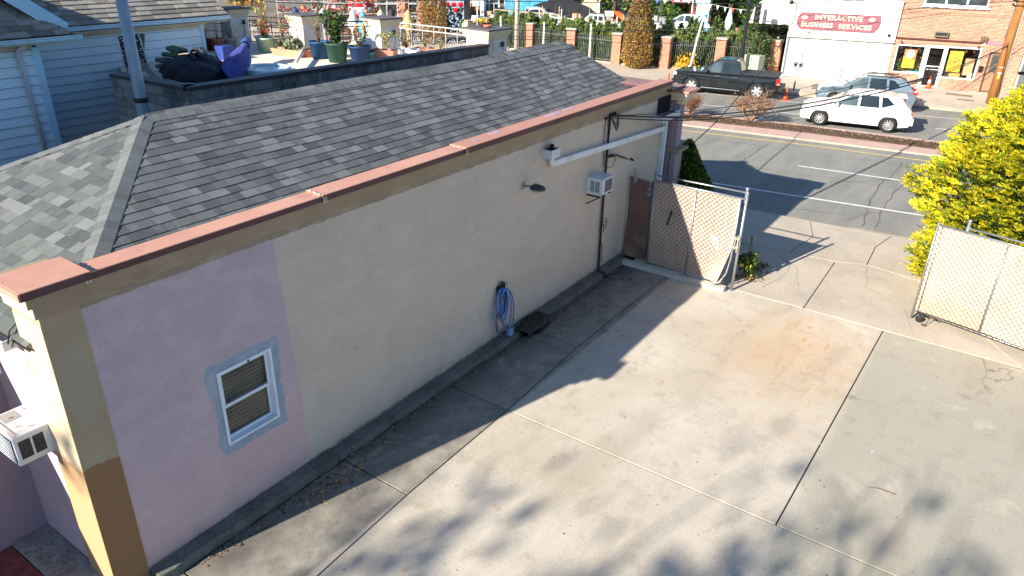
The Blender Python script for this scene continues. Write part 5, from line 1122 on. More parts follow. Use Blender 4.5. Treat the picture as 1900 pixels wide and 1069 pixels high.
def car(name, label, cat, loc, rz, sp):
    """local x forward, y left, z up, origin at the middle on the ground"""
    t = thing(name, label, cat, loc, rz); L, W, wb, r = sp['L'], sp['W'], sp['wb'], sp['r']; xf, xr = sp['xf'], sp['xf']-wb; hw = W/2; paint = sp['paint']
    bot = sp['bot']; A = (r*1.16, r*1.0)
    outline = list(sp['top']) + [(sp['rear'][0], bot+.06)] + [(xr-A[0]*1.02, bot)] + list(reversed(arch(xr, A, bot))) + list(reversed(arch(xf, A, bot))) + [(sp['nose']-.03, bot+.02)]
    # body in three layers across so the flanks round in plan and section
    x0, x1 = min(p[0] for p in outline), max(p[0] for p in outline)
    def yw(x, z):
        f = max(0, (x-(x1-.9))/.9); g_ = max(0, ((x0+.6)-x)/.6); k = 1-.15*f**2.2-.08*g_**2.2
        zz = (z-bot)/(sp['belt']-bot); k *= 1-.035*max(0, zz-.55)-.04*max(0, .35-zz)
        return hw*k
    from mathutils.geometry import tessellate_polygon
    n = len(outline); tris = tessellate_polygon([[Vector((p[0],p[1],0)) for p in outline]])
    cx_, cz_ = (x0+x1)/2, (bot+sp['belt'])/2
    def inset(p, d):
        # pull a point inward a little (rounded shoulder)
        vx, vz = p[0]-cx_, p[1]-cz_; return (p[0]-d*np.sign(vx)*(abs(vx) > L*.42), p[1]-d*(1 if vz > .1 else 0))
    vs = []
    for y_s, d, off in ((1,.045,0.),(1,.012,-.03),(1,0,-.10),(-1,0,-.10),(-1,.012,-.03),(-1,.045,0.)):
        for p in outline:
            q = inset(p, d); vs.append((q[0], y_s*(yw(*p)+off), q[1]))
    fs = []
    for k in range(5):
        for i in range(n): fs.append((k*n+i, k*n+(i+1)%n, (k+1)*n+(i+1)%n, (k+1)*n+i))
    fs += [tuple(tr) for tr in tris] + [tuple(5*n+i for i in reversed(tr)) for tr in tris]
    mb = MB(); mb.add(vs, fs); body = mb.build('body', paint, t)
    for p in body.data.polygons: p.use_smooth = False
    mb = MB(); mb.box(x0+.25,x1-.3,-hw*.86,hw*.86,bot-.06,bot+.25); mb.build('underbody', MAT_TRIMB, t)
    # cabin
    cab = sp['cabin']; zb, zt = sp['belt']-.03, max(p[1] for p in cab)
    def cw(z, x): 
        f = (z-zb)/(zt-zb); return (hw-.055)*(1-f)+(hw-sp.get('tumble',.24))*f
    vs = []; m = len(cab)
    for s_ in (1,-1):
        for (x,z) in cab: vs.append((x, s_*(cw(z,x)-.03*(z > zt-.02)), z))
    mid = []
    mb = MB(); mb.add(vs, [tuple(range(m)), tuple(range(2*m-1,m-1,-1))]+[(i,m+i,m+(i+1)%m,(i+1)%m) for i in range(m)])
    c_ = mb.build('cabin', sp.get('roof_paint', paint), t); soft(c_, .045, 3)
    # side glass, proud by a hair
    def side_poly(nm, poly, mat, eps=.004, parent=t):
        for s_ in (1,-1):
            mb = MB(); k = len(poly); vs = [(x, s_*(cw(z,x)+eps), z) for x,z in poly]+[(x, s_*(cw(z,x)-.02), z) for x,z in poly]
            mb.add(vs, [tuple(range(k)), tuple(range(2*k-1,k-1,-1))]+[(i,(i+1)%k,k+(i+1)%k,k+i) for i in range(k)]); mb.build(nm, mat, parent)
    for poly in sp['wins']: side_poly('side_window', poly[0], poly[1])
    for nm, (a, b_), mat in sp['screens']:       # windscreen and rear glass lie on the sloped ends of the cabin
        d = Vector((b_[0]-a[0], 0, b_[1]-a[1])); nrm = Vector((-d.z, 0, d.x)).normalized() * (1 if nm == 'rear_window' else 1)
        if (nm == 'windscreen') != (nrm.x > 0): nrm = -nrm
        mb = MB(); q = []
        for (x,z), k in ((a,.90),(b_,.88)):
            w_ = cw(z,x)*k; q += [(x+nrm.x*.012, -w_, z+nrm.z*.012), (x+nrm.x*.012, w_, z+nrm.z*.012)]
        mb.quad(q[0], q[1], q[3], q[2]); o = mb.build(nm, mat, t, fix=False); sd = o.modifiers.new('s','SOLIDIFY'); sd.thickness = .012; sd.offset = 0
    # flank: door seams, handles, sill strip
    mb = MB()
    for x in sp['seams']:
        for s_ in (1,-1):
            zs = [bot+.14+(sp['belt']-.05-bot-.14)*k/5 for k in range(6)]
            for za, zb_ in zip(zs, zs[1:]): mb.bar((x, s_*(yw(x,za)+.001), za), (x, s_*(yw(x,zb_)+.001), zb_), .012, .006, up=(1,0,0))
    mb.build('door_seam', MAT_TRIMB, t, fix=False)
    for x in sp['handles']:
        for s_ in (1,-1):
            z = sp['belt']-.13; mb = MB(); y = s_*(yw(x,z)+.02); mb.box(x-.11,x+.11,y-.014,y+.014,z-.018,z+.018); soft(mb.build('door_handle', sp.get('hmat', paint), t), .008)
    for s_ in (1,-1):
        mb = MB(); x, z = sp['mirror']; y = s_*(hw-.02); mb.bar((x,y,z),(x,y+s_*.12,z+.03),.05,.04); mb.box(x-.07,x+.05,y+s_*.10-.09,y+s_*.10+.09,z,z+.16); soft(mb.build('wing_mirror', sp.get('mmat', paint), t), .03, 3)
    for nm, mat, boxes in sp['extras']:
        for bx_ in boxes:
            mb = MB(); mb.box(*bx_); soft(mb.build(nm, mat, t), min(.03, .3*min(bx_[1]-bx_[0],bx_[3]-bx_[2],bx_[5]-bx_[4])), 2)
    if sp.get('clad'):                           # dark wheel-arch lips
        for cx in (xf, xr):
            for s_ in (1,-1):
                pts = [(cx+A[0]*1.02*math.cos(a), s_*(yw(cx,r)-.005), A[1]+A[0]*1.02*math.sin(a)) for a in [math.pi*i/12 for i in range(13)]]
                mb = MB(); mb.tube(pts, .035, 6); mb.build('arch_trim', sp['clad'], t)
    for cx in (xf, xr):
        for s_ in (1,-1): wheel(t, cx, s_*(hw-.14), r, s_, sp['spokes'])
    return t
PB = PAINT('paint_black', (.004,.007,.009), .18); PW = PAINT('paint_white', lin(232,234,238), .25); PG = PAINT('paint_grey_blue', lin(118,136,148), .25, 1., .3); PBL = PAINT('paint_blue', lin(52,104,170), .25)
G1, G2 = MAT_GLASS, MAT_GLASS2
# black crew-cab pickup ------------------------------------------------
truck = dict(L=5.6, W=2.0, wb=3.46, r=.43, xf=1.76, nose=2.80, bot=.44, belt=1.16, paint=PB, tumble=.26,
  top=[(2.82,.62),(2.80,.98),(2.70,1.08),(2.2,1.14),(1.35,1.19),(1.2,1.19),(-.72,1.17),(-.80,1.24),(-2.70,1.20),(-2.76,1.14),(-2.78,.70)], rear=(-2.74,.62),
  cabin=[(1.38,1.14),(.62,1.80),(.40,1.86),(-.42,1.86),(-.62,1.82),(-.80,1.14)],
  wins=[([(1.12,1.21),(.60,1.70),(.30,1.74),(.30,1.21)],G2),([(.20,1.21),(.20,1.74),(-.46,1.73),(-.66,1.60),(-.68,1.21)],G1)],
  screens=[('windscreen',((1.30,1.20),(.66,1.77)),G1),('rear_window',((-.77,1.24),(-.645,1.72)),G1)], seams=[1.18,.25,-.70], handles=[.42,-.52], mirror=(1.02,1.20), hmat=MAT_CHR, mmat=MAT_TRIMB, spokes=6,
  extras=[('head_light',MAT_LAMP,[(2.62,2.815,-.93,-.62,.90,1.05),(2.62,2.815,.62,.93,.90,1.05)]),('tail_light',MAT_RED,[(-2.79,-2.60,.82,1.0,.80,1.14),(-2.79,-2.60,-1.0,-.82,.80,1.14)]),('lamp_insert',MAT_LAMP,[(-2.795,-2.66,.84,1.005,.84,.92),(-2.795,-2.66,-1.005,-.84,.84,.92)]),
    ('running_board',MAT_CHR,[(-.85,1.25,.90,1.06,.36,.41),(-.85,1.25,-1.06,-.90,.36,.41)]),('bumper',MAT_TRIMB,[(-2.98,-2.76,-.92,.92,.50,.68)]),('front_bumper',PB,[(2.74,2.90,-.88,.88,.48,.66)]),('grille',MAT_TRIMB,[(2.78,2.83,-.6,.6,.70,1.02)]),
    ('tonneau_cover',M('tonneau_vinyl', (.03,.032,.034), .6, .15),[(-2.70,-.86,-.84,.84,1.205,1.255)]),('tailgate',PB,[(-2.80,-2.72,-.80,.80,.74,1.17)]),('hitch',MAT_TRIMB,[(-3.08,-2.9,-.08,.08,.42,.5)]),('door_badge',MAT_CHR,[(.75,1.0,.985,.992,.82,.85),(.75,1.0,-.992,-.985,.82,.85)])])
car('pickup_truck', 'black crew-cab pickup truck parked at the far kerb in front of the brick-piered fence', 'pickup truck', (40.4,13.5,-.1), math.pi/2+.19, truck)
# white crossover ----------------------------------------------------------
suv = dict(L=4.5, W=1.84, wb=2.86, r=.35, xf=1.44, nose=2.30, bot=.27, belt=.98, paint=PW, tumble=.30,
  top=[(2.33,.50),(2.30,.72),(2.10,.88),(1.60,.98),(1.10,1.02),(-1.95,1.02),(-2.18,1.0),(-2.30,.88),(-2.34,.62)], rear=(-2.26,.40),
  cabin=[(1.22,.98),(.34,1.50),(.08,1.58),(-.60,1.62),(-1.30,1.58),(-1.78,1.48),(-2.20,1.0)],
  wins=[([(.98,1.03),(.28,1.45),(-.02,1.50),(-.02,1.03)],G2),([(-.12,1.03),(-.12,1.51),(-.84,1.52),(-.92,1.04)],G1),([(-1.02,1.05),(-.96,1.50),(-1.20,1.48),(-1.52,1.22)],G1)],
  screens=[('windscreen',((1.12,1.04),(.38,1.48)),G1),('rear_window',((-2.12,1.10),(-1.82,1.44)),G1)], seams=[1.02,-.06,-1.0], handles=[.16,-.80], mirror=(.82,1.02), spokes=10,
  extras=[('head_light',MAT_LAMP,[(2.05,2.27,-.80,-.50,.70,.80),(2.05,2.27,.50,.80,.70,.80)]),('tail_light',MAT_RED,[(-2.32,-1.95,.50,.845,.84,.93),(-2.32,-1.95,-.845,-.50,.84,.93)]),('bumper',PW,[(-2.40,-2.25,-.80,.80,.38,.70)]),
    ('valance',MAT_TRIMB,[(-2.41,-2.2,-.7,.7,.28,.40)]),('grille',MAT_TRIMB,[(2.24,2.35,-.52,.52,.42,.70)]),('sill_trim',MAT_TRIMB,[(-1.0,1.0,.86,.90,.24,.33),(-1.0,1.0,-.90,-.86,.24,.33)]),('spoiler',PW,[(-1.98,-1.66,-.58,.58,1.50,1.54)]),('number_plate',M('plate_white', lin(220,220,214), .5, .06),[(-2.425,-2.40,-.2,.2,.52,.66)])], clad=None)
car('crossover_car', 'white crossover driving in the near lane beyond the planted median', 'car', (36.8,6.15,-.1), math.pi/2+.19, suv)
# grey crossover --------------------------------------------------------------
suv2 = dict(suv); suv2.update(paint=PG, roof_paint=PG, clad=M('arch_grey', lin(96,104,108), .6, .1), wb=2.66, xf=1.38, L=4.4,
  extras=[e for e in suv['extras'] if e[0] not in ('bumper','spoiler','tail_light')]+[('bumper',MAT_TRIMB,[(-2.40,-2.22,-.80,.80,.36,.66)]),('tail_light',MAT_RED,[(-2.36,-1.9,.48,.86,.90,1.02),(-2.36,-1.9,-.86,-.48,.90,1.02)]),('roof_rail',MAT_TRIMB,[(-1.4,.1,.55,.59,1.60,1.65),(-1.4,.1,-.59,-.55,1.60,1.65)])])
car('crossover_car', 'blue-grey crossover parked at the far kerb behind the white car', 'car', (42.0,6.75,-.1), math.pi/2+.19, suv2)
# blue car half hidden by the clipped conifer
suv3 = dict(suv); suv3.update(paint=PBL, clad=None)
car('parked_car', 'blue car parked at the near kerb, mostly hidden behind the cone-shaped shrub', 'car', (22.3,10.35,-.1), -math.pi/2+.1, suv3)
# ---------------- cones
MAT_CONE = M('cone_orange', lin(240,92,34), .55, .08, 4)
def cone(label, loc, s_=1., band=False):
    t = thing('traffic_cone', label, 'traffic cone', loc, random.random()); mb = MB(); mb.box(-.18*s_,.18*s_,-.18*s_,.18*s_,0,.035*s_); mb.lathe([(.135*s_,.035*s_),(.12*s_,.08*s_),(.035*s_,.68*s_),(.03*s_,.70*s_)], n=16); mb.build('cone_body', MAT_CONE, t)
    if band: mb = MB(); mb.lathe([(.097*s_,.30*s_),(.066*s_,.47*s_)], n=16, close=False); mb.build('band', M('cone_white', lin(232,232,232), .5, .05), t, fix=False)
cone('orange traffic cone behind the tailgate of the black pickup', (40.75,10.35,-.1)); cone('orange traffic cone in front of the black pickup', (40.55,17.0,-.1))
# ---------------- poles, meters
t = thing('utility_pole', 'brown wooden utility pole on the far pavement in front of the brick shop', 'utility pole', (46.6,1.3,0)); mb = MB(); mb.tube([(0,0,-.1),(0,0,4.5),(.05,0,11.)], [.25,.215,.17], 14)
wd = NT('pole_wood'); n_ = wd.noise(2.0, 6, .7, wd.obj(), (6,6,.35)); f_ = wd.noise(20, 4, .7, wd.obj(), (5,5,.3)); c_ = wd.mix(wd.ramp(n_, .3, .7), lin(138,92,48), lin(176,126,74)); c_ = wd.mix(wd.ramp(f_, .55, .75, 0, .5), c_, lin(96,64,36)); wd.bump(f_, .4, .01)
mb.build('pole', wd.done(c_, .85, 0, .2), t)
mb = MB(); mb.box(-.27,-.22,-.13,.10,1.9,1.94); mb.box(-.27,-.23,-.10,.10,1.62,1.66); mb.build('pole_tag', M('tag_white', lin(226,220,210), .6, .1), t)
mb = MB(); mb.box(-.275,-.235,-.05,.05,1.35,1.58); mb.build('pole_tag', M('tag_yellow', lin(232,196,72), .6, .1), t)
mb = MB(); mb.tube([(-.1,-.24,.3),(-.1,-.22,5.6)], .035, 6); mb.tube([(-.1,.24,3.3),(-.1,.2,5.8)], .03, 6); mb.build('riser', M('riser_grey', lin(150,146,140), .6, .1), t)
mb = MB()
for z in (4.9,5.1,5.3,5.5): mb.bar((-.2,-.35,z),(-.2,.35,z),.05,.05); mb.ball((-.22,.3,z+.03), .07, 6); mb.ball((-.22,-.3,z+.03), .07, 6)
mb.box(-.4,-.1,.2,.6,5.2,5.5); mb.build('cable_clamp', MAT_BLK, t)
t = thing('parking_meter', 'twin-headed grey parking meter on the pavement behind the black pickup', 'parking meter', (43.35,10.65,.03)); mb = MB(); mb.tube([(0,0,0),(0,0,1.05)], .035, 8); mb.build('post', MAT_GALV, t); mb = MB(); mb.tube([(0,0,0),(0,0,.45)], .045, 8); mb.build('post_sleeve', MAT_BLK, t)
mb = MB(); mb.prism([(-.22,1.22),(-.24,1.32),(.24,1.32),(.22,1.22),(.05,.98),(-.05,.98)], -.06, .06, axis='x'); mb.build('yoke', MAT_GALV, t)
for y in (-.14,.14): 
    mb = MB(); mb.lathe([(.09,-.06),(.115,-.04),(.115,.04),(.09,.06)], (0,y,1.42), 14, axis='x'); mb.box(-.06,.06,y-.09,y+.09,1.28,1.42); mb.build('meter_head', M('meter_grey', lin(120,122,122), .5, .1), t)
t = thing('sign_post', 'thin grey post with a narrow edge-on sign in front of the white shop', 'sign post', (44.6,8.6,.03)); mb = MB(); mb.tube([(0,0,0),(0,0,2.75)], .03, 8); mb.box(-.07,.07,-.07,.07,0,.25); mb.build('post', MAT_GALV, t); mb = MB(); mb.box(-.16,.16,-.012,.012,2.05,2.75); mb.box(-.12,.12,-.02,-.013,1.7,2.0); o = mb.build('sign_plate', M('sign_back', lin(176,176,172), .5, .08, metal=.3), t); o.rotation_euler = (0,0,.35)
t = thing('signal_pole', 'black steel pole with a traffic-signal head standing behind the black pickup', 'traffic signal', (45.6,14.6,0)); mb = MB(); mb.tube([(0,0,-.1),(0,0,.25),(0,0,.3),(0,0,4.6)], [.3,.26,.13,.10], 14); mb.build('pole', MAT_BLK, t)
mb = MB()
for k in range(3): mb.lathe([(.0,-.12),(.16,-.1),(.17,.12),(.15,.14)], (0,-.55,4.05-.34*k), 12, axis='x')
mb.box(-.1,.1,-.7,-.4,3.15,4.25); mb.bar((0,0,4.1),(0,-.5,4.1),.05,.05); mb.bar((0,0,3.3),(0,-.5,3.3),.05,.05); mb.build('signal_head', MAT_BLK, t); mb = MB(); mb.lathe([(.0,4.6),(.10,4.62),(.0,4.85)], n=10); mb.build('finial', MAT_BLK, t)
t = thing('control_cabinet', 'pale grey-green traffic control cabinet behind the black pickup bed', 'cabinet', (46.6,14.1,0), -.2); mb = MB(); mb.box(-.35,.35,-.5,.5,0,1.25); soft(mb.build('housing', M('cabinet_green', lin(160,172,150), .5, .1, dirt=lin(130,130,112)), t), .03); mb = MB(); mb.box(-.36,-.352,-.02,.0,.1,1.15); mb.box(-.38,-.352,.1,.14,.6,.75); mb.build('door_edge', MAT_BLK, t)
# ---------------- cables
MAT_CABLE = M('cable_grey', lin(58,60,62), .7, .15); MAT_CABLE2 = M('cable_black', (.016,.016,.018), .7, .15)
def smooth_curve(pts, k=8):
    pts = [Vector(p) for p in pts]; out = []
    for i in range(len(pts)-1):
        p0, p1, p2, p3 = pts[max(i-1,0)], pts[i], pts[i+1], pts[min(i+2,len(pts)-1)]
        for j in range(k):
            t_ = j/k; out.append(.5*((2*p1)+(p2-p0)*t_+(2*p0-5*p1+4*p2-p3)*t_*t_+(3*p1-p0-3*p2+p3)*t_**3))
    out.append(pts[-1]); return out
def cable(label, pts, r, mat, nm='overhead_cable', extra=None):
    mb = MB(); mb.tube(smooth_curve(pts), r, 5, caps=False); 
    if extra: extra(mb)
    return tag(mb.build(nm, mat, fix=False), label, 'cable', 'overhead cables across the street')
SV = [(14.6,7.28,3.89),(18.17,6.63,3.39),(23.67,5.61,2.95),(28.66,4.69,2.73),(34.04,3.7,2.60),(40.91,2.43,2.68),(46.4,1.3,3.0)]
cable('thick twisted service cable from the beige wall past the white car to the pole', SV, .020, MAT_CABLE, extra=lambda mb: (mb.tube(smooth_curve([(x,y,z-.05-.10*math.sin(math.pi*i/6)) for i,(x,y,z) in enumerate(SV)]), .015, 5), mb.tube(smooth_curve([(x,y,z+.03-.16*math.sin(math.pi*i/6)) for i,(x,y,z) in enumerate(SV)]), .010, 5), mb.tube([(33.2,3.85,2.58),(34.2,3.67,2.56),(35.0,3.52,2.56)], .05, 6)))
cable('thin service cable just above the thick one', [(x,y,z+.12*(i/6)+.25*math.sin(math.pi*i/6)) for i,(x,y,z) in enumerate(SV)], .010, MAT_CABLE)
LP = [(14.6,7.33,2.96),(14.86,7.33,2.95),(17.09,7.57,2.21),(18.75,7.75,1.86),(20.3,7.91,1.73),(22.0,8.09,1.74),(24.54,8.36,1.89),(27.43,8.67,2.24),(32.81,9.24,2.96),(36.6,9.62,4.10),(37.0,9.66,4.85),(35.48,9.52,5.06)]
cable('black drop cable drooping from the wall clamp then looping up to the street wires', LP, .018, MAT_CABLE2, extra=lambda mb: (mb.tube([(15.9,7.42,2.62),(16.3,7.47,2.46)], .035, 6), mb.tube([(18.5,7.72,1.92),(18.8,7.75,1.85)], .05, 6), mb.ball((35.48,9.5,5.08), .10, 8)))
W_ = dict(
 a=([(13.,25.5,5.5),(18.99,21.29,5.08),(21.36,19.6,5.21),(24.25,17.54,5.17),(30.0,13.43,5.06),(35.53,9.49,5.06),(46.5,1.6,5.45)],.016,'heavy street wire running nearly level across the top'),
 b=([(13.,25.5,5.0),(24.27,17.53,4.15),(27.27,15.38,4.03),(30.11,13.36,4.0),(35.18,9.74,4.14),(39.87,6.39,4.64),(46.5,1.66,5.09)],.016,'sagging street wire, thick, lying across the brick piers'),
 c=([(13.,25.5,4.7),(24.27,17.53,3.91),(27.28,15.37,3.83),(30.06,13.39,3.83),(35.24,9.69,4.05),(41.48,5.24,4.63),(46.5,1.66,5.2)],.010,'thin street wire just below the thick sagging one'),
 d=([(13.,25.5,4.4),(24.27,17.52,3.79),(26.9,15.65,3.69),(29.74,13.62,3.47),(32.38,11.74,3.52),(34.92,9.93,3.62),(39.98,6.31,4.21),(46.0,2.0,4.89)],.012,'lowest sagging street wire, crossing the orange shrub and shop sign'),
 f=([(13.,25.5,5.6),(19.6,20.86,5.04),(23.91,17.78,4.39),(29.65,13.68,4.2),(35.12,9.78,4.46),(41.43,5.28,4.8),(46.5,1.6,5.25)],.009,'thin street wire crossing above the shop sign lettering'),
 g=([(13.,25.5,5.7),(21.85,19.25,5.12),(25.71,16.49,4.77),(29.22,13.99,4.67),(32.73,11.49,4.66),(35.83,9.27,4.72),(39.79,6.44,4.93),(46.5,1.6,5.5)],.009,'thin upper street wire above the bundled trees'))
for k, (pts, r, lab) in W_.items(): cable(lab, pts, r, MAT_CABLE)
cable('thin wire rising from the conifer edge over the brick shop to the wooden pole', [(35.4,3.5,2.7),(41.,2.9,3.4),(46.4,1.4,4.75)], .008, MAT_CABLE)
# ---------------- median shrubs
def bare_bush(label, loc, h, spread, n, r, fine, mats, depth=3):
    t = thing('bare_shrub', label, 'shrub', loc); mb = MB()
    def grow(p, d, l, rr, lv):
        q = p+d*l; mid = p+d*l*.5+Vector((random.gauss(0,.05),random.gauss(0,.05),random.gauss(0,.03)))*l*2; mb.tube([p,mid,q], [rr,rr*.85,rr*.65], 4 if lv < 2 else 3, 0 if lv < 2 else 1, caps=False)
        if lv < depth:
            for _ in range(fine):
                d2 = (d+Vector((random.gauss(0,.5),random.gauss(0,.5),random.gauss(.15,.35)))).normalized(); grow(p+(q-p)*random.uniform(.5,1), d2, l*random.uniform(.5,.8), rr*.6, lv+1)
    for i in range(n):
        a = 6.283*i/n+random.random(); s_ = random.uniform(.3,1)*spread; d = Vector((math.cos(a)*s_,math.sin(a)*s_,1)).normalized(); grow(Vector((.05*math.cos(a),.05*math.sin(a),0)), d, h*.42, r, 0)
    mb.build('branches', mats, t, fix=False); return t
BK = M('bark_pale', lin(176,146,112), .9, .2); BK2 = M('twig_pale', lin(158,124,98), .9, .2); BR = M('twig_red', lin(148,112,88), .9, .2)
bare_bush('large bare pale-branched shrub in the median in front of the pickup', (34.0,10.05,0.0), 1.75, 1.0, 12, .036, 4, [BK,BK2], 3)
bare_bush('small dense reddish twiggy shrub in the median beside the corner pilaster', (33.5,12.75,0.0), 1.1, .6, 26, .016, 4, [BR,BR], 3)
# ================================================================ SHOPS ACROSS THE STREET  (local x along the front, y back, z up)
SA = (47.85,12.46,0.0); SRZ = math.atan2(-10.89,2.85)
def mat_brick(name, c1, c2, mort, sc=1., bw_=.21, bh=.072):
    t = NT(name); v = t.obj(); x, y, z = t.xyz(v); cb = t.n('ShaderNodeCombineXYZ'); t.l(t.math('ADD', x, y), cb.inputs[0]); t.l(z, cb.inputs[1])
    br = t.n('ShaderNodeTexBrick'); t.l(cb.outputs[0], br.inputs['Vector']); br.inputs['Scale'].default_value = 1/sc; br.inputs['Brick Width'].default_value = bw_; br.inputs['Row Height'].default_value = bh; br.inputs['Mortar Size'].default_value = .009; br.inputs['Mortar Smooth'].default_value = .2; br.inputs['Bias'].default_value = -.1
    br.inputs['Color1'].default_value = (*c1,1); br.inputs['Color2'].default_value = (*c2,1); br.inputs['Mortar'].default_value = (*mort,1)
    n = t.noise(.9, 5, .7, v); c = t.mix(t.ramp(n, .35, .7, 0, .5), br.outputs['Color'], lin(150,120,100)); f = t.noise(14, 4, .7, v); c = t.mix(.2, c, t.mix(t.ramp(f, .3, .7), (0,0,0), (1,1,1)), 'OVERLAY')
    t.bump(br.outputs['Fac'], -.5, .01); return t.done(c, .9, 0, .2)
MAT_BRICK = mat_brick('shop_brick', lin(164,96,74), lin(196,130,100), lin(206,190,170))
MAT_SHOPW = M('shop_white', lin(226,222,212), .7, .05, .8, 30, .08, .05, dirt=lin(206,200,186))
ws = thing('white_shop', 'single-storey white shop with a maroon lettered sign and panelled front', 'shop', SA, SRZ)
mb = MB(); mb.box(-.25,5.66,.0,12,-.1,2.36); mb.box(-.25,5.66,-.18,12,2.40,4.55); mb.build('wall', MAT_SHOPW, ws)
mb = MB(); mb.box(-.28,5.68,-.22,.05,4.55,4.64); mb.box(-.26,5.66,-.2,.0,2.355,2.405); soft(mb.build('coping', M('coping_offwhite', lin(206,202,194), .6, .08), ws), .01)
mb = MB()
mb.add([(-2.6,-.02,3.0),(-.26,-.02,3.0),(-.26,-.02,4.3),(-1.6,-.02,4.5),(-2.4,-.02,3.9),(-2.6,3,3.0),(-.26,3,3.0),(-.26,3,4.3),(-1.6,3,4.5),(-2.4,3,3.9)], [(4,3,2,1,0),(5,6,7,8,9),(0,1,6,5),(2,3,8,7),(3,4,9,8),(4,0,5,9)]); mb.build('side_gable', MAT_SHOPW, ws)
for i,(x0,x1) in enumerate(((.95,2.0),(2.02,3.1),(3.12,4.3),(4.32,5.6))):
    mb = MB(); mb.box(x0,x1-.03,-.045,-.002,.55,2.30); soft(mb.build('front_panel', M('panel_white', lin(228,226,220), .5, .04, 2, 30, .05, .03), ws), .01)
    mb = MB(); mb.box(x0-.0,x1-.03,-.06,-.002,.0,.52); soft(mb.build('stall_riser', MAT_SHOPW, ws), .01)
    mb = MB(); mb.box(x1-.028,x1-.004,-.05,-.002,.53,2.32); mb.build('mullion', M('mullion_grey', lin(150,150,148), .5, .1), ws)
dr = MB(); dr.box(-.02,.88,-.05,-.002,.05,2.25); d_ = soft(dr.build('door', M('door_white', lin(222,226,226), .45, .04), ws), .012)
mb = MB(); frame(mb, -.08,.94,.03,2.31,.05,-.07,-.002); mb.build('door_frame', M('frame_grey', lin(170,172,172), .5, .08), d_)
mb = MB(); mb.bar((.1,-.07,1.05),(.8,-.07,1.05),.04,.05); mb.box(.76,.82,-.10,-.05,1.2,1.45); mb.build('door_handle', MAT_GALV, d_)
mb = MB(); mb.tube([(-.16,-.08,2.3),(-.16,-.08,.15),(-.16,-.2,.05)], .045, 6); mb.build('downspout', MAT_GALV, ws)
mb = MB(); mb.box(5.2,5.34,-.32,-.18,2.72,2.84); mb.box(.9,.96,-.26,-.18,2.62,2.68); mb.build('front_fixture', MAT_BLK, ws)
# the sign: maroon board with clipped ends, raised cream letters
sg = thing('shop_sign', 'maroon shop sign with cream letters reading INTERACTIVE BUSINESS SERVICES', 'sign', SA, SRZ)
MAT_MAR = M('sign_maroon', lin(150,88,98), .55, .08, 2); MAT_CRM = M('sign_cream', lin(240,226,190), .5, .06)
mb = MB(); mb.prism([(.35,2.86),(.18,3.05),(.12,3.3),(.18,3.55),(.35,3.78),(4.62,3.78),(4.68,3.4),(4.62,3.12),(4.40,2.86)], -.26, -.185, axis='y'); mb.build('board', MAT_MAR, sg)
def text(body, x, z, size, y, mat, parent, nm, sx=1., ext=.012, parts=True, bold=.012, rot=(math.pi/2,0,0)):
    c = bpy.data.curves.new(nm, 'FONT'); c.body = body; c.size = size; c.align_x = 'CENTER'; c.align_y = 'CENTER'; c.extrude = ext; c.offset = bold; c.space_character = 1.12; c.resolution_u = 2
    o = bpy.data.objects.new(nm, c); dg = bpy.context.evaluated_depsgraph_get; COL.objects.link(o)
    me = bpy.data.meshes.new_from_object(o.evaluated_get(dg())); bpy.data.objects.remove(o); me.materials.clear(); me.materials.append(mat)
    k = put(nm, me, parent, (x,y,z)); k.rotation_euler = rot; k.scale = (sx,1,1); return k

for wd_, cx_, z_, W_l in (('INTERACTIVE',2.4,3.54,2.6),('BUSINESS',1.28,3.12,1.76),('SERVICES',3.38,3.10,1.80)):
    k_ = text(wd_, cx_, z_, .36, -.275, MAT_CRM, sg, 'lettering'); xs_ = [v.co.x for v in k_.data.vertices]; k_.scale = (W_l/(max(xs_)-min(xs_)),1,1)
for x, z in ((.55,3.50),(4.22,3.56)):
    mb = MB(); mb.lathe([(.0,-.285),(.17,-.285),(.18,-.262)], (x,0,z), 18, axis='y', close=False)
    for i, v in enumerate(mb.v): mb.v[i] = (v[0], v[1], z+(v[2]-z)*.62)
    mb.build('emblem', MAT_CRM, sg, fix=False); mb = MB(); mb.box(x-.09,x+.09,-.290,-.286,z-.015,z+.015); mb.build('emblem_bar', MAT_MAR, sg)
# brick shop
bs = thing('brick_shop', 'two-storey orange brick shop with posters in its windows', 'shop', SA, SRZ)
Y0 = -.04
ops = [(5.86,7.40,.72,2.32),(7.40,8.46,.04,2.32),(8.46,10.22,.60,2.36),(10.62,11.52,.02,2.22)]
mb = MB()
def wallrun(x0, x1, z0, z1): mb.box(x0,x1,Y0,Y0+.3,z0,z1)
wallrun(5.68,12.25,2.36,7.2); wallrun(5.68,5.86,-.1,2.36); wallrun(5.86,7.40,-.1,.72); wallrun(7.40,7.52,-.1,.04); wallrun(8.46,10.22,-.1,.60); wallrun(10.22,10.62,-.1,2.36); wallrun(10.62,11.52,2.22,2.36); wallrun(11.52,12.25,-.1,2.36)
mb.box(5.68,12.25,10,10.3,-.1,7.2); mb.box(5.68,5.9,Y0+.301,10,2.6,7.2); mb.box(12.0,12.25,Y0+.301,10,-.1,7.2); mb.build('wall', MAT_BRICK, bs)
mb = MB(); mb.box(5.9,12.0,Y0+.3,10,2.62,2.7); mb.box(5.66,12.27,Y0-.02,10.3,7.2,7.3); mb.build('floor_slab', M('slab_grey', lin(160,156,150), .9, .1), bs)
mb = MB(); mb.box(5.9,12.0,Y0+2.6,Y0+2.7,-.1,2.62); mb.box(5.9,12.,Y0+.3,Y0+2.6,-.1,.05); mb.build('shop_interior', M('interior_dark', lin(58,54,50), .9, .3, 2), bs)
MAT_SOLD = mat_brick('soldier_brick', lin(170,100,76), lin(188,118,90), lin(206,190,170), 1., .075, .21)
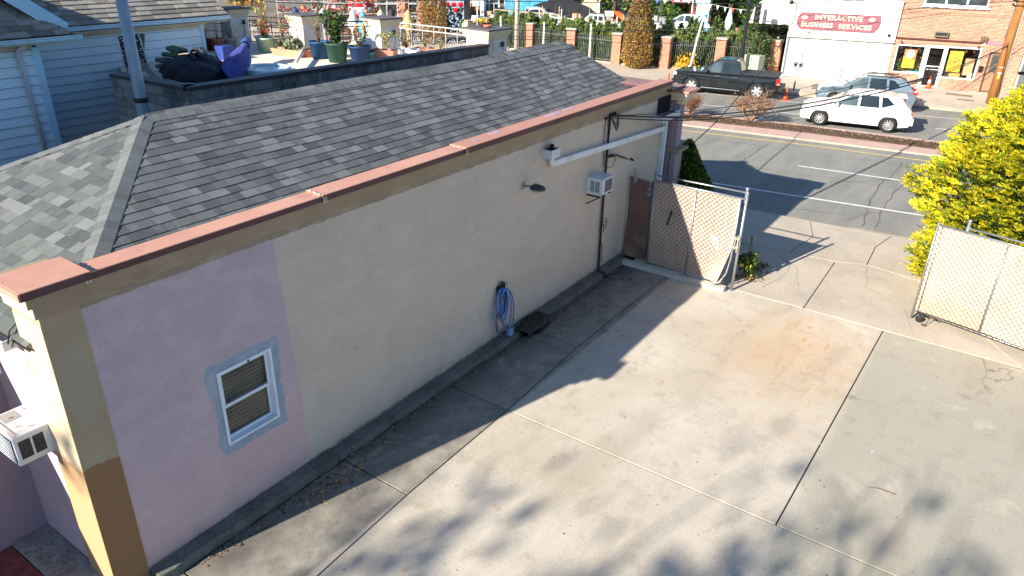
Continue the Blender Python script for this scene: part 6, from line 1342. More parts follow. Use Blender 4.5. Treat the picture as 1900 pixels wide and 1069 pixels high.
mb = MB(); mb.box(5.70,12.2,Y0-.012,Y0-.001,4.02,4.22); mb.box(5.70,10.6,Y0-.012,Y0-.001,2.40,2.60); mb.build('soldier_course', MAT_SOLD, bs)
mb = MB(); mb.box(5.72,10.15,Y0-.10,Y0-.001,2.62,2.70); mb.build('awning_bar', M('bar_brown', lin(86,50,42), .6, .15), bs)
# upper windows
for x0, x1 in ((6.7,9.9),):
    f = MB(); frame(f, x0,x1,4.48,6.2,.09,Y0-.03,Y0-.002); f.box(x0-.08,x1+.08,Y0-.12,Y0-.002,4.38,4.48); f.box(7.75,7.85,Y0-.03,Y0-.002,4.57,6.11); f.box(8.8,8.9,Y0-.03,Y0-.002,4.57,6.11); fo = f.build('upper_window', MAT_WFR, bs)
    g_ = MB(); g_.box(x0+.09,x1-.09,Y0-.014,Y0-.004,4.57,6.11); g_.build('pane', GLASS('pane_dark', (.03,.04,.045)), fo)
# shopfront
MAT_ALU = M('shopfront_white', lin(222,222,220), .4, .05)
def shopwin(nm, x0, x1, z0, z1):
    f = MB(); frame(f, x0,x1,z0,z1,.075,Y0-.03,Y0+.08); fo = soft(f.build(nm, MAT_ALU, bs), .008); p = MB(); p.box(x0+.07,x1-.07,Y0+.02,Y0+.03,z0+.07,z1-.07); p.build('pane', MAT_PANE, fo); return fo
shopwin('shop_window', 5.86,7.40,.72,2.32); shopwin('shop_window', 8.46,10.22,.60,2.36); d2 = shopwin('shop_door', 7.52,8.40,.04,2.30)
mb = MB(); mb.box(7.56,8.36,Y0-.035,Y0+.05,1.18,1.24); mb.bar((7.66,Y0-.08,1.05),(8.28,Y0-.08,1.05),.03,.03); mb.build('door_bar', MAT_ALU, d2)
mb = MB(); mb.box(7.40,7.52,Y0-.03,Y0+.08,.04,2.36); mb.box(8.40,8.46,Y0-.03,Y0+.08,.04,2.36); mb.box(7.52,8.40,Y0-.03,Y0+.08,2.30,2.36); mb.build('door_jamb', MAT_ALU, bs)
bd = MB(); bd.box(10.66,11.48,Y0+.12,Y0+.18,.02,2.18); bdo = bd.build('brown_door', M('door_brown', lin(150,122,96), .6, .1), bs); mb = MB(); frame(mb, 10.62,11.52,.02,2.22,.05,Y0-.02,Y0+.2); mb.build('door_frame', M('frame_brown', lin(112,78,58), .6, .12), bdo); mb = MB(); mb.box(10.84,11.3,Y0+.112,Y0+.119,1.1,2.05); mb.build('door_pane', GLASS('door_glass', (.06,.06,.055)), bdo); mb = MB(); mb.box(10.84,11.3,Y0+.10,Y0+.111,1.52,1.56); mb.build('door_rail', M('rail_brown', lin(120,96,78), .6), bdo)
mb = MB(); mb.box(7.62,8.30,Y0-.22,Y0-.001,2.86,3.14); ac_ = mb.build('wall_unit', M('unit_olive', lin(120,118,96), .6, .15), bs); mb = MB(); mb.box(7.66,8.26,Y0-.226,Y0-.221,2.92,3.08); mb.build('grille', MAT_VENT, ac_)
mb = MB(); mb.box(9.98,10.28,Y0-.2,Y0-.001,2.72,3.0); mb.ball((10.1,Y0-.24,2.84), .07, 8); mb.ball((6.0,Y0-.15,2.5), .06, 6); mb.ball((9.95,Y0-.15,2.45), .08, 6); mb.build('flood_lamp', M('flood_brown', lin(120,92,76), .6, .15), bs)
mb = MB(); mb.box(10.30,10.50,Y0-.10,Y0-.002,1.10,1.42); mb.box(10.32,10.48,Y0-.102,Y0-.10,1.14,1.2); mb.build('letter_box', MAT_BLK, bs)
t = thing('banner', 'faded pink banner strip on the brick wall left of the wooden pole', 'banner', SA, SRZ); mb = MB(); mb.box(10.18,11.3,Y0-.03,Y0-.015,2.58,2.76); mb.build('banner_cloth', M('banner_pink', lin(206,120,130), .7, .1), t); mb = MB(); mb.box(10.1,10.28,Y0-.036,Y0-.03,2.56,2.78); mb.build('banner_end', M('banner_white', lin(226,220,216), .7, .06), t)
# posters inside the glass
PY, PO, PWh = M('poster_yellow', lin(240,196,58), .6, .05), M('poster_orange', lin(236,132,70), .6, .05), M('poster_white', lin(240,236,228), .6, .04)
t = thing('poster', 'orange and yellow poster with a white disc in the left shop window', 'poster', SA, SRZ); mb = MB(); mb.box(6.34,6.98,Y0+.04,Y0+.045,1.02,2.06); mb.build('sheet', PY, t); mb = MB(); mb.prism([(6.34,1.66),(6.98,1.46),(6.98,2.06),(6.34,2.06)], Y0+.036, Y0+.0395, axis='y'); mb.build('upper_field', PO, t); mb = MB(); mb.lathe([(0,Y0+.033),(.23,Y0+.033)], (6.66,0,1.80), 24, axis='y', close=False); mb.build('disc', PWh, t, fix=False)
mb = MB(); mb.box(6.54,6.78,Y0+.030,Y0+.0325,1.785,1.82); mb.build('disc_mark', PO, t)
t = thing('poster', 'yellow poster with a ring of brown dots in the right shop window', 'poster', SA, SRZ); mb = MB(); mb.box(8.68,9.38,Y0+.04,Y0+.045,.98,2.12); mb.build('sheet', PY, t); mb = MB()
for k in range(10): a = 6.283*k/10; mb.box(9.03+.24*math.cos(a)-.05,9.03+.24*math.cos(a)+.05,Y0+.035,Y0+.039,1.52+.24*math.sin(a)-.05,1.52+.24*math.sin(a)+.05)
mb.box(8.95,9.11,Y0+.035,Y0+.039,1.44,1.60); mb.box(8.8,9.26,Y0+.035,Y0+.039,1.92,1.95); mb.build('ring_print', PO, t)
# bulbs, plants and boxes seen through the glass
for i, x in enumerate((6.15,6.66,7.1,9.55,9.95)):
    t = thing('pendant_bulb', ('glass pendant bulb hanging in the left shop window' if i < 3 else 'glass pendant bulb hanging in the right shop window'), 'lamp', SA, SRZ, 'pendant bulbs in the shop windows' ); mb = MB(); mb.tube([(x,Y0+.5,2.62),(x,Y0+.5,2.2)], .006, 4); mb.ball((x,Y0+.5,2.1), .075, 8, 0, (1,1,1.3)); mb.build('bulb', M('bulb_amber', lin(214,186,140), .2, .05), t)
t = thing('window_plant', 'leafy green plant standing behind the orange and yellow poster', 'plant', SA, SRZ); mb = MB()
for _ in range(420): leaf_quad(mb, Vector((6.7+random.gauss(0,.36), Y0+.35+abs(random.gauss(0,.12)), 1.25+random.gauss(0,.26))), .16, random.choice((1,1,2)))
mb.box(6.5,6.9,Y0+.3,Y0+.6,.7,.9,0); mb.build('foliage', LEAFM, t, fix=False)
for lab, bx_, m_ in (('large tan cardboard panel standing in the right shop window', (9.62,10.08,Y0+.3,Y0+.5,.8,1.72), lin(206,170,128)), ('low tan cardboard box on the sill of the right shop window', (8.95,9.5,Y0+.2,Y0+.6,.68,.92), lin(212,164,96)), ('small pink box beside the cardboard panel', (9.86,10.1,Y0+.15,Y0+.28,.68,.96), lin(222,176,166)), ('turquoise counter edge in the left shop window', (6.75,7.36,Y0+.1,Y0+.5,.72,.84), lin(110,206,196))):
    mb = MB(); mb.box(*bx_); o = tag(mb.build('shop_box', M('shop_card', m_, .8, .1), loc=SA), lab, 'box'); o.rotation_euler = (0,0,SRZ); soft(o, .012)
R_ = Matrix.Rotation(SRZ, 4, 'Z'); q = Vector(SA)+R_ @ Vector((7.98,-.25,.04)); cone('orange traffic cone with a white band at the brick shop door', tuple(q), .92, True)
# next building along and what rises behind
t = thing('white_building', 'plain white building at the right end of the brick shop', 'building', SA, SRZ); mb = MB(); mb.box(12.3,22,-.35,10,-.1,7.5); mb.build('wall', MAT_SHOPW, t); mb = MB(); mb.bar((12.1,-.9,1.28),(14,-.5,1.30),.12,.16); mb.build('fascia_strip', MAT_BLK, t); mb = MB(); mb.box(13.2,14.8,-.36,-.34,1.2,2.6); mb.build('window', GLASS('w_dark'), t)
t = thing('rear_building', 'grey-brown flat-roofed building rising behind the white shop', 'building', SA, SRZ); mb = MB(); mb.box(.5,5.5,12.2,24,-.1,6.6); mb.build('wall', M('rear_wall_tan', lin(170,160,148), .9, .1), t); mb = MB()
for i in range(4): mb.box(.9+i*1.2,1.7+i*1.2,12.17,12.19,4.9,6.1)
mb.build('window', GLASS('w_dark2'), t)
# ================================================================ FENCED TREE YARD
MAT_PBRICK = mat_brick('pier_brick', lin(168,92,70), lin(190,116,88), lin(196,172,150)); MAT_STONE = M('cap_stone', lin(178,170,156), .85, .12, 4)
FP = [(45.9,34.1),(45.6,29.9),(45.0,26.1),(44.9,22.6),(45.5,19.45),(47.6,16.6),(49.2,13.6)]
FN = ['farthest left brick fence pier, by the orange shrub behind the railing','brick fence pier just right of the tall concrete pole','brick fence pier above the far tip of the grey roof','brick fence pier beside the tall orange shrub, half hidden by it','brick fence pier between the orange shrub and the pickup bonnet','brick fence pier rising behind the pickup cab','brick fence pier nearest the white shop']
for (x,y), lab in zip(FP, FN):
    t = thing('brick_pier', lab, 'fence pier', (x,y,0), .12, 'brick piers of the yard fence'); mb = MB(); mb.box(-.3,.3,-.3,.3,-.1,1.86); mb.build('shaft', MAT_PBRICK, t); mb = MB(); mb.box(-.36,.36,-.36,.36,1.86,1.96); soft(mb.build('cap', MAT_STONE, t), .015)
MAT_PICK = M('iron_grey', lin(96,98,98), .5, .15, 6, 40, .1, .05)
pk_ = MB(); pk_.box(-.011,.011,-.011,.011,.12,1.62); pk_.add([(-.018,-.018,1.62),(.018,-.018,1.62),(.018,.018,1.62),(-.018,.018,1.62),(0,0,1.74)], [(0,1,4),(1,2,4),(2,3,4),(3,0,4)]); PICK = pk_.mesh('picket', MAT_PICK)
PL = ['iron picket fence bay left of the concrete pole','iron picket fence bay between the concrete pole pier and the roof tip pier','iron picket fence bay beyond the far tip of the grey roof','iron picket fence bay behind the tall orange shrub','iron picket fence bay in front of the pickup bonnet','iron picket fence bay behind the black signal pole']
for k in range(6):
    a, c = Vector((*FP[k],0)), Vector((*FP[k+1],0)); d = (c-a).normalized(); a2, c2 = a+d*.32, c-d*.32; L = (c2-a2).length
    t = thing('picket_fence', PL[k], 'fence', tuple(a2), math.atan2(d.y,d.x), 'iron picket fence bays'); n = int(L/.125)
    for i in range(n): put('picket', PICK, t, ((i+.5)*L/n,0,0))
    for z in (.2,1.42): mb = MB(); mb.box(0,L,-.02,.02,z-.02,z+.02); mb.build('rail', MAT_PICK, t)
# concrete sill under the fence
mb = MB()
for k in range(6):
    a, c = FP[k], FP[k+1]; mb.bar((a[0],a[1],.03),(c[0],c[1],.03),.3,.1)
tag(mb.build('fence_sill', MAT_KERB), 'low concrete sill running under the iron picket fence', 'sill')
# ---- bundled Christmas trees standing against the fence: four mesh kinds, copied
MAT_TB = [M('tree_trunk', lin(104,80,58), .95, .2), FOLIAGE('fir_dark', lin(60,90,44)), FOLIAGE('fir_mid', lin(96,126,60)), FOLIAGE('fir_pale', lin(142,156,92)), FOLIAGE('fir_blue', lin(104,126,96))]
def fir_mesh(h, r, n, top, pal):
    mb = MB(); mb.tube([(0,0,0),(0,0,h*.95)], [.05,.015], 5, 0)
    for i in range(n):
        f_ = random.random()**.8; z = h*(.06+.94*f_); rr = r*(1-f_**3*.75)*random.uniform(.6,1.08); a = random.random()*6.283; q = Vector((rr*math.cos(a), rr*math.sin(a), z)); d = Vector((math.cos(a)*.7, math.sin(a)*.7, random.uniform(.5,1.6))).normalized()
        s_ = random.uniform(.14,.30); w_ = d.cross(Vector((random.random()-.5,random.random()-.5,random.random()-.5))).normalized()*s_*.20
        mb.add([tuple(q-d*s_*.5), tuple(q+w_), tuple(q+d*s_*.5), tuple(q-w_)], [(0,1,2,3)], random.choices((1,2,3,4), pal if f_ < top else (1,3,5,1))[0])
    return mb.mesh('foliage', MAT_TB)
FIRS = [fir_mesh(1.85,.34,700,.62,(7,3,.6,.6)), fir_mesh(2.0,.37,760,.6,(5,4,1,1)), fir_mesh(1.7,.36,640,.66,(8,3,.5,.3)), fir_mesh(2.1,.34,720,.58,(4,5,2,1))]
BAYN = ['left of the concrete pole','right of the concrete pole','beyond the roof tip','behind the orange shrub','by the pickup bonnet','behind the signal pole']
kinds = ['netted dark fir tree','netted bushy green fir tree','short netted fir tree','tall pale-tipped netted fir tree']
for k in range(6):
    a, c = Vector((*FP[k],0)), Vector((*FP[k+1],0)); d = (c-a).normalized(); nrm = Vector((-d.y,d.x,0)); nrm = nrm if nrm.x > 0 else -nrm; L = (c-a).length; n = int(L/.25)
    for row in range(2):
        for i in range(n):
            j = random.randrange(4); q = a+d*(L*(i+.5+.3*random.uniform(-1,1))/n)+nrm*(.42+.55*row+random.uniform(-.1,.1))
            o = put('fir_tree', FIRS[j], None, tuple(q)); o.rotation_euler = (random.uniform(-.1,.1),random.uniform(-.12,.12),random.random()*6); s_ = random.uniform(.9,1.12)*(1 if row == 0 else 1.12); o.scale = (s_,s_,s_)
            tag(o, f'{kinds[j]}, {"front" if row == 0 else "back"} row of fence bay {BAYN[k]}', 'fir tree', 'netted fir trees along the yard fence')
# open conifers at the right of the yard
def conifer(label, loc, h, r, n, pal, name='conifer', droop=.1, ls=.34):
    t = thing(name, label, 'conifer', loc); mb = MB(); mb.tube([(0,0,0),(0,0,h*.9)], [.09,.02], 6, 0); mb.build('trunk', MAT_TB[0], t); mb = MB()
    for i in range(n):
        f_ = random.random()**.75; a = random.random()*6.283; lob = 1+.22*math.sin(a*3+f_*9)+.12*math.sin(a*7-f_*21); rr = r*(1-f_)**.85*lob*random.random()**.35; q = Vector((rr*math.cos(a), rr*math.sin(a), h*(.05+.95*f_)-droop*rr)); d = Vector((math.cos(a), math.sin(a), random.uniform(-.2,.7))).normalized(); s_ = ls*random.uniform(.5,1.1); w_ = d.cross(Vector((random.random()-.5,random.random()-.5,random.random()))).normalized()*s_*.2
        mb.add([tuple(q-d*s_*.5), tuple(q+w_), tuple(q+d*s_*.5), tuple(q-w_)], [(0,1,2,3)], random.choices((1,2,3,4), pal)[0])
    mb.build('crown', MAT_TB, t, fix=False); return t
MAT_TB.append(FOLIAGE('gold_conifer', lin(176,164,40)))
conifer('spreading pale blue-green fir bough tree drooping over the pier nearest the white shop', (48.6,14.5,.3), 2.6, 1.2, 1500, (1,2,4,6), ls=.3)
def gold_conifer(label, loc, h, r, n):
    t = conifer(label, loc, h, r, n, (3,4,4,0), 'gold_conifer', .05, .32)
    me = t.children[1].data; idx = np.zeros(len(me.polygons), dtype=np.int32); me.polygons.foreach_get('material_index', idx); m_ = rng.random(len(idx)) < .5; idx[m_] = 5; me.polygons.foreach_set('material_index', idx)
gold_conifer('yellow-green conifer behind the black signal pole', (51.2,14.6,0), 4.0, 1.3, 2000)
for i,(x,y,h) in enumerate(((49.6,21.2,2.9),(50.4,19.6,2.7),(48.8,22.8,2.6),(50.2,17.6,2.6),(51.6,18.6,2.4),(51.9,16.6,2.5),(48.9,18.7,2.5),(49.5,16.2,2.5))):
    conifer(['tallest unbundled fir standing just behind the orange shrub','unbundled fir right of the tallest one','unbundled fir partly behind the orange shrub top','unbundled fir above the pickup bonnet','low unbundled fir at the back of the row','unbundled fir by the signal pole','small unbundled fir in front of the red shed','unbundled fir above the pickup cab'][i], (x,y,0), h, .8, 620, (4,5,3,1), 'fir_tree', .1, .3)
random.seed(77); cx_ = 0
for k, wh in enumerate(('behind the first pier right of the rust shrub','behind the pickup bonnet','behind the pickup windscreen','behind the pickup roof','beside the signal pole','left of the gold conifer','behind the gold conifer','right of the yellow shrub','before the covered boat','before the white cone tent','before the blue heap','left of the white leaning pole','right of the white leaning pole','behind the cabinet')):
    x_, y_ = ((48.6,20.9),(50.6,18.2),(50.0,16.9),(51.0,15.6),(49.0,15.3),(50.2,14.6),(52.4,13.6),(48.4,17.6),(54.4,17.4),(54.8,19.6),(54.6,21.6),(47.9,19.6),(49.6,18.9),(50.0,13.4))[k]
    conifer('loose dark green fir ' + wh, (x_, y_, 0), random.uniform(2.3,3.0), random.uniform(.75,1.0), 700, (5,5,2,2), 'fir_tree', .1, .32)
def hedge(label, a, c, h, d, n):
    t = thing('hedge', label, 'hedge', (a[0],a[1],0), math.atan2(c[1]-a[1], c[0]-a[0])); L = math.dist(a, c); mb = MB()
    for i in range(n):
        x = random.random()*L; z = h*(1+.12*math.sin(x*1.1)+.08*math.sin(x*2.7))*random.random()**.5; leaf_quad(mb, Vector((x, random.uniform(-d,d)*(1-.5*z/h), z)), random.uniform(.3,.55), random.choices((0,1,2),(5,4,1))[0])
    mb.build('foliage', [FOLIAGE('hedge_dark', lin(52,82,38)), FOLIAGE('hedge_green', lin(84,118,48)), FOLIAGE('hedge_lime', lin(140,156,62))], t, fix=False); t['kind'] = 'stuff'
hedge('tall dark green hedge closing the yard behind the red shed', (73.5,33.0), (63.5,14.0), 4.6, 1.2, 9000); hedge('mixed olive hedge closing the yard behind the tarpaulins', (80.,50.), (75.,34.5), 4.8, 1.2, 7000)
# ---- clipped orange shrubs
def columnar(label, loc, h, r, n, seed):
    random.seed(seed); t = thing('columnar_shrub', label, 'shrub', loc); mb = MB(); mb.tube([(0,0,0),(0,0,h*.8)], [.07,.02], 6, 0)
    for i in range(n):
        f_ = random.random(); z = h*(.02+.98*f_); prof = (min(1, (f_*5+.45))**.6)*(1-max(0,(f_-.45)/.55)**1.7*.62); a = random.random()*6.283; rr = r*prof*(1+.06*math.sin(a*4+f_*7))*random.random()**.22
        q = Vector((rr*math.cos(a), rr*math.sin(a), z)); leaf_quad(mb, q, random.uniform(.07,.14), random.choices((1,2,3,4,5), (6,6,4,4,2) if f_ < .5 else (2,3,5,6,5))[0])
    mb.build('foliage', [F_TW, FOLIAGE('rust_leaf', lin(172,124,62)), FOLIAGE('ochre_leaf', lin(190,156,88)), FOLIAGE('olive_leaf', lin(132,128,54)), FOLIAGE('brown_leaf', lin(140,106,66)), FOLIAGE('purple_twig', lin(124,98,84))], t, fix=False)
columnar('tall egg-shaped rust-orange shrub on the pavement beyond the roof tip', (44.3,20.9,0), 4.4, .98, 12000, 3); columnar('narrower rust-orange clipped shrub behind the scrolled railing', (43.9,37.4,0), 5.2, 1.0, 10000, 4)
random.seed(11)
t = thing('small_shrub', 'low bright yellow shrub in front of the pickup windscreen', 'shrub', (46.3,18.4,0)); mb = MB(); [leaf_quad(mb, Vector((random.gauss(0,.33),random.gauss(0,.33),abs(random.gauss(.3,.26)))), .2, 2, 1.5) for _ in range(600)]; mb.build('foliage', LEAFM[:2]+[FOLIAGE('yellow_grass', lin(222,186,60))], t, fix=False)
# ---- white saplings / wrapped poles, tall poles
MAT_POLEW = M('pole_white', lin(222,220,214), .6, .08, 5, 30, .1, .05); MAT_CONC = M('pole_concrete', lin(186,178,166), .85, .1, 3, 40, .12, .1)
t = thing('lamp_post', 'tall pale concrete pole rising out of frame at the yard fence', 'pole', (44.6,30.4,0)); mb = MB(); mb.tube([(0,0,-.1),(0,0,10)], [.17,.12], 12); mb.build('shaft', MAT_CONC, t); mb = MB(); mb.tube([(0,0,9.9),(-.8,-.1,10.3),(-2,-.2,10.4)], .05, 8); mb.box(-2.6,-1.9,-.35,-.05,10.32,10.46); mb.build('lamp_arm', MAT_CONC, t)
for (x,y,l,h,lean) in ((44.9,31.9,'thin white-wrapped sapling left of the concrete pole',2.3,.12),(44.7,28.2,'thin white-wrapped sapling between the concrete pole and roof tip',2.2,.0),(44.5,24.4,'thin white-wrapped sapling beyond the roof ridge end',2.4,.05),(45.9,17.9,'tall leaning white pole by the pickup bonnet',3.6,-.55)):
    t = thing('white_pole', l, 'pole', (x,y,0)); mb = MB(); mb.tube([(0,0,-.1),(0,lean*.5,h*.55),(0,lean,h)], [.09,.07,.05], 8); mb.tube([(0,0,0),(0,.02,.3)], [.13,.09], 8); mb.build('stem', MAT_POLEW, t)
# ================================================================ WHAT STANDS IN THE YARD
def tarp(name, label, cat, base, W_, D_, H, col, open_=False):
    t = thing(name, label, cat, base, SRZ+.2); mb = MB(); n = 12
    for i in range(n):
        a, c = i/n, (i+1)/n; za, zc = H*(.72+.28*math.sin(math.pi*a))+.05*math.sin(9*a), H*(.72+.28*math.sin(math.pi*c))+.05*math.sin(9*c)
        mb.quad((-W_/2+W_*a,0,za),(-W_/2+W_*c,0,zc),(-W_/2+W_*c,D_,zc*.96),(-W_/2+W_*a,D_,za*.96)); mb.quad((-W_/2+W_*a,.04*math.sin(i*2),.0),(-W_/2+W_*c,.04*math.sin(i*2+2),.0),(-W_/2+W_*c,0,zc),(-W_/2+W_*a,0,za))
    mb.quad((-W_/2,0,0),(-W_/2,D_,0),(-W_/2,D_,H*.7),(-W_/2,0,H*.72)); mb.quad((W_/2,0,0),(W_/2,D_,0),(W_/2,D_,H*.7),(W_/2,0,H*.72)); o = mb.build('sheet', M('tarp_'+name, col, .5, .22, 4, 20, .2, .5), t)
    mb = MB()
    for x in (-W_/2,W_/2):
        for y in (0,D_): mb.tube([(x,y,0),(x,y,H*.74)], .04, 6)
    mb.build('pole', MAT_GALV, t); return t
tarp('blue_tarp', 'bright blue tarpaulin shelter behind the concrete pole', 'tarpaulin', (62.5,41.6,0), 4.2, 3, 3.2, lin(76,156,190)); tarp('black_tent', 'low black tarpaulin tent behind the first white pickup', 'tent', (62.0,37.4,0), 5.4, 3, 2.2, lin(40,40,44)); tarp('canvas_tent', 'tan canvas tent under an orange tarpaulin', 'tent', (64.0,35.4,0), 1.8, 3, 2.5, lin(202,188,156)); tarp('orange_tarp', 'orange tarpaulin roof over the tan tent', 'tarpaulin', (67.5,35.0,0), 2.6, 2.0, 1.1, lin(226,112,58)); tarp('grey_awning', 'small grey awning at the left end of the yard', 'awning', (62,47.5,0), 4, 3, 2.9, lin(120,126,120)); tarp('white_canopy', 'white ridge canopy among the yard clutter left of the blue tarpaulin', 'canopy', (59.0,46.0,0), 3.2, 3, 2.7, lin(232,226,218))
# white pickups
tr2 = dict(truck); tr2.update(paint=PW, extras=[e for e in truck['extras'] if e[0] != 'tonneau_cover']); car('pickup_truck', 'white pickup truck with an open bed in the yard behind the concrete pole', 'pickup truck', (57.6,37.4,0), SRZ+.5, tr2); car('pickup_truck', 'white pickup truck facing left in the yard behind the roof tip', 'pickup truck', (56.6,30.6,0), 2.0, tr2)
cvan = dict(suv); cvan.update(paint=PW); car('yard_car', 'white car parked in the yard before the red shed', 'car', (65.5,26.6,0), math.pi/2+.3, cvan)
# red shed with pale roof; striped pole; teepee; yellow boat cover
t = thing('red_shed', 'low red shed with a pale flat roof at the back of the yard', 'shed', (69.5,25.2,0), SRZ+.3); mb = MB(); mb.box(-2.2,2.2,0,3,0,2.4); mb.build('wall', M('shed_red', lin(190,84,66), .8, .12), t); mb = MB(); mb.box(-4.0,3.6,-.5,3.4,2.4,2.62); mb.build('roof', M('shed_roof', lin(224,214,202), .7, .06), t); mb = MB(); mb.box(2.21,3.5,.3,.4,0,2.4); mb.build('door', MAT_BLK, t)
t = thing('striped_pole', 'pale blue and white banner pole in front of the red shed', 'banner pole', (63.0,24.0,0)); mb = MB(); mb.box(-.1,.1,-.55,.55,1.0,5.5); mb.build('banner', M('banner_sky', lin(150,204,232), .7, .1), t); mb = MB(); [mb.box(-.104,.104,-.56,.56,1.4+k*.8,1.6+k*.8) for k in range(5)]; mb.build('stripe', MAT_POLEW, t); mb = MB(); mb.tube([(0,.6,0),(0,.6,5.6)], .04, 6); mb.build('mast', MAT_GALV, t)
t = thing('teepee', 'narrow white cone tent near the signal pole', 'tent', (60.5,20.8,0)); mb = MB(); mb.lathe([(.8,0),(.42,1.3),(.1,2.6),(.02,2.75)], n=9, smooth=False); mb.build('sheet', MAT_POLEW, t); mb = MB(); [mb.tube([(0,0,2.5),(.2*math.cos(k),.2*math.sin(k),3.0)], .02, 4) for k in range(5)]; mb.build('pole', F_TW, t)
t = thing('covered_boat', 'pale yellow covered boat-shaped trailer beside the white cone tent', 'boat cover', (59.8,18.3,0), 1.9); mb = MB(); vs = []; n = 14; k = 8
for i in range(k+1):
    f_ = i/k; x = -1.9+3.8*f_; r = .95*math.sin(math.pi*(.12+.8*f_))**.6
    for j in range(n+1): a = math.pi*j/n; vs.append((x, r*math.cos(a), .5+r*.85*math.sin(a)))
mb.add(vs, [(i*(n+1)+j,i*(n+1)+j+1,(i+1)*(n+1)+j+1,(i+1)*(n+1)+j) for i in range(k) for j in range(n)], 0, True); mb.build('cover', M('cover_yellow', lin(228,212,146), .7, .1, 3), t, fix=False); mb = MB(); mb.box(-1.5,1.5,-.7,.7,.1,.5); mb.build('trailer', MAT_GALV, t)
mb = MB(); mb.ball((0,0,.4), .75, 12, 0, (1,1.3,.7)); o = tag(mb.build('tarp_heap', M('heap_blue', lin(70,120,170), .6, .2, 3), loc=(60.8,21.9,.3)), 'blue tarpaulin heap left of the white cone tent', 'tarpaulin heap')
# spool, stacked frames, tables, rails of the tree racks
t = thing('cable_spool', 'round wooden cable spool by the blue tarpaulin', 'spool', (57.6,44.0,1.1), .6); mb = MB()
for y in (-.4,.4): mb.lathe([(.0,y-.04),(.85,y-.04),(.85,y+.04),(.0,y+.04)], n=20, axis='y', smooth=False)
mb.lathe([(.4,-.36),(.4,.36)], n=14, axis='y'); mb.build('drum', M('wood_spool', lin(176,136,100), .9, .2, 5), t)
MAT_WOODG = M('wood_grey', lin(166,150,126), .9, .2, 5); MAT_RAILG = M('rail_pale', lin(206,200,190), .6, .1)
random.seed(21)
for i,(x,y,L,lab) in enumerate(((48.2,31.6,5.6,'pale timber tree rack behind the fence left of the concrete pole'),(47.6,27.6,4.6,'pale timber tree rack behind the fence right of the concrete pole'),(47.4,24.2,4.0,'pale timber tree rack behind the fence at the roof tip'),(50.2,28.6,6.0,'second timber rack farther back behind the roof tip'),(52.0,34.6,6.0,'grey timber rack with white boxes behind the concrete pole'))):
    t = thing('tree_rack', lab, 'rack', (x,y,0), math.pi/2+.08); mb = MB()
    for k in range(5): mb.bar((-L/2+L*k/4,0,0),(-L/2+L*k/4,0,2.3+.3*random.random()),.08,.08)
    mb.bar((-L/2,0,1.95),(L/2,0,1.98),.07,.09); mb.bar((-L/2,0,1.1),(L/2,0,1.05),.06,.08); mb.bar((-L/2,.9,1.6),(L/2,.9,1.6),.06,.08)
    for k in range(4): mb.bar((-L/2+L*k/3.2,0,1.9),(-L/2+L*k/3.2,.9,1.6),.05,.06)
    mb.build('rack_frame', MAT_RAILG if i % 2 else MAT_WOODG, t)
def junk(lab, name, cat, loc, dims, col, rz=0.):
    t = thing(name, lab, cat, loc, rz); a, d, h = dims; mb = MB(); mb.box(-a/2,a/2,-d/2,d/2,h*.55,h*.62); mb.build('top', M(name+'_top', col, .7, .12), t); mb = MB()
    for x in (-a/2+.06,a/2-.06):
        for y in (-d/2+.06,d/2-.06): mb.bar((x,y,0),(x,y,h*.55),.06,.06)
    mb.build('legs', MAT_WOODG, t); return t
for i,(x,y,l,c_) in enumerate(((55.2,40.6,'white trestle table right of the wooden spool',(232,230,226)),(54.2,34.0,'white trestle table behind the second rack',(230,228,222)),(58.0,48.2,'grey work table among the left yard clutter',(168,160,148)),(61.5,33.2,'rough timber bench before the second white pickup',(168,146,112)),(54.0,43.6,'small white table left of the concrete pole',(228,224,216)))):
    junk(l, 'yard_table', 'table', (x,y,0), (2.4,1.0,1.5), lin(*c_), 1.5+.2*i)
random.seed(5)
cols = dict(white=(230,228,224), red=(196,58,52), grey=(140,140,138), tan=(186,160,124), blue=(76,120,178), brown=(124,92,66), cream=(220,206,178), black=(34,34,36), pink=(214,150,140))
spots = [(56.5,45.6,'white','by the wooden spool'),(58.2,42.6,'tan','under the blue tarpaulin'),(60.2,49.6,'blue','under the white canopy'),(57.0,49.8,'cream','left of the white canopy'),(61.2,44.6,'black','beside the blue tarpaulin'),(55.8,47.6,'brown','in front of the white canopy'),(59.8,39.6,'grey','behind the first white pickup'),(63.6,33.2,'white','behind the second white pickup'),(60.2,34.6,'tan','before the tan tent'),(58.8,33.2,'cream','left of the second white pickup'),(66.2,31.2,'white','right of the second white pickup'),(68.2,29.6,'grey','left of the red shed'),(63.2,28.4,'white','before the red shed'),(61.4,26.4,'grey','behind the tallest fir'),(57.4,35.6,'white','between the white pickups'),(66.8,22.8,'white','right of the red shed'),(64.6,21.6,'pink','behind the white cone tent'),(52.8,38.2,'white','at the concrete pole'),(51.8,40.6,'cream','left of the concrete pole'),(53.4,45.8,'red','left of the small white table')]
for x,y,c_,pl in spots:
    t = thing('yard_crate', f'{c_} crate stack in the yard {pl}', 'crates', (x,y,0), random.random()*3); z = 0
    for k in range(random.choice((2,3))):
        a, d, h = random.uniform(.5,.95), random.uniform(.4,.8), random.uniform(.35,.6); ox = random.uniform(-.12,.12); mb = MB(); mb.box(-a/2+ox,a/2+ox,-d/2,d/2,z,z+h-.03); mb.box(-a/2+ox-.02,a/2+ox+.02,-d/2-.02,d/2+.02,z+h-.03,z+h); o = soft(mb.build('crate', M('crate_'+c_, tuple(v*random.uniform(.8,1) for v in lin(*cols[c_])), .7, .15, 4), t), .015); o.rotation_euler = (0,0,random.uniform(-.3,.3)); z += h
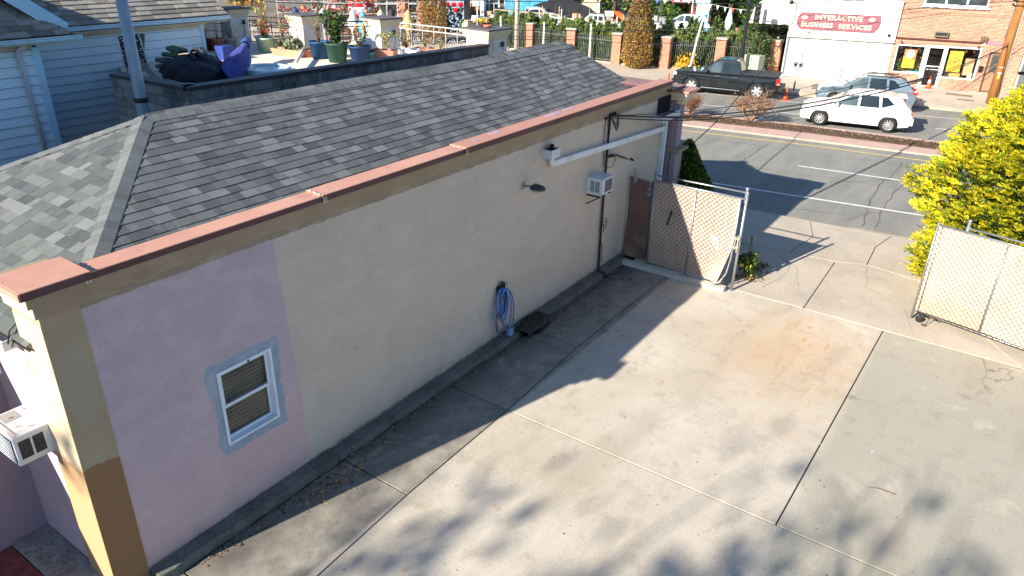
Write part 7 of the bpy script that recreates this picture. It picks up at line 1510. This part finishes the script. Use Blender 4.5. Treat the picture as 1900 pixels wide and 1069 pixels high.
# bunting
MAT_FL = [M('flag_red', lin(206,54,60), .8, .1), M('flag_white', lin(236,234,234), .8, .05), M('flag_blue', lin(74,92,170), .8, .1)]
def bunting(label, a, c, n, sagv, sz=.34):
    t = thing('bunting', label, 'bunting', a, 0, 'strings of pennants over the yard'); A_, C_ = Vector(a), Vector(c); P = lambda f_: (C_-A_)*f_ - Vector((0,0,sagv*math.sin(math.pi*f_))); mb = MB(); mb.tube([tuple(P(i/14)) for i in range(15)], .012, 4, caps=False); mb.build('string', MAT_POLEW, t); d = (C_-A_).normalized()
    for i in range(n):
        q = P((i+.5)/n); mb = MB(); sw = Vector((-d.y,d.x,0))*random.uniform(-.16,.16); mb.add([tuple(q-d*sz*.4), tuple(q+d*sz*.4), tuple(q+sw-Vector((0,0,sz)))], [(0,1,2)]); o = mb.build('pennant', random.choice(MAT_FL[:2]+MAT_FL), t, fix=False)
bunting('string of red and white pennants over the left of the yard', (47.5,40.,3.9), (60.,50.,3.6), 16, .35); bunting('string of red and white pennants before the blue tarpaulin', (46.6,35.4,3.6), (57.5,39.5,3.4), 14, .3); bunting('string of pennants over the black tent and racks', (57.5,39.5,3.4), (58.5,31.5,3.4), 12, .3); bunting('string of pennants over the second white pickup', (58.5,31.5,3.4), (60.5,24.,3.2), 12, .3); bunting('string of pennants between the red shed and signal pole', (60.5,24.,3.2), (56.,14.5,3.3), 13, .4)
for i,(x,y,h) in enumerate(((47.5,40.,4.0),(57.5,39.5,3.5),(58.5,31.5,3.5),(60.5,24.,3.3),(46.6,35.4,3.7),(60.,50.,3.7))):
    mb = MB(); mb.tube([(x,y,-.1),(x,y,h)], .045, 6); tag(mb.build('bunting_pole', MAT_POLEW), ['slim white pole behind the scrolled railing holding pennants','slim white pole beside the first white pickup','slim white pole beside the second white pickup','slim white pole before the red shed','slim white pole near the narrower rust shrub','slim white pole by the grey awning'][i], 'pole')
# ---- left of the yard: glasshouse stand, brick columns, decorations
t = thing('glasshouse', 'white-framed garden-centre glasshouse front at the top left beyond the piers', 'glasshouse', (50.5,52.5,0), -.62); mb = MB()
for i in range(15): mb.box(i*1.0-.05,i*1.0+.05,-.05,.05,0,4.6)
for z in (.4,1.5,2.6,3.7,4.6): mb.box(0,14,-.045,.045,z-.05,z+.05)
mb.build('frame', M('glasshouse_white', lin(226,228,226), .5, .06), t); mb = MB(); mb.box(0,14,.06,.08,.4,4.6); mb.build('pane', GLASS('glasshouse_pane', (.05,.06,.06), .1), t); mb = MB(); mb.box(0,14,.1,7,4.6,4.75); mb.box(0,14,6.5,6.6,0,4.6); mb.build('shell', M('glasshouse_grey', lin(150,154,152), .7, .1), t)
for i,(x,y) in enumerate(((50.6,46.6),(51.4,45.0))):
    t = thing('brick_column', ['left of two brick columns beyond the third pier','right of two brick columns beyond the third pier'][i], 'column', (x,y,0), .3); mb = MB(); mb.box(-.35,.35,-.35,.35,-.1,4.0); mb.build('shaft', MAT_PBRICK, t); mb = MB(); mb.box(-.4,.4,-.4,.4,4.0,4.1); mb.build('cap', MAT_STONE, t)
t = thing('grey_container', 'tall blue-grey container standing right of the narrower rust shrub', 'container', (51.5,41.9,0), SRZ+.3); mb = MB(); mb.box(-1.1,1.1,0,2,0,4.6); soft(mb.build('shell', M('container_blue', lin(146,166,188), .6, .08), t), .04); mb = MB(); mb.box(1.11,1.5,-.1,1,0,4.8); mb.build('post', MAT_BLK, t)
t = thing('holiday_inflatable', 'big red and white rounded holiday inflatable with pink and green balloons', 'inflatable', (43.6,44.6,0)); mb = MB(); mb.lathe([(.5,1.2),(.95,1.5),(1.12,2.0),(1.05,2.6),(.8,3.6),(.62,4.6),(.35,5.2),(.0,5.4)], n=20); mb.build('body', M('inflatable_red', lin(206,34,44), .45, .08), t); mb = MB(); mb.lathe([(1.12,1.75),(1.18,1.85),(1.18,2.1),(1.1,2.2)], n=20, close=False); mb.lathe([(.6,.6),(.66,1.0),(.5,1.25)], n=16); mb.build('band', M('inflatable_white', lin(236,234,236), .5, .05), t)
mb = MB(); [mb.ball((-.6+random.gauss(0,.25),.6+random.gauss(0,.35),4.2+random.gauss(0,.45)), .42, 10, k%2) for k in range(5)]; mb.build('balloon', [M('balloon_pink', lin(214,130,196), .35, .05), M('balloon_green', lin(96,190,130), .35, .05)], t)
# flower stands: red, pink, green clusters on shelves beyond the railing
random.seed(31)
def stand(label, loc, L, rz, pal, shelves=4):
    t = thing('flower_stand', label, 'flower stand', loc, rz, 'flower stands beyond the roof deck'); mb = MB()
    for x in (0,L*.5,L): mb.bar((x,0,0),(x,0,3.0),.06,.06)
    for z in range(shelves): mb.box(0,L,-.25,.25,.5+z*.75,.53+z*.75)
    mb.build('shelf', MAT_RAILG, t); mb = MB()
    for z in range(shelves):
        for k in range(int(L*34)): leaf_quad(mb, Vector((random.random()*L, random.gauss(0,.16), .6+z*.75+abs(random.gauss(0,.2)))), .2, random.choice(pal))
    mb.build('blooms', LEAFM, t, fix=False)['kind'] = 'stuff'
stand('shelves of red and green potted flowers beyond the first two piers', (36.8,46.2,0), 5.5, -.62, [1,1,3,4,8,3]); stand('shelves of orange and green flowers between the piers', (38.6,43.2,0), 4.0, -.62, [1,6,3,1,5,8]); stand('shelves of mixed pale flowers left of the red inflatable', (40.4,46.6,0), 4.5, -.62, [4,1,2,8,3]); stand('shelves of dark evergreens and red bows behind the narrower rust shrub', (42.6,40.8,0), 4.5, -.62, [8,8,1,3])
t = thing('poinsettia_rack', 'rack of bright red flower blocks right of the narrower rust shrub', 'flower rack', (47.2,38.7,0), -.62); mb = MB()
for q in ((0,3.3),(.55,3.4),(.5,3.0),(-.1,2.55),(.45,2.5),(1.0,2.5),(.6,2.1),(1.0,3.25),(-.5,2.6)): mb.box(q[0]-.2,q[0]+.2,-.1,.1,q[1]-.16,q[1]+.16)
soft(mb.build('blooms', M('bloom_red', lin(222,30,40), .7, .15, 6), t), .06); mb = MB(); mb.bar((-.3,.15,0),(-.3,.15,3.6),.05,.05); mb.bar((1.1,.15,0),(1.1,.15,3.6),.05,.05); mb.bar((-.4,.15,2.2),(1.2,.15,2.2),.05,.05); mb.bar((-.4,.15,3.0),(1.2,.15,3.0),.05,.05); mb.build('rack', MAT_RAILG, t); mb = MB(); [leaf_quad(mb, Vector((random.uniform(-.6,1.2),random.gauss(.1,.1),random.uniform(.6,2.4))), .25, random.choice((1,8))) for _ in range(300)]; mb.build('greens', LEAFM, t, fix=False)
t = thing('garland_arch', 'pink and white striped arch beside the second pier', 'arch', (40.6,43.0,0), -.8); mb = MB()
for k in range(3): mb.tube([(1.5*math.cos(a), .25*k, 1.8+1.5*math.sin(a)) for a in [math.pi*i/14 for i in range(15)]], .09, 6, k%2)
mb.tube([(1.5,0,0),(1.5,0,1.8)], .07, 6); mb.tube([(-1.5,0,0),(-1.5,0,1.8)], .07, 6); mb.build('hoop', [M('arch_pink', lin(222,160,160), .7, .1), M('arch_white', lin(232,228,226), .7, .06)], t)
random.seed(41)
labs = ['silver','white','cream','turquoise','dark','brown','pale pink','rust','navy','straw']; cc = [(190,190,190),(232,230,228),(220,204,176),(96,176,196),(40,40,44),(128,98,74),(222,176,170),(176,110,74),(44,56,110),(206,174,116)]
for i,(x,y) in enumerate(((38.4,43.2),(39.6,41.4),(40.8,39.8),(38.8,39.6),(42.6,40.4),(43.4,42.6),(41.4,45.2),(39.4,46.4),(37.6,45.2),(42.2,38.4))):
    t = thing('garden_ornament', f'{labs[i]} garden ornament on a stand among the goods beyond the railing', 'ornament', (x,y,0), random.random()*3); mb = MB(); mb.lathe([(.3,0),(.22,.15),(.12,.7),(.2,1.0),(.42,1.3),(.44,1.6),(.2,1.95),(.26,2.15),(.0,2.5)], n=12); mb.build('figure', M('ornament_'+labs[i].replace(' ','_'), lin(*cc[i]), .6, .2, 5), t)
# ---- trees and hedges that close the view
def tree(label, loc, h, r, n, pal, seed, name='broadleaf_tree', bare=.0, base=.28):
    random.seed(seed); t = thing(name, label, 'tree', loc, 0, 'trees closing the back of the yard'); mb = MB(); mb.tube([(0,0,-.2),(.05,0,h*.3),(0,.1,h*.75)], [.28,.2,.06], 8)
    cl = []
    for k in range(16):
        a = random.random()*6.283; z = h*random.uniform(base+.06,.95); rr = r*random.uniform(.2,.8)*(1-abs(z/h-.6)*.7); q = Vector((rr*math.cos(a), rr*math.sin(a), z)); cl.append((q, r*random.uniform(.28,.5))); mb.tube([(0,0,z*.55), tuple(q*.6+Vector((0,0,z*.3))), tuple(q)], [.08,.05,.02], 5)
    mb.build('trunk', M('bark_brown', lin(98,80,64), .95, .2), t); mb = MB()
    for i in range(n):
        q, s_ = random.choice(cl); v = Vector((random.gauss(0,1),random.gauss(0,1),random.gauss(0,.8))); v = v/max(.3, v.length)*s_*random.random()**.4; leaf_quad(mb, q+v, random.uniform(.2,.42), random.choice(pal))
    mb.build('crown', [F_TW, FOLIAGE('crown_green', lin(72,104,44)), FOLIAGE('crown_olive', lin(120,128,52)), FOLIAGE('crown_dark', lin(44,70,38)), FOLIAGE('crown_yellow', lin(178,158,60)), FOLIAGE('crown_amber', lin(186,128,48))], t, fix=False)
TR = [(66,24.5,'dark evergreen tree behind the red shed',[1,3,3],5.6,3.4),(72.5,29,'dark evergreen tree left of the red shed roof',[1,3,2],6.2,3.6),(60.5,12.8,'evergreen tree behind the white shop gable',[1,3,2],6.4,3.4),(64.,17.8,'evergreen tree between the shed and white shop',[1,1,3],6.2,3.4),(75.,38.5,'olive-yellow tree above the orange tarpaulin',[2,4,1],6.2,3.6),(72.,43.5,'yellowing tree above the black tent',[4,2,5],6.0,3.4),(78.,33.5,'dark green tree above the second white pickup',[1,3,2],6.5,3.8),(70.,48.6,'olive tree above the blue tarpaulin',[2,1,3],6.5,3.6),(40.4,55.5,'amber tree at the top left above the first pier',[5,4,5,2],6.0,2.4),(64.,56.,'dark tree behind the glasshouse roof',[3,1],7.5,4),(82.,26.5,'far dark tree behind the red shed',[3,1,1],8,4.4),(84.,44.,'far olive tree at the top of the yard',[2,1,3],8,4.6)]
for i,(x,y,l,p,h,r) in enumerate(TR): tree(l, (x,y,0), h, r, 1500, p, 100+i)
# long low sheds behind everything so that no bare plain shows
t = thing('back_shed', 'long grey shed roof far behind the yard', 'shed', (92.,47.,0), SRZ+.1); mb = MB(); mb.box(-16,16,0,9,0,3.4); mb.build('wall', M('shed_grey', lin(150,152,150), .8, .1, .5), t); mb = MB(); mb.box(-16.4,16.4,-.6,9.6,3.4,3.7); mb.build('roof', M('shed_roof_dark', lin(96,98,100), .8, .1, .5), t)
t = thing('back_house', 'pale house far behind the glasshouse', 'house', (74.,66.,0), SRZ); mb = MB(); mb.box(-9,9,0,8,0,5.2); mb.build('wall', M('back_house_wall', lin(198,190,178), .8, .08, .5), t); mb = MB(); mb.prism([(-9.4,5.2),(9.4,5.2),(0,8)], -.4, 8.4, axis='y'); mb.build('roof', M('back_house_roof', lin(104,96,90), .9, .1, .5), t)
# ================================================================ PLANTS NEAR THE GATE, DEBRIS
random.seed(51)
def golden_conifer():
    t = thing('golden_cypress', 'large bright yellow-green feathery conifer behind the pale swing gate', 'conifer', (19.6,-1.35,0)); mb = MB(); mb.tube([(0,0,-.1),(0,0,4.2)], [.12,.03], 8, 0); mb.build('trunk', F_TW, t)
    H, R = 5.8, 2.8; V, Fc, MI = [], [], []
    def prof(f_): return float(np.interp(f_, [0,.02,.19,.45,.59,.69,.8,.92,1], [2.1,2.22,2.36,2.5,2.22,1.9,1.28,.6,.1]))
    n = 10500
    for i in range(n):
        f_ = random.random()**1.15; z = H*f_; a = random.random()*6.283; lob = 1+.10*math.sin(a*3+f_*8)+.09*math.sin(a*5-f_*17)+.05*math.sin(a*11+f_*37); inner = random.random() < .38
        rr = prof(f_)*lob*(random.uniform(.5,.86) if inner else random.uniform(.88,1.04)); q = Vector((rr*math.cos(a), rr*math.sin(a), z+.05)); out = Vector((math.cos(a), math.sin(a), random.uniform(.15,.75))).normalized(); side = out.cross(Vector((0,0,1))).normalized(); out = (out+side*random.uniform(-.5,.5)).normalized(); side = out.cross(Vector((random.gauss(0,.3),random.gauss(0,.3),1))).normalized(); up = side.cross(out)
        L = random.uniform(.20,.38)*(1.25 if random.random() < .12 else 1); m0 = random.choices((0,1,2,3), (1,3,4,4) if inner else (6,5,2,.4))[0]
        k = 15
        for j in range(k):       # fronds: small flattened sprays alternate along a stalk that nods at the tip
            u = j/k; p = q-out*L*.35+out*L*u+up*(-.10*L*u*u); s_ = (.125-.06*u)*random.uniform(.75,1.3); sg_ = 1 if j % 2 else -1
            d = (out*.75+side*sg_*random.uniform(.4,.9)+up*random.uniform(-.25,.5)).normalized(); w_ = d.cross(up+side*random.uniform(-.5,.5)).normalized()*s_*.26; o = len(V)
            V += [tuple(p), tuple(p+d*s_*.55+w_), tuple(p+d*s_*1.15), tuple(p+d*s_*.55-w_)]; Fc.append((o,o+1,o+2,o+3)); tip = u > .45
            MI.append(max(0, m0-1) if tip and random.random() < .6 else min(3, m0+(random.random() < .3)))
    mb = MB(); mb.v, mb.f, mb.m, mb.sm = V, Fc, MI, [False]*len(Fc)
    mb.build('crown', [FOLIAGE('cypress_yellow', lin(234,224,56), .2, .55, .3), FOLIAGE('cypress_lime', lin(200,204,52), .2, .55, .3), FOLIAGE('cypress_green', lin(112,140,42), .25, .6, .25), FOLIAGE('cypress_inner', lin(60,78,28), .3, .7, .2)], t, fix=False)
golden_conifer()
def cone_shrub():
    t = thing('cone_shrub', 'dense dark green cone-shaped shrub between the corner pilaster and sliding gate', 'shrub', (19.0,7.15,0)); mb = MB(); mb.tube([(0,0,-.1),(0,0,2.2)], [.08,.02], 6, 0); mb.build('trunk', F_TW, t); mb = MB(); H, R = 2.5, 1.25
    for i in range(13000):
        f_ = 1-random.random()**.62; a = random.random()*6.283; rr = R*(1-f_)**.86*(1+.06*math.sin(a*5+f_*13))*random.uniform(.86,1.03)+.02; q = Vector((rr*math.cos(a), rr*math.sin(a), H*f_+.04)); d = Vector((math.cos(a)*.6, math.sin(a)*.6, random.uniform(.4,1.4))).normalized(); s_ = random.uniform(.07,.13); w_ = d.cross(Vector((random.random()-.5,random.random()-.5,random.random()-.5))).normalized()*s_*.3
        mb.add([tuple(q-d*s_*.5), tuple(q+w_), tuple(q+d*s_*.5), tuple(q-w_)], [(0,1,2,3)], random.choices((0,1,2),(5,4,1.4))[0])
    for k in range(9):          # inner mass of the shrub: tiers of denser twigs
        f_ = k/9; mb.lathe([(R*(1-f_)**.86*.8,H*f_),(R*(1-(f_+.111))**.86*.8 if f_+.111 < 1 else .01,H*(f_+.111))], n=14, m=0, close=False)
    mb.build('foliage', [FOLIAGE('spruce_dark', lin(52,80,34), .3, .6, .1), FOLIAGE('spruce_mid', lin(84,116,42), .3, .6, .15), FOLIAGE('spruce_light', lin(150,166,52), .25, .6, .2)], t, fix=False)
cone_shrub()
t = thing('weed_clump', 'leafy weeds with one tall stalk growing at the foot of the gate post', 'weeds', (16.75,4.42,0)); t.scale = (.8,.8,.85); mb = MB()
for i in range(34):
    a = random.random()*6.28; twig = [(.0,.0,0),(.12*math.cos(a),.14*math.sin(a),random.uniform(.2,.5)),(.3*random.random()*math.cos(a),.3*random.random()*math.sin(a),random.uniform(.35,.75))]; mb.tube(twig, [.008,.006,.004], 4, 0)
    for k in range(8): leaf_quad(mb, Vector(lerp(twig[1],twig[2],random.random()))+Vector((random.gauss(0,.07),random.gauss(0,.07),random.gauss(0,.06))), .15, random.choice((1,1,1,2)))
mb.tube([(0,0,0),(.05,-.02,.7),(.0,.02,1.25)], [.012,.01,.006], 5, 0)
for k in range(46): leaf_quad(mb, Vector((random.gauss(0,.05),random.gauss(0,.05),random.uniform(.7,1.3))), .07, random.choice((7,1)))
for k in range(200): leaf_quad(mb, Vector((random.uniform(-.3,1.4),random.gauss(-.05,.16),random.uniform(.01,.06))), .1, random.choice((5,5,0,1)), -.2)
mb.build('stems_and_leaves', LEAFM, t, fix=False)
# fallen leaves and grit on the lot
mb = MB()
def chip(x, y, s_, m, z=.004):
    a = random.random()*6.283; dx, dy = math.cos(a)*s_, math.sin(a)*s_; h = z+random.random()*s_*.35
    mb.add([(x-dx,y-dy,z+.002),(x+dy*.45,y-dx*.45,h),(x+dx,y+dy,z+.003),(x-dy*.45,y+dx*.45,h+.004)], [(0,1,2,3)], m)
for i in range(300):
    x, y = random.uniform(2.5,15.8), random.uniform(-3.5,7.1); chip(x, y, random.choice((.006,.008,.012,.012,.02)), random.choices((0,1,2,3),(4,3,2,1))[0])
for i in range(900):
    x = random.uniform(3.5,15.6); y = 7.17-abs(random.gauss(0,.10)); chip(x, y, random.choice((.008,.012,.02,.032)), random.choices((0,1,2,3),(6,3,1,0))[0])
for i in range(60): chip(random.gauss(5.7,.4), 6.95-abs(random.gauss(0,.14)), random.uniform(.02,.05), random.choice((1,2,2)))
for i in range(140): chip(random.uniform(11.2,15.5), 7.1-abs(random.gauss(0,.3)), random.uniform(.012,.04), 0)
tag(mb.build('fallen_leaves', [M('grit_dark', lin(66,56,46), .95, .3), M('leaf_litter_brown', lin(118,84,52), .95, .3), M('leaf_litter_tan', lin(190,148,92), .9, .2), M('paper_bit', lin(228,224,216), .8, .05)], fix=False), kind='stuff')
mb = MB(); mb.tube([(10.3,.35,.008),(10.34,.2,.02),(10.36,-.02,.012)], .004, 4); tag(mb.build('twig', F_TW, fix=False), 'single fallen twig on the grey slab at the right', 'twig')
# bare yard tree behind the camera: its branches shade the near slabs
def bare_tree(label, loc, h, seed, spread, leafn):
    random.seed(seed); t = thing('bare_tree', label, 'tree', loc); mb = MB(); tips = []
    def grow(p, d, l, r, lv):
        pts = [p]; dd = d
        for k in range(3): dd = (dd+Vector((random.gauss(0,.12),random.gauss(0,.12),random.gauss(.03,.08)))).normalized(); pts.append(pts[-1]+dd*l/3)
        mb.tube(pts, [r,r*.88,r*.78,r*.66], 6 if lv < 2 else 4, 0, caps=False)
        if lv >= 3: tips.append((pts[-1], l))
        if lv < 5:
            for _ in range(3 if lv < 4 else 2):
                a = random.random()*6.283; s_ = random.uniform(.45,.95)*spread; u = dd.orthogonal().normalized(); w_ = dd.cross(u); d2 = (dd+(u*math.cos(a)+w_*math.sin(a))*s_+Vector((0,0,.12))).normalized(); grow(pts[random.choice((2,3,3))], d2, l*random.uniform(.62,.82), r*.6, lv+1)
    grow(Vector((0,0,-.1)), Vector((0,0,1)), h*.30, h*.022, 0); mb.build('trunk_and_limbs', M('bark_grey', lin(112,100,88), .95, .2), t, fix=False); mb = MB()
    for i in range(leafn): q, l = random.choice(tips); leaf_quad(mb, q+Vector((random.gauss(0,.35),random.gauss(0,.35),random.gauss(0,.3))), random.uniform(.22,.42), random.choice((1,2,5)))
    mb.build('leaves', LEAFM, t, fix=False)
bare_tree('bare yard tree behind the camera', (-25.5,10.6,0), 20.0, 62, .85, 1500)
bare_tree('thin bare yard tree behind the camera to the right', (-9.5,4.0,0), 10.5, 66, .8, 0)

# tall gabled house beyond the left edge of the view: its shade lies on the lamp post, block wall and deck
t = thing('tall_house', 'tall gabled house out of view to the left', 'house', (-12.,20.7,0)); mb = MB(); mb.box(-4,4,-3.7,3.8,-.1,13.2); mb.build('wall', M('tall_house_wall', lin(196,190,180), .8, .1, .6), t)
mb = MB(); mb.prism([(-4.1,13.1),(4.2,13.1),(4.2,13.3),(0,17.6),(-4.1,13.3)], -4.4, 4.4, axis='x'); mb.build('roof', M('tall_house_roof', lin(96,92,90), .9, .15, .8), t)
for z in (2.2,5.6,9.):
    for y in (-2.,1.9): mb = MB(); mb.box(4.0,4.05,y-.5,y+.5,z,z+1.6); mb.build('window', GLASS('tall_house_glass'), t)
# pieces that lie apart are parts of their own
for nm, new in (('utility_cover',None),('coping_patch',None),('side_vent',None),('vent_louvre',None),('bracket',None),('hinge',None),('corner_board',None),('scroll',None),('door_seam',None),('pole_tag',None),('front_fixture',None),('flood_lamp',None),('legs','leg'),('stripe',None),('dead_leaf',None)): split_pieces(nm, .03, new)
for o in list(COL.objects):
    if o.type == 'MESH' and o.name.split('.')[0] == 'pole' and o.parent and o.parent.get('category') in ('tarpaulin','tent','awning','canopy'): o.name = 'tent_pole'
split_pieces('tent_pole', .03)
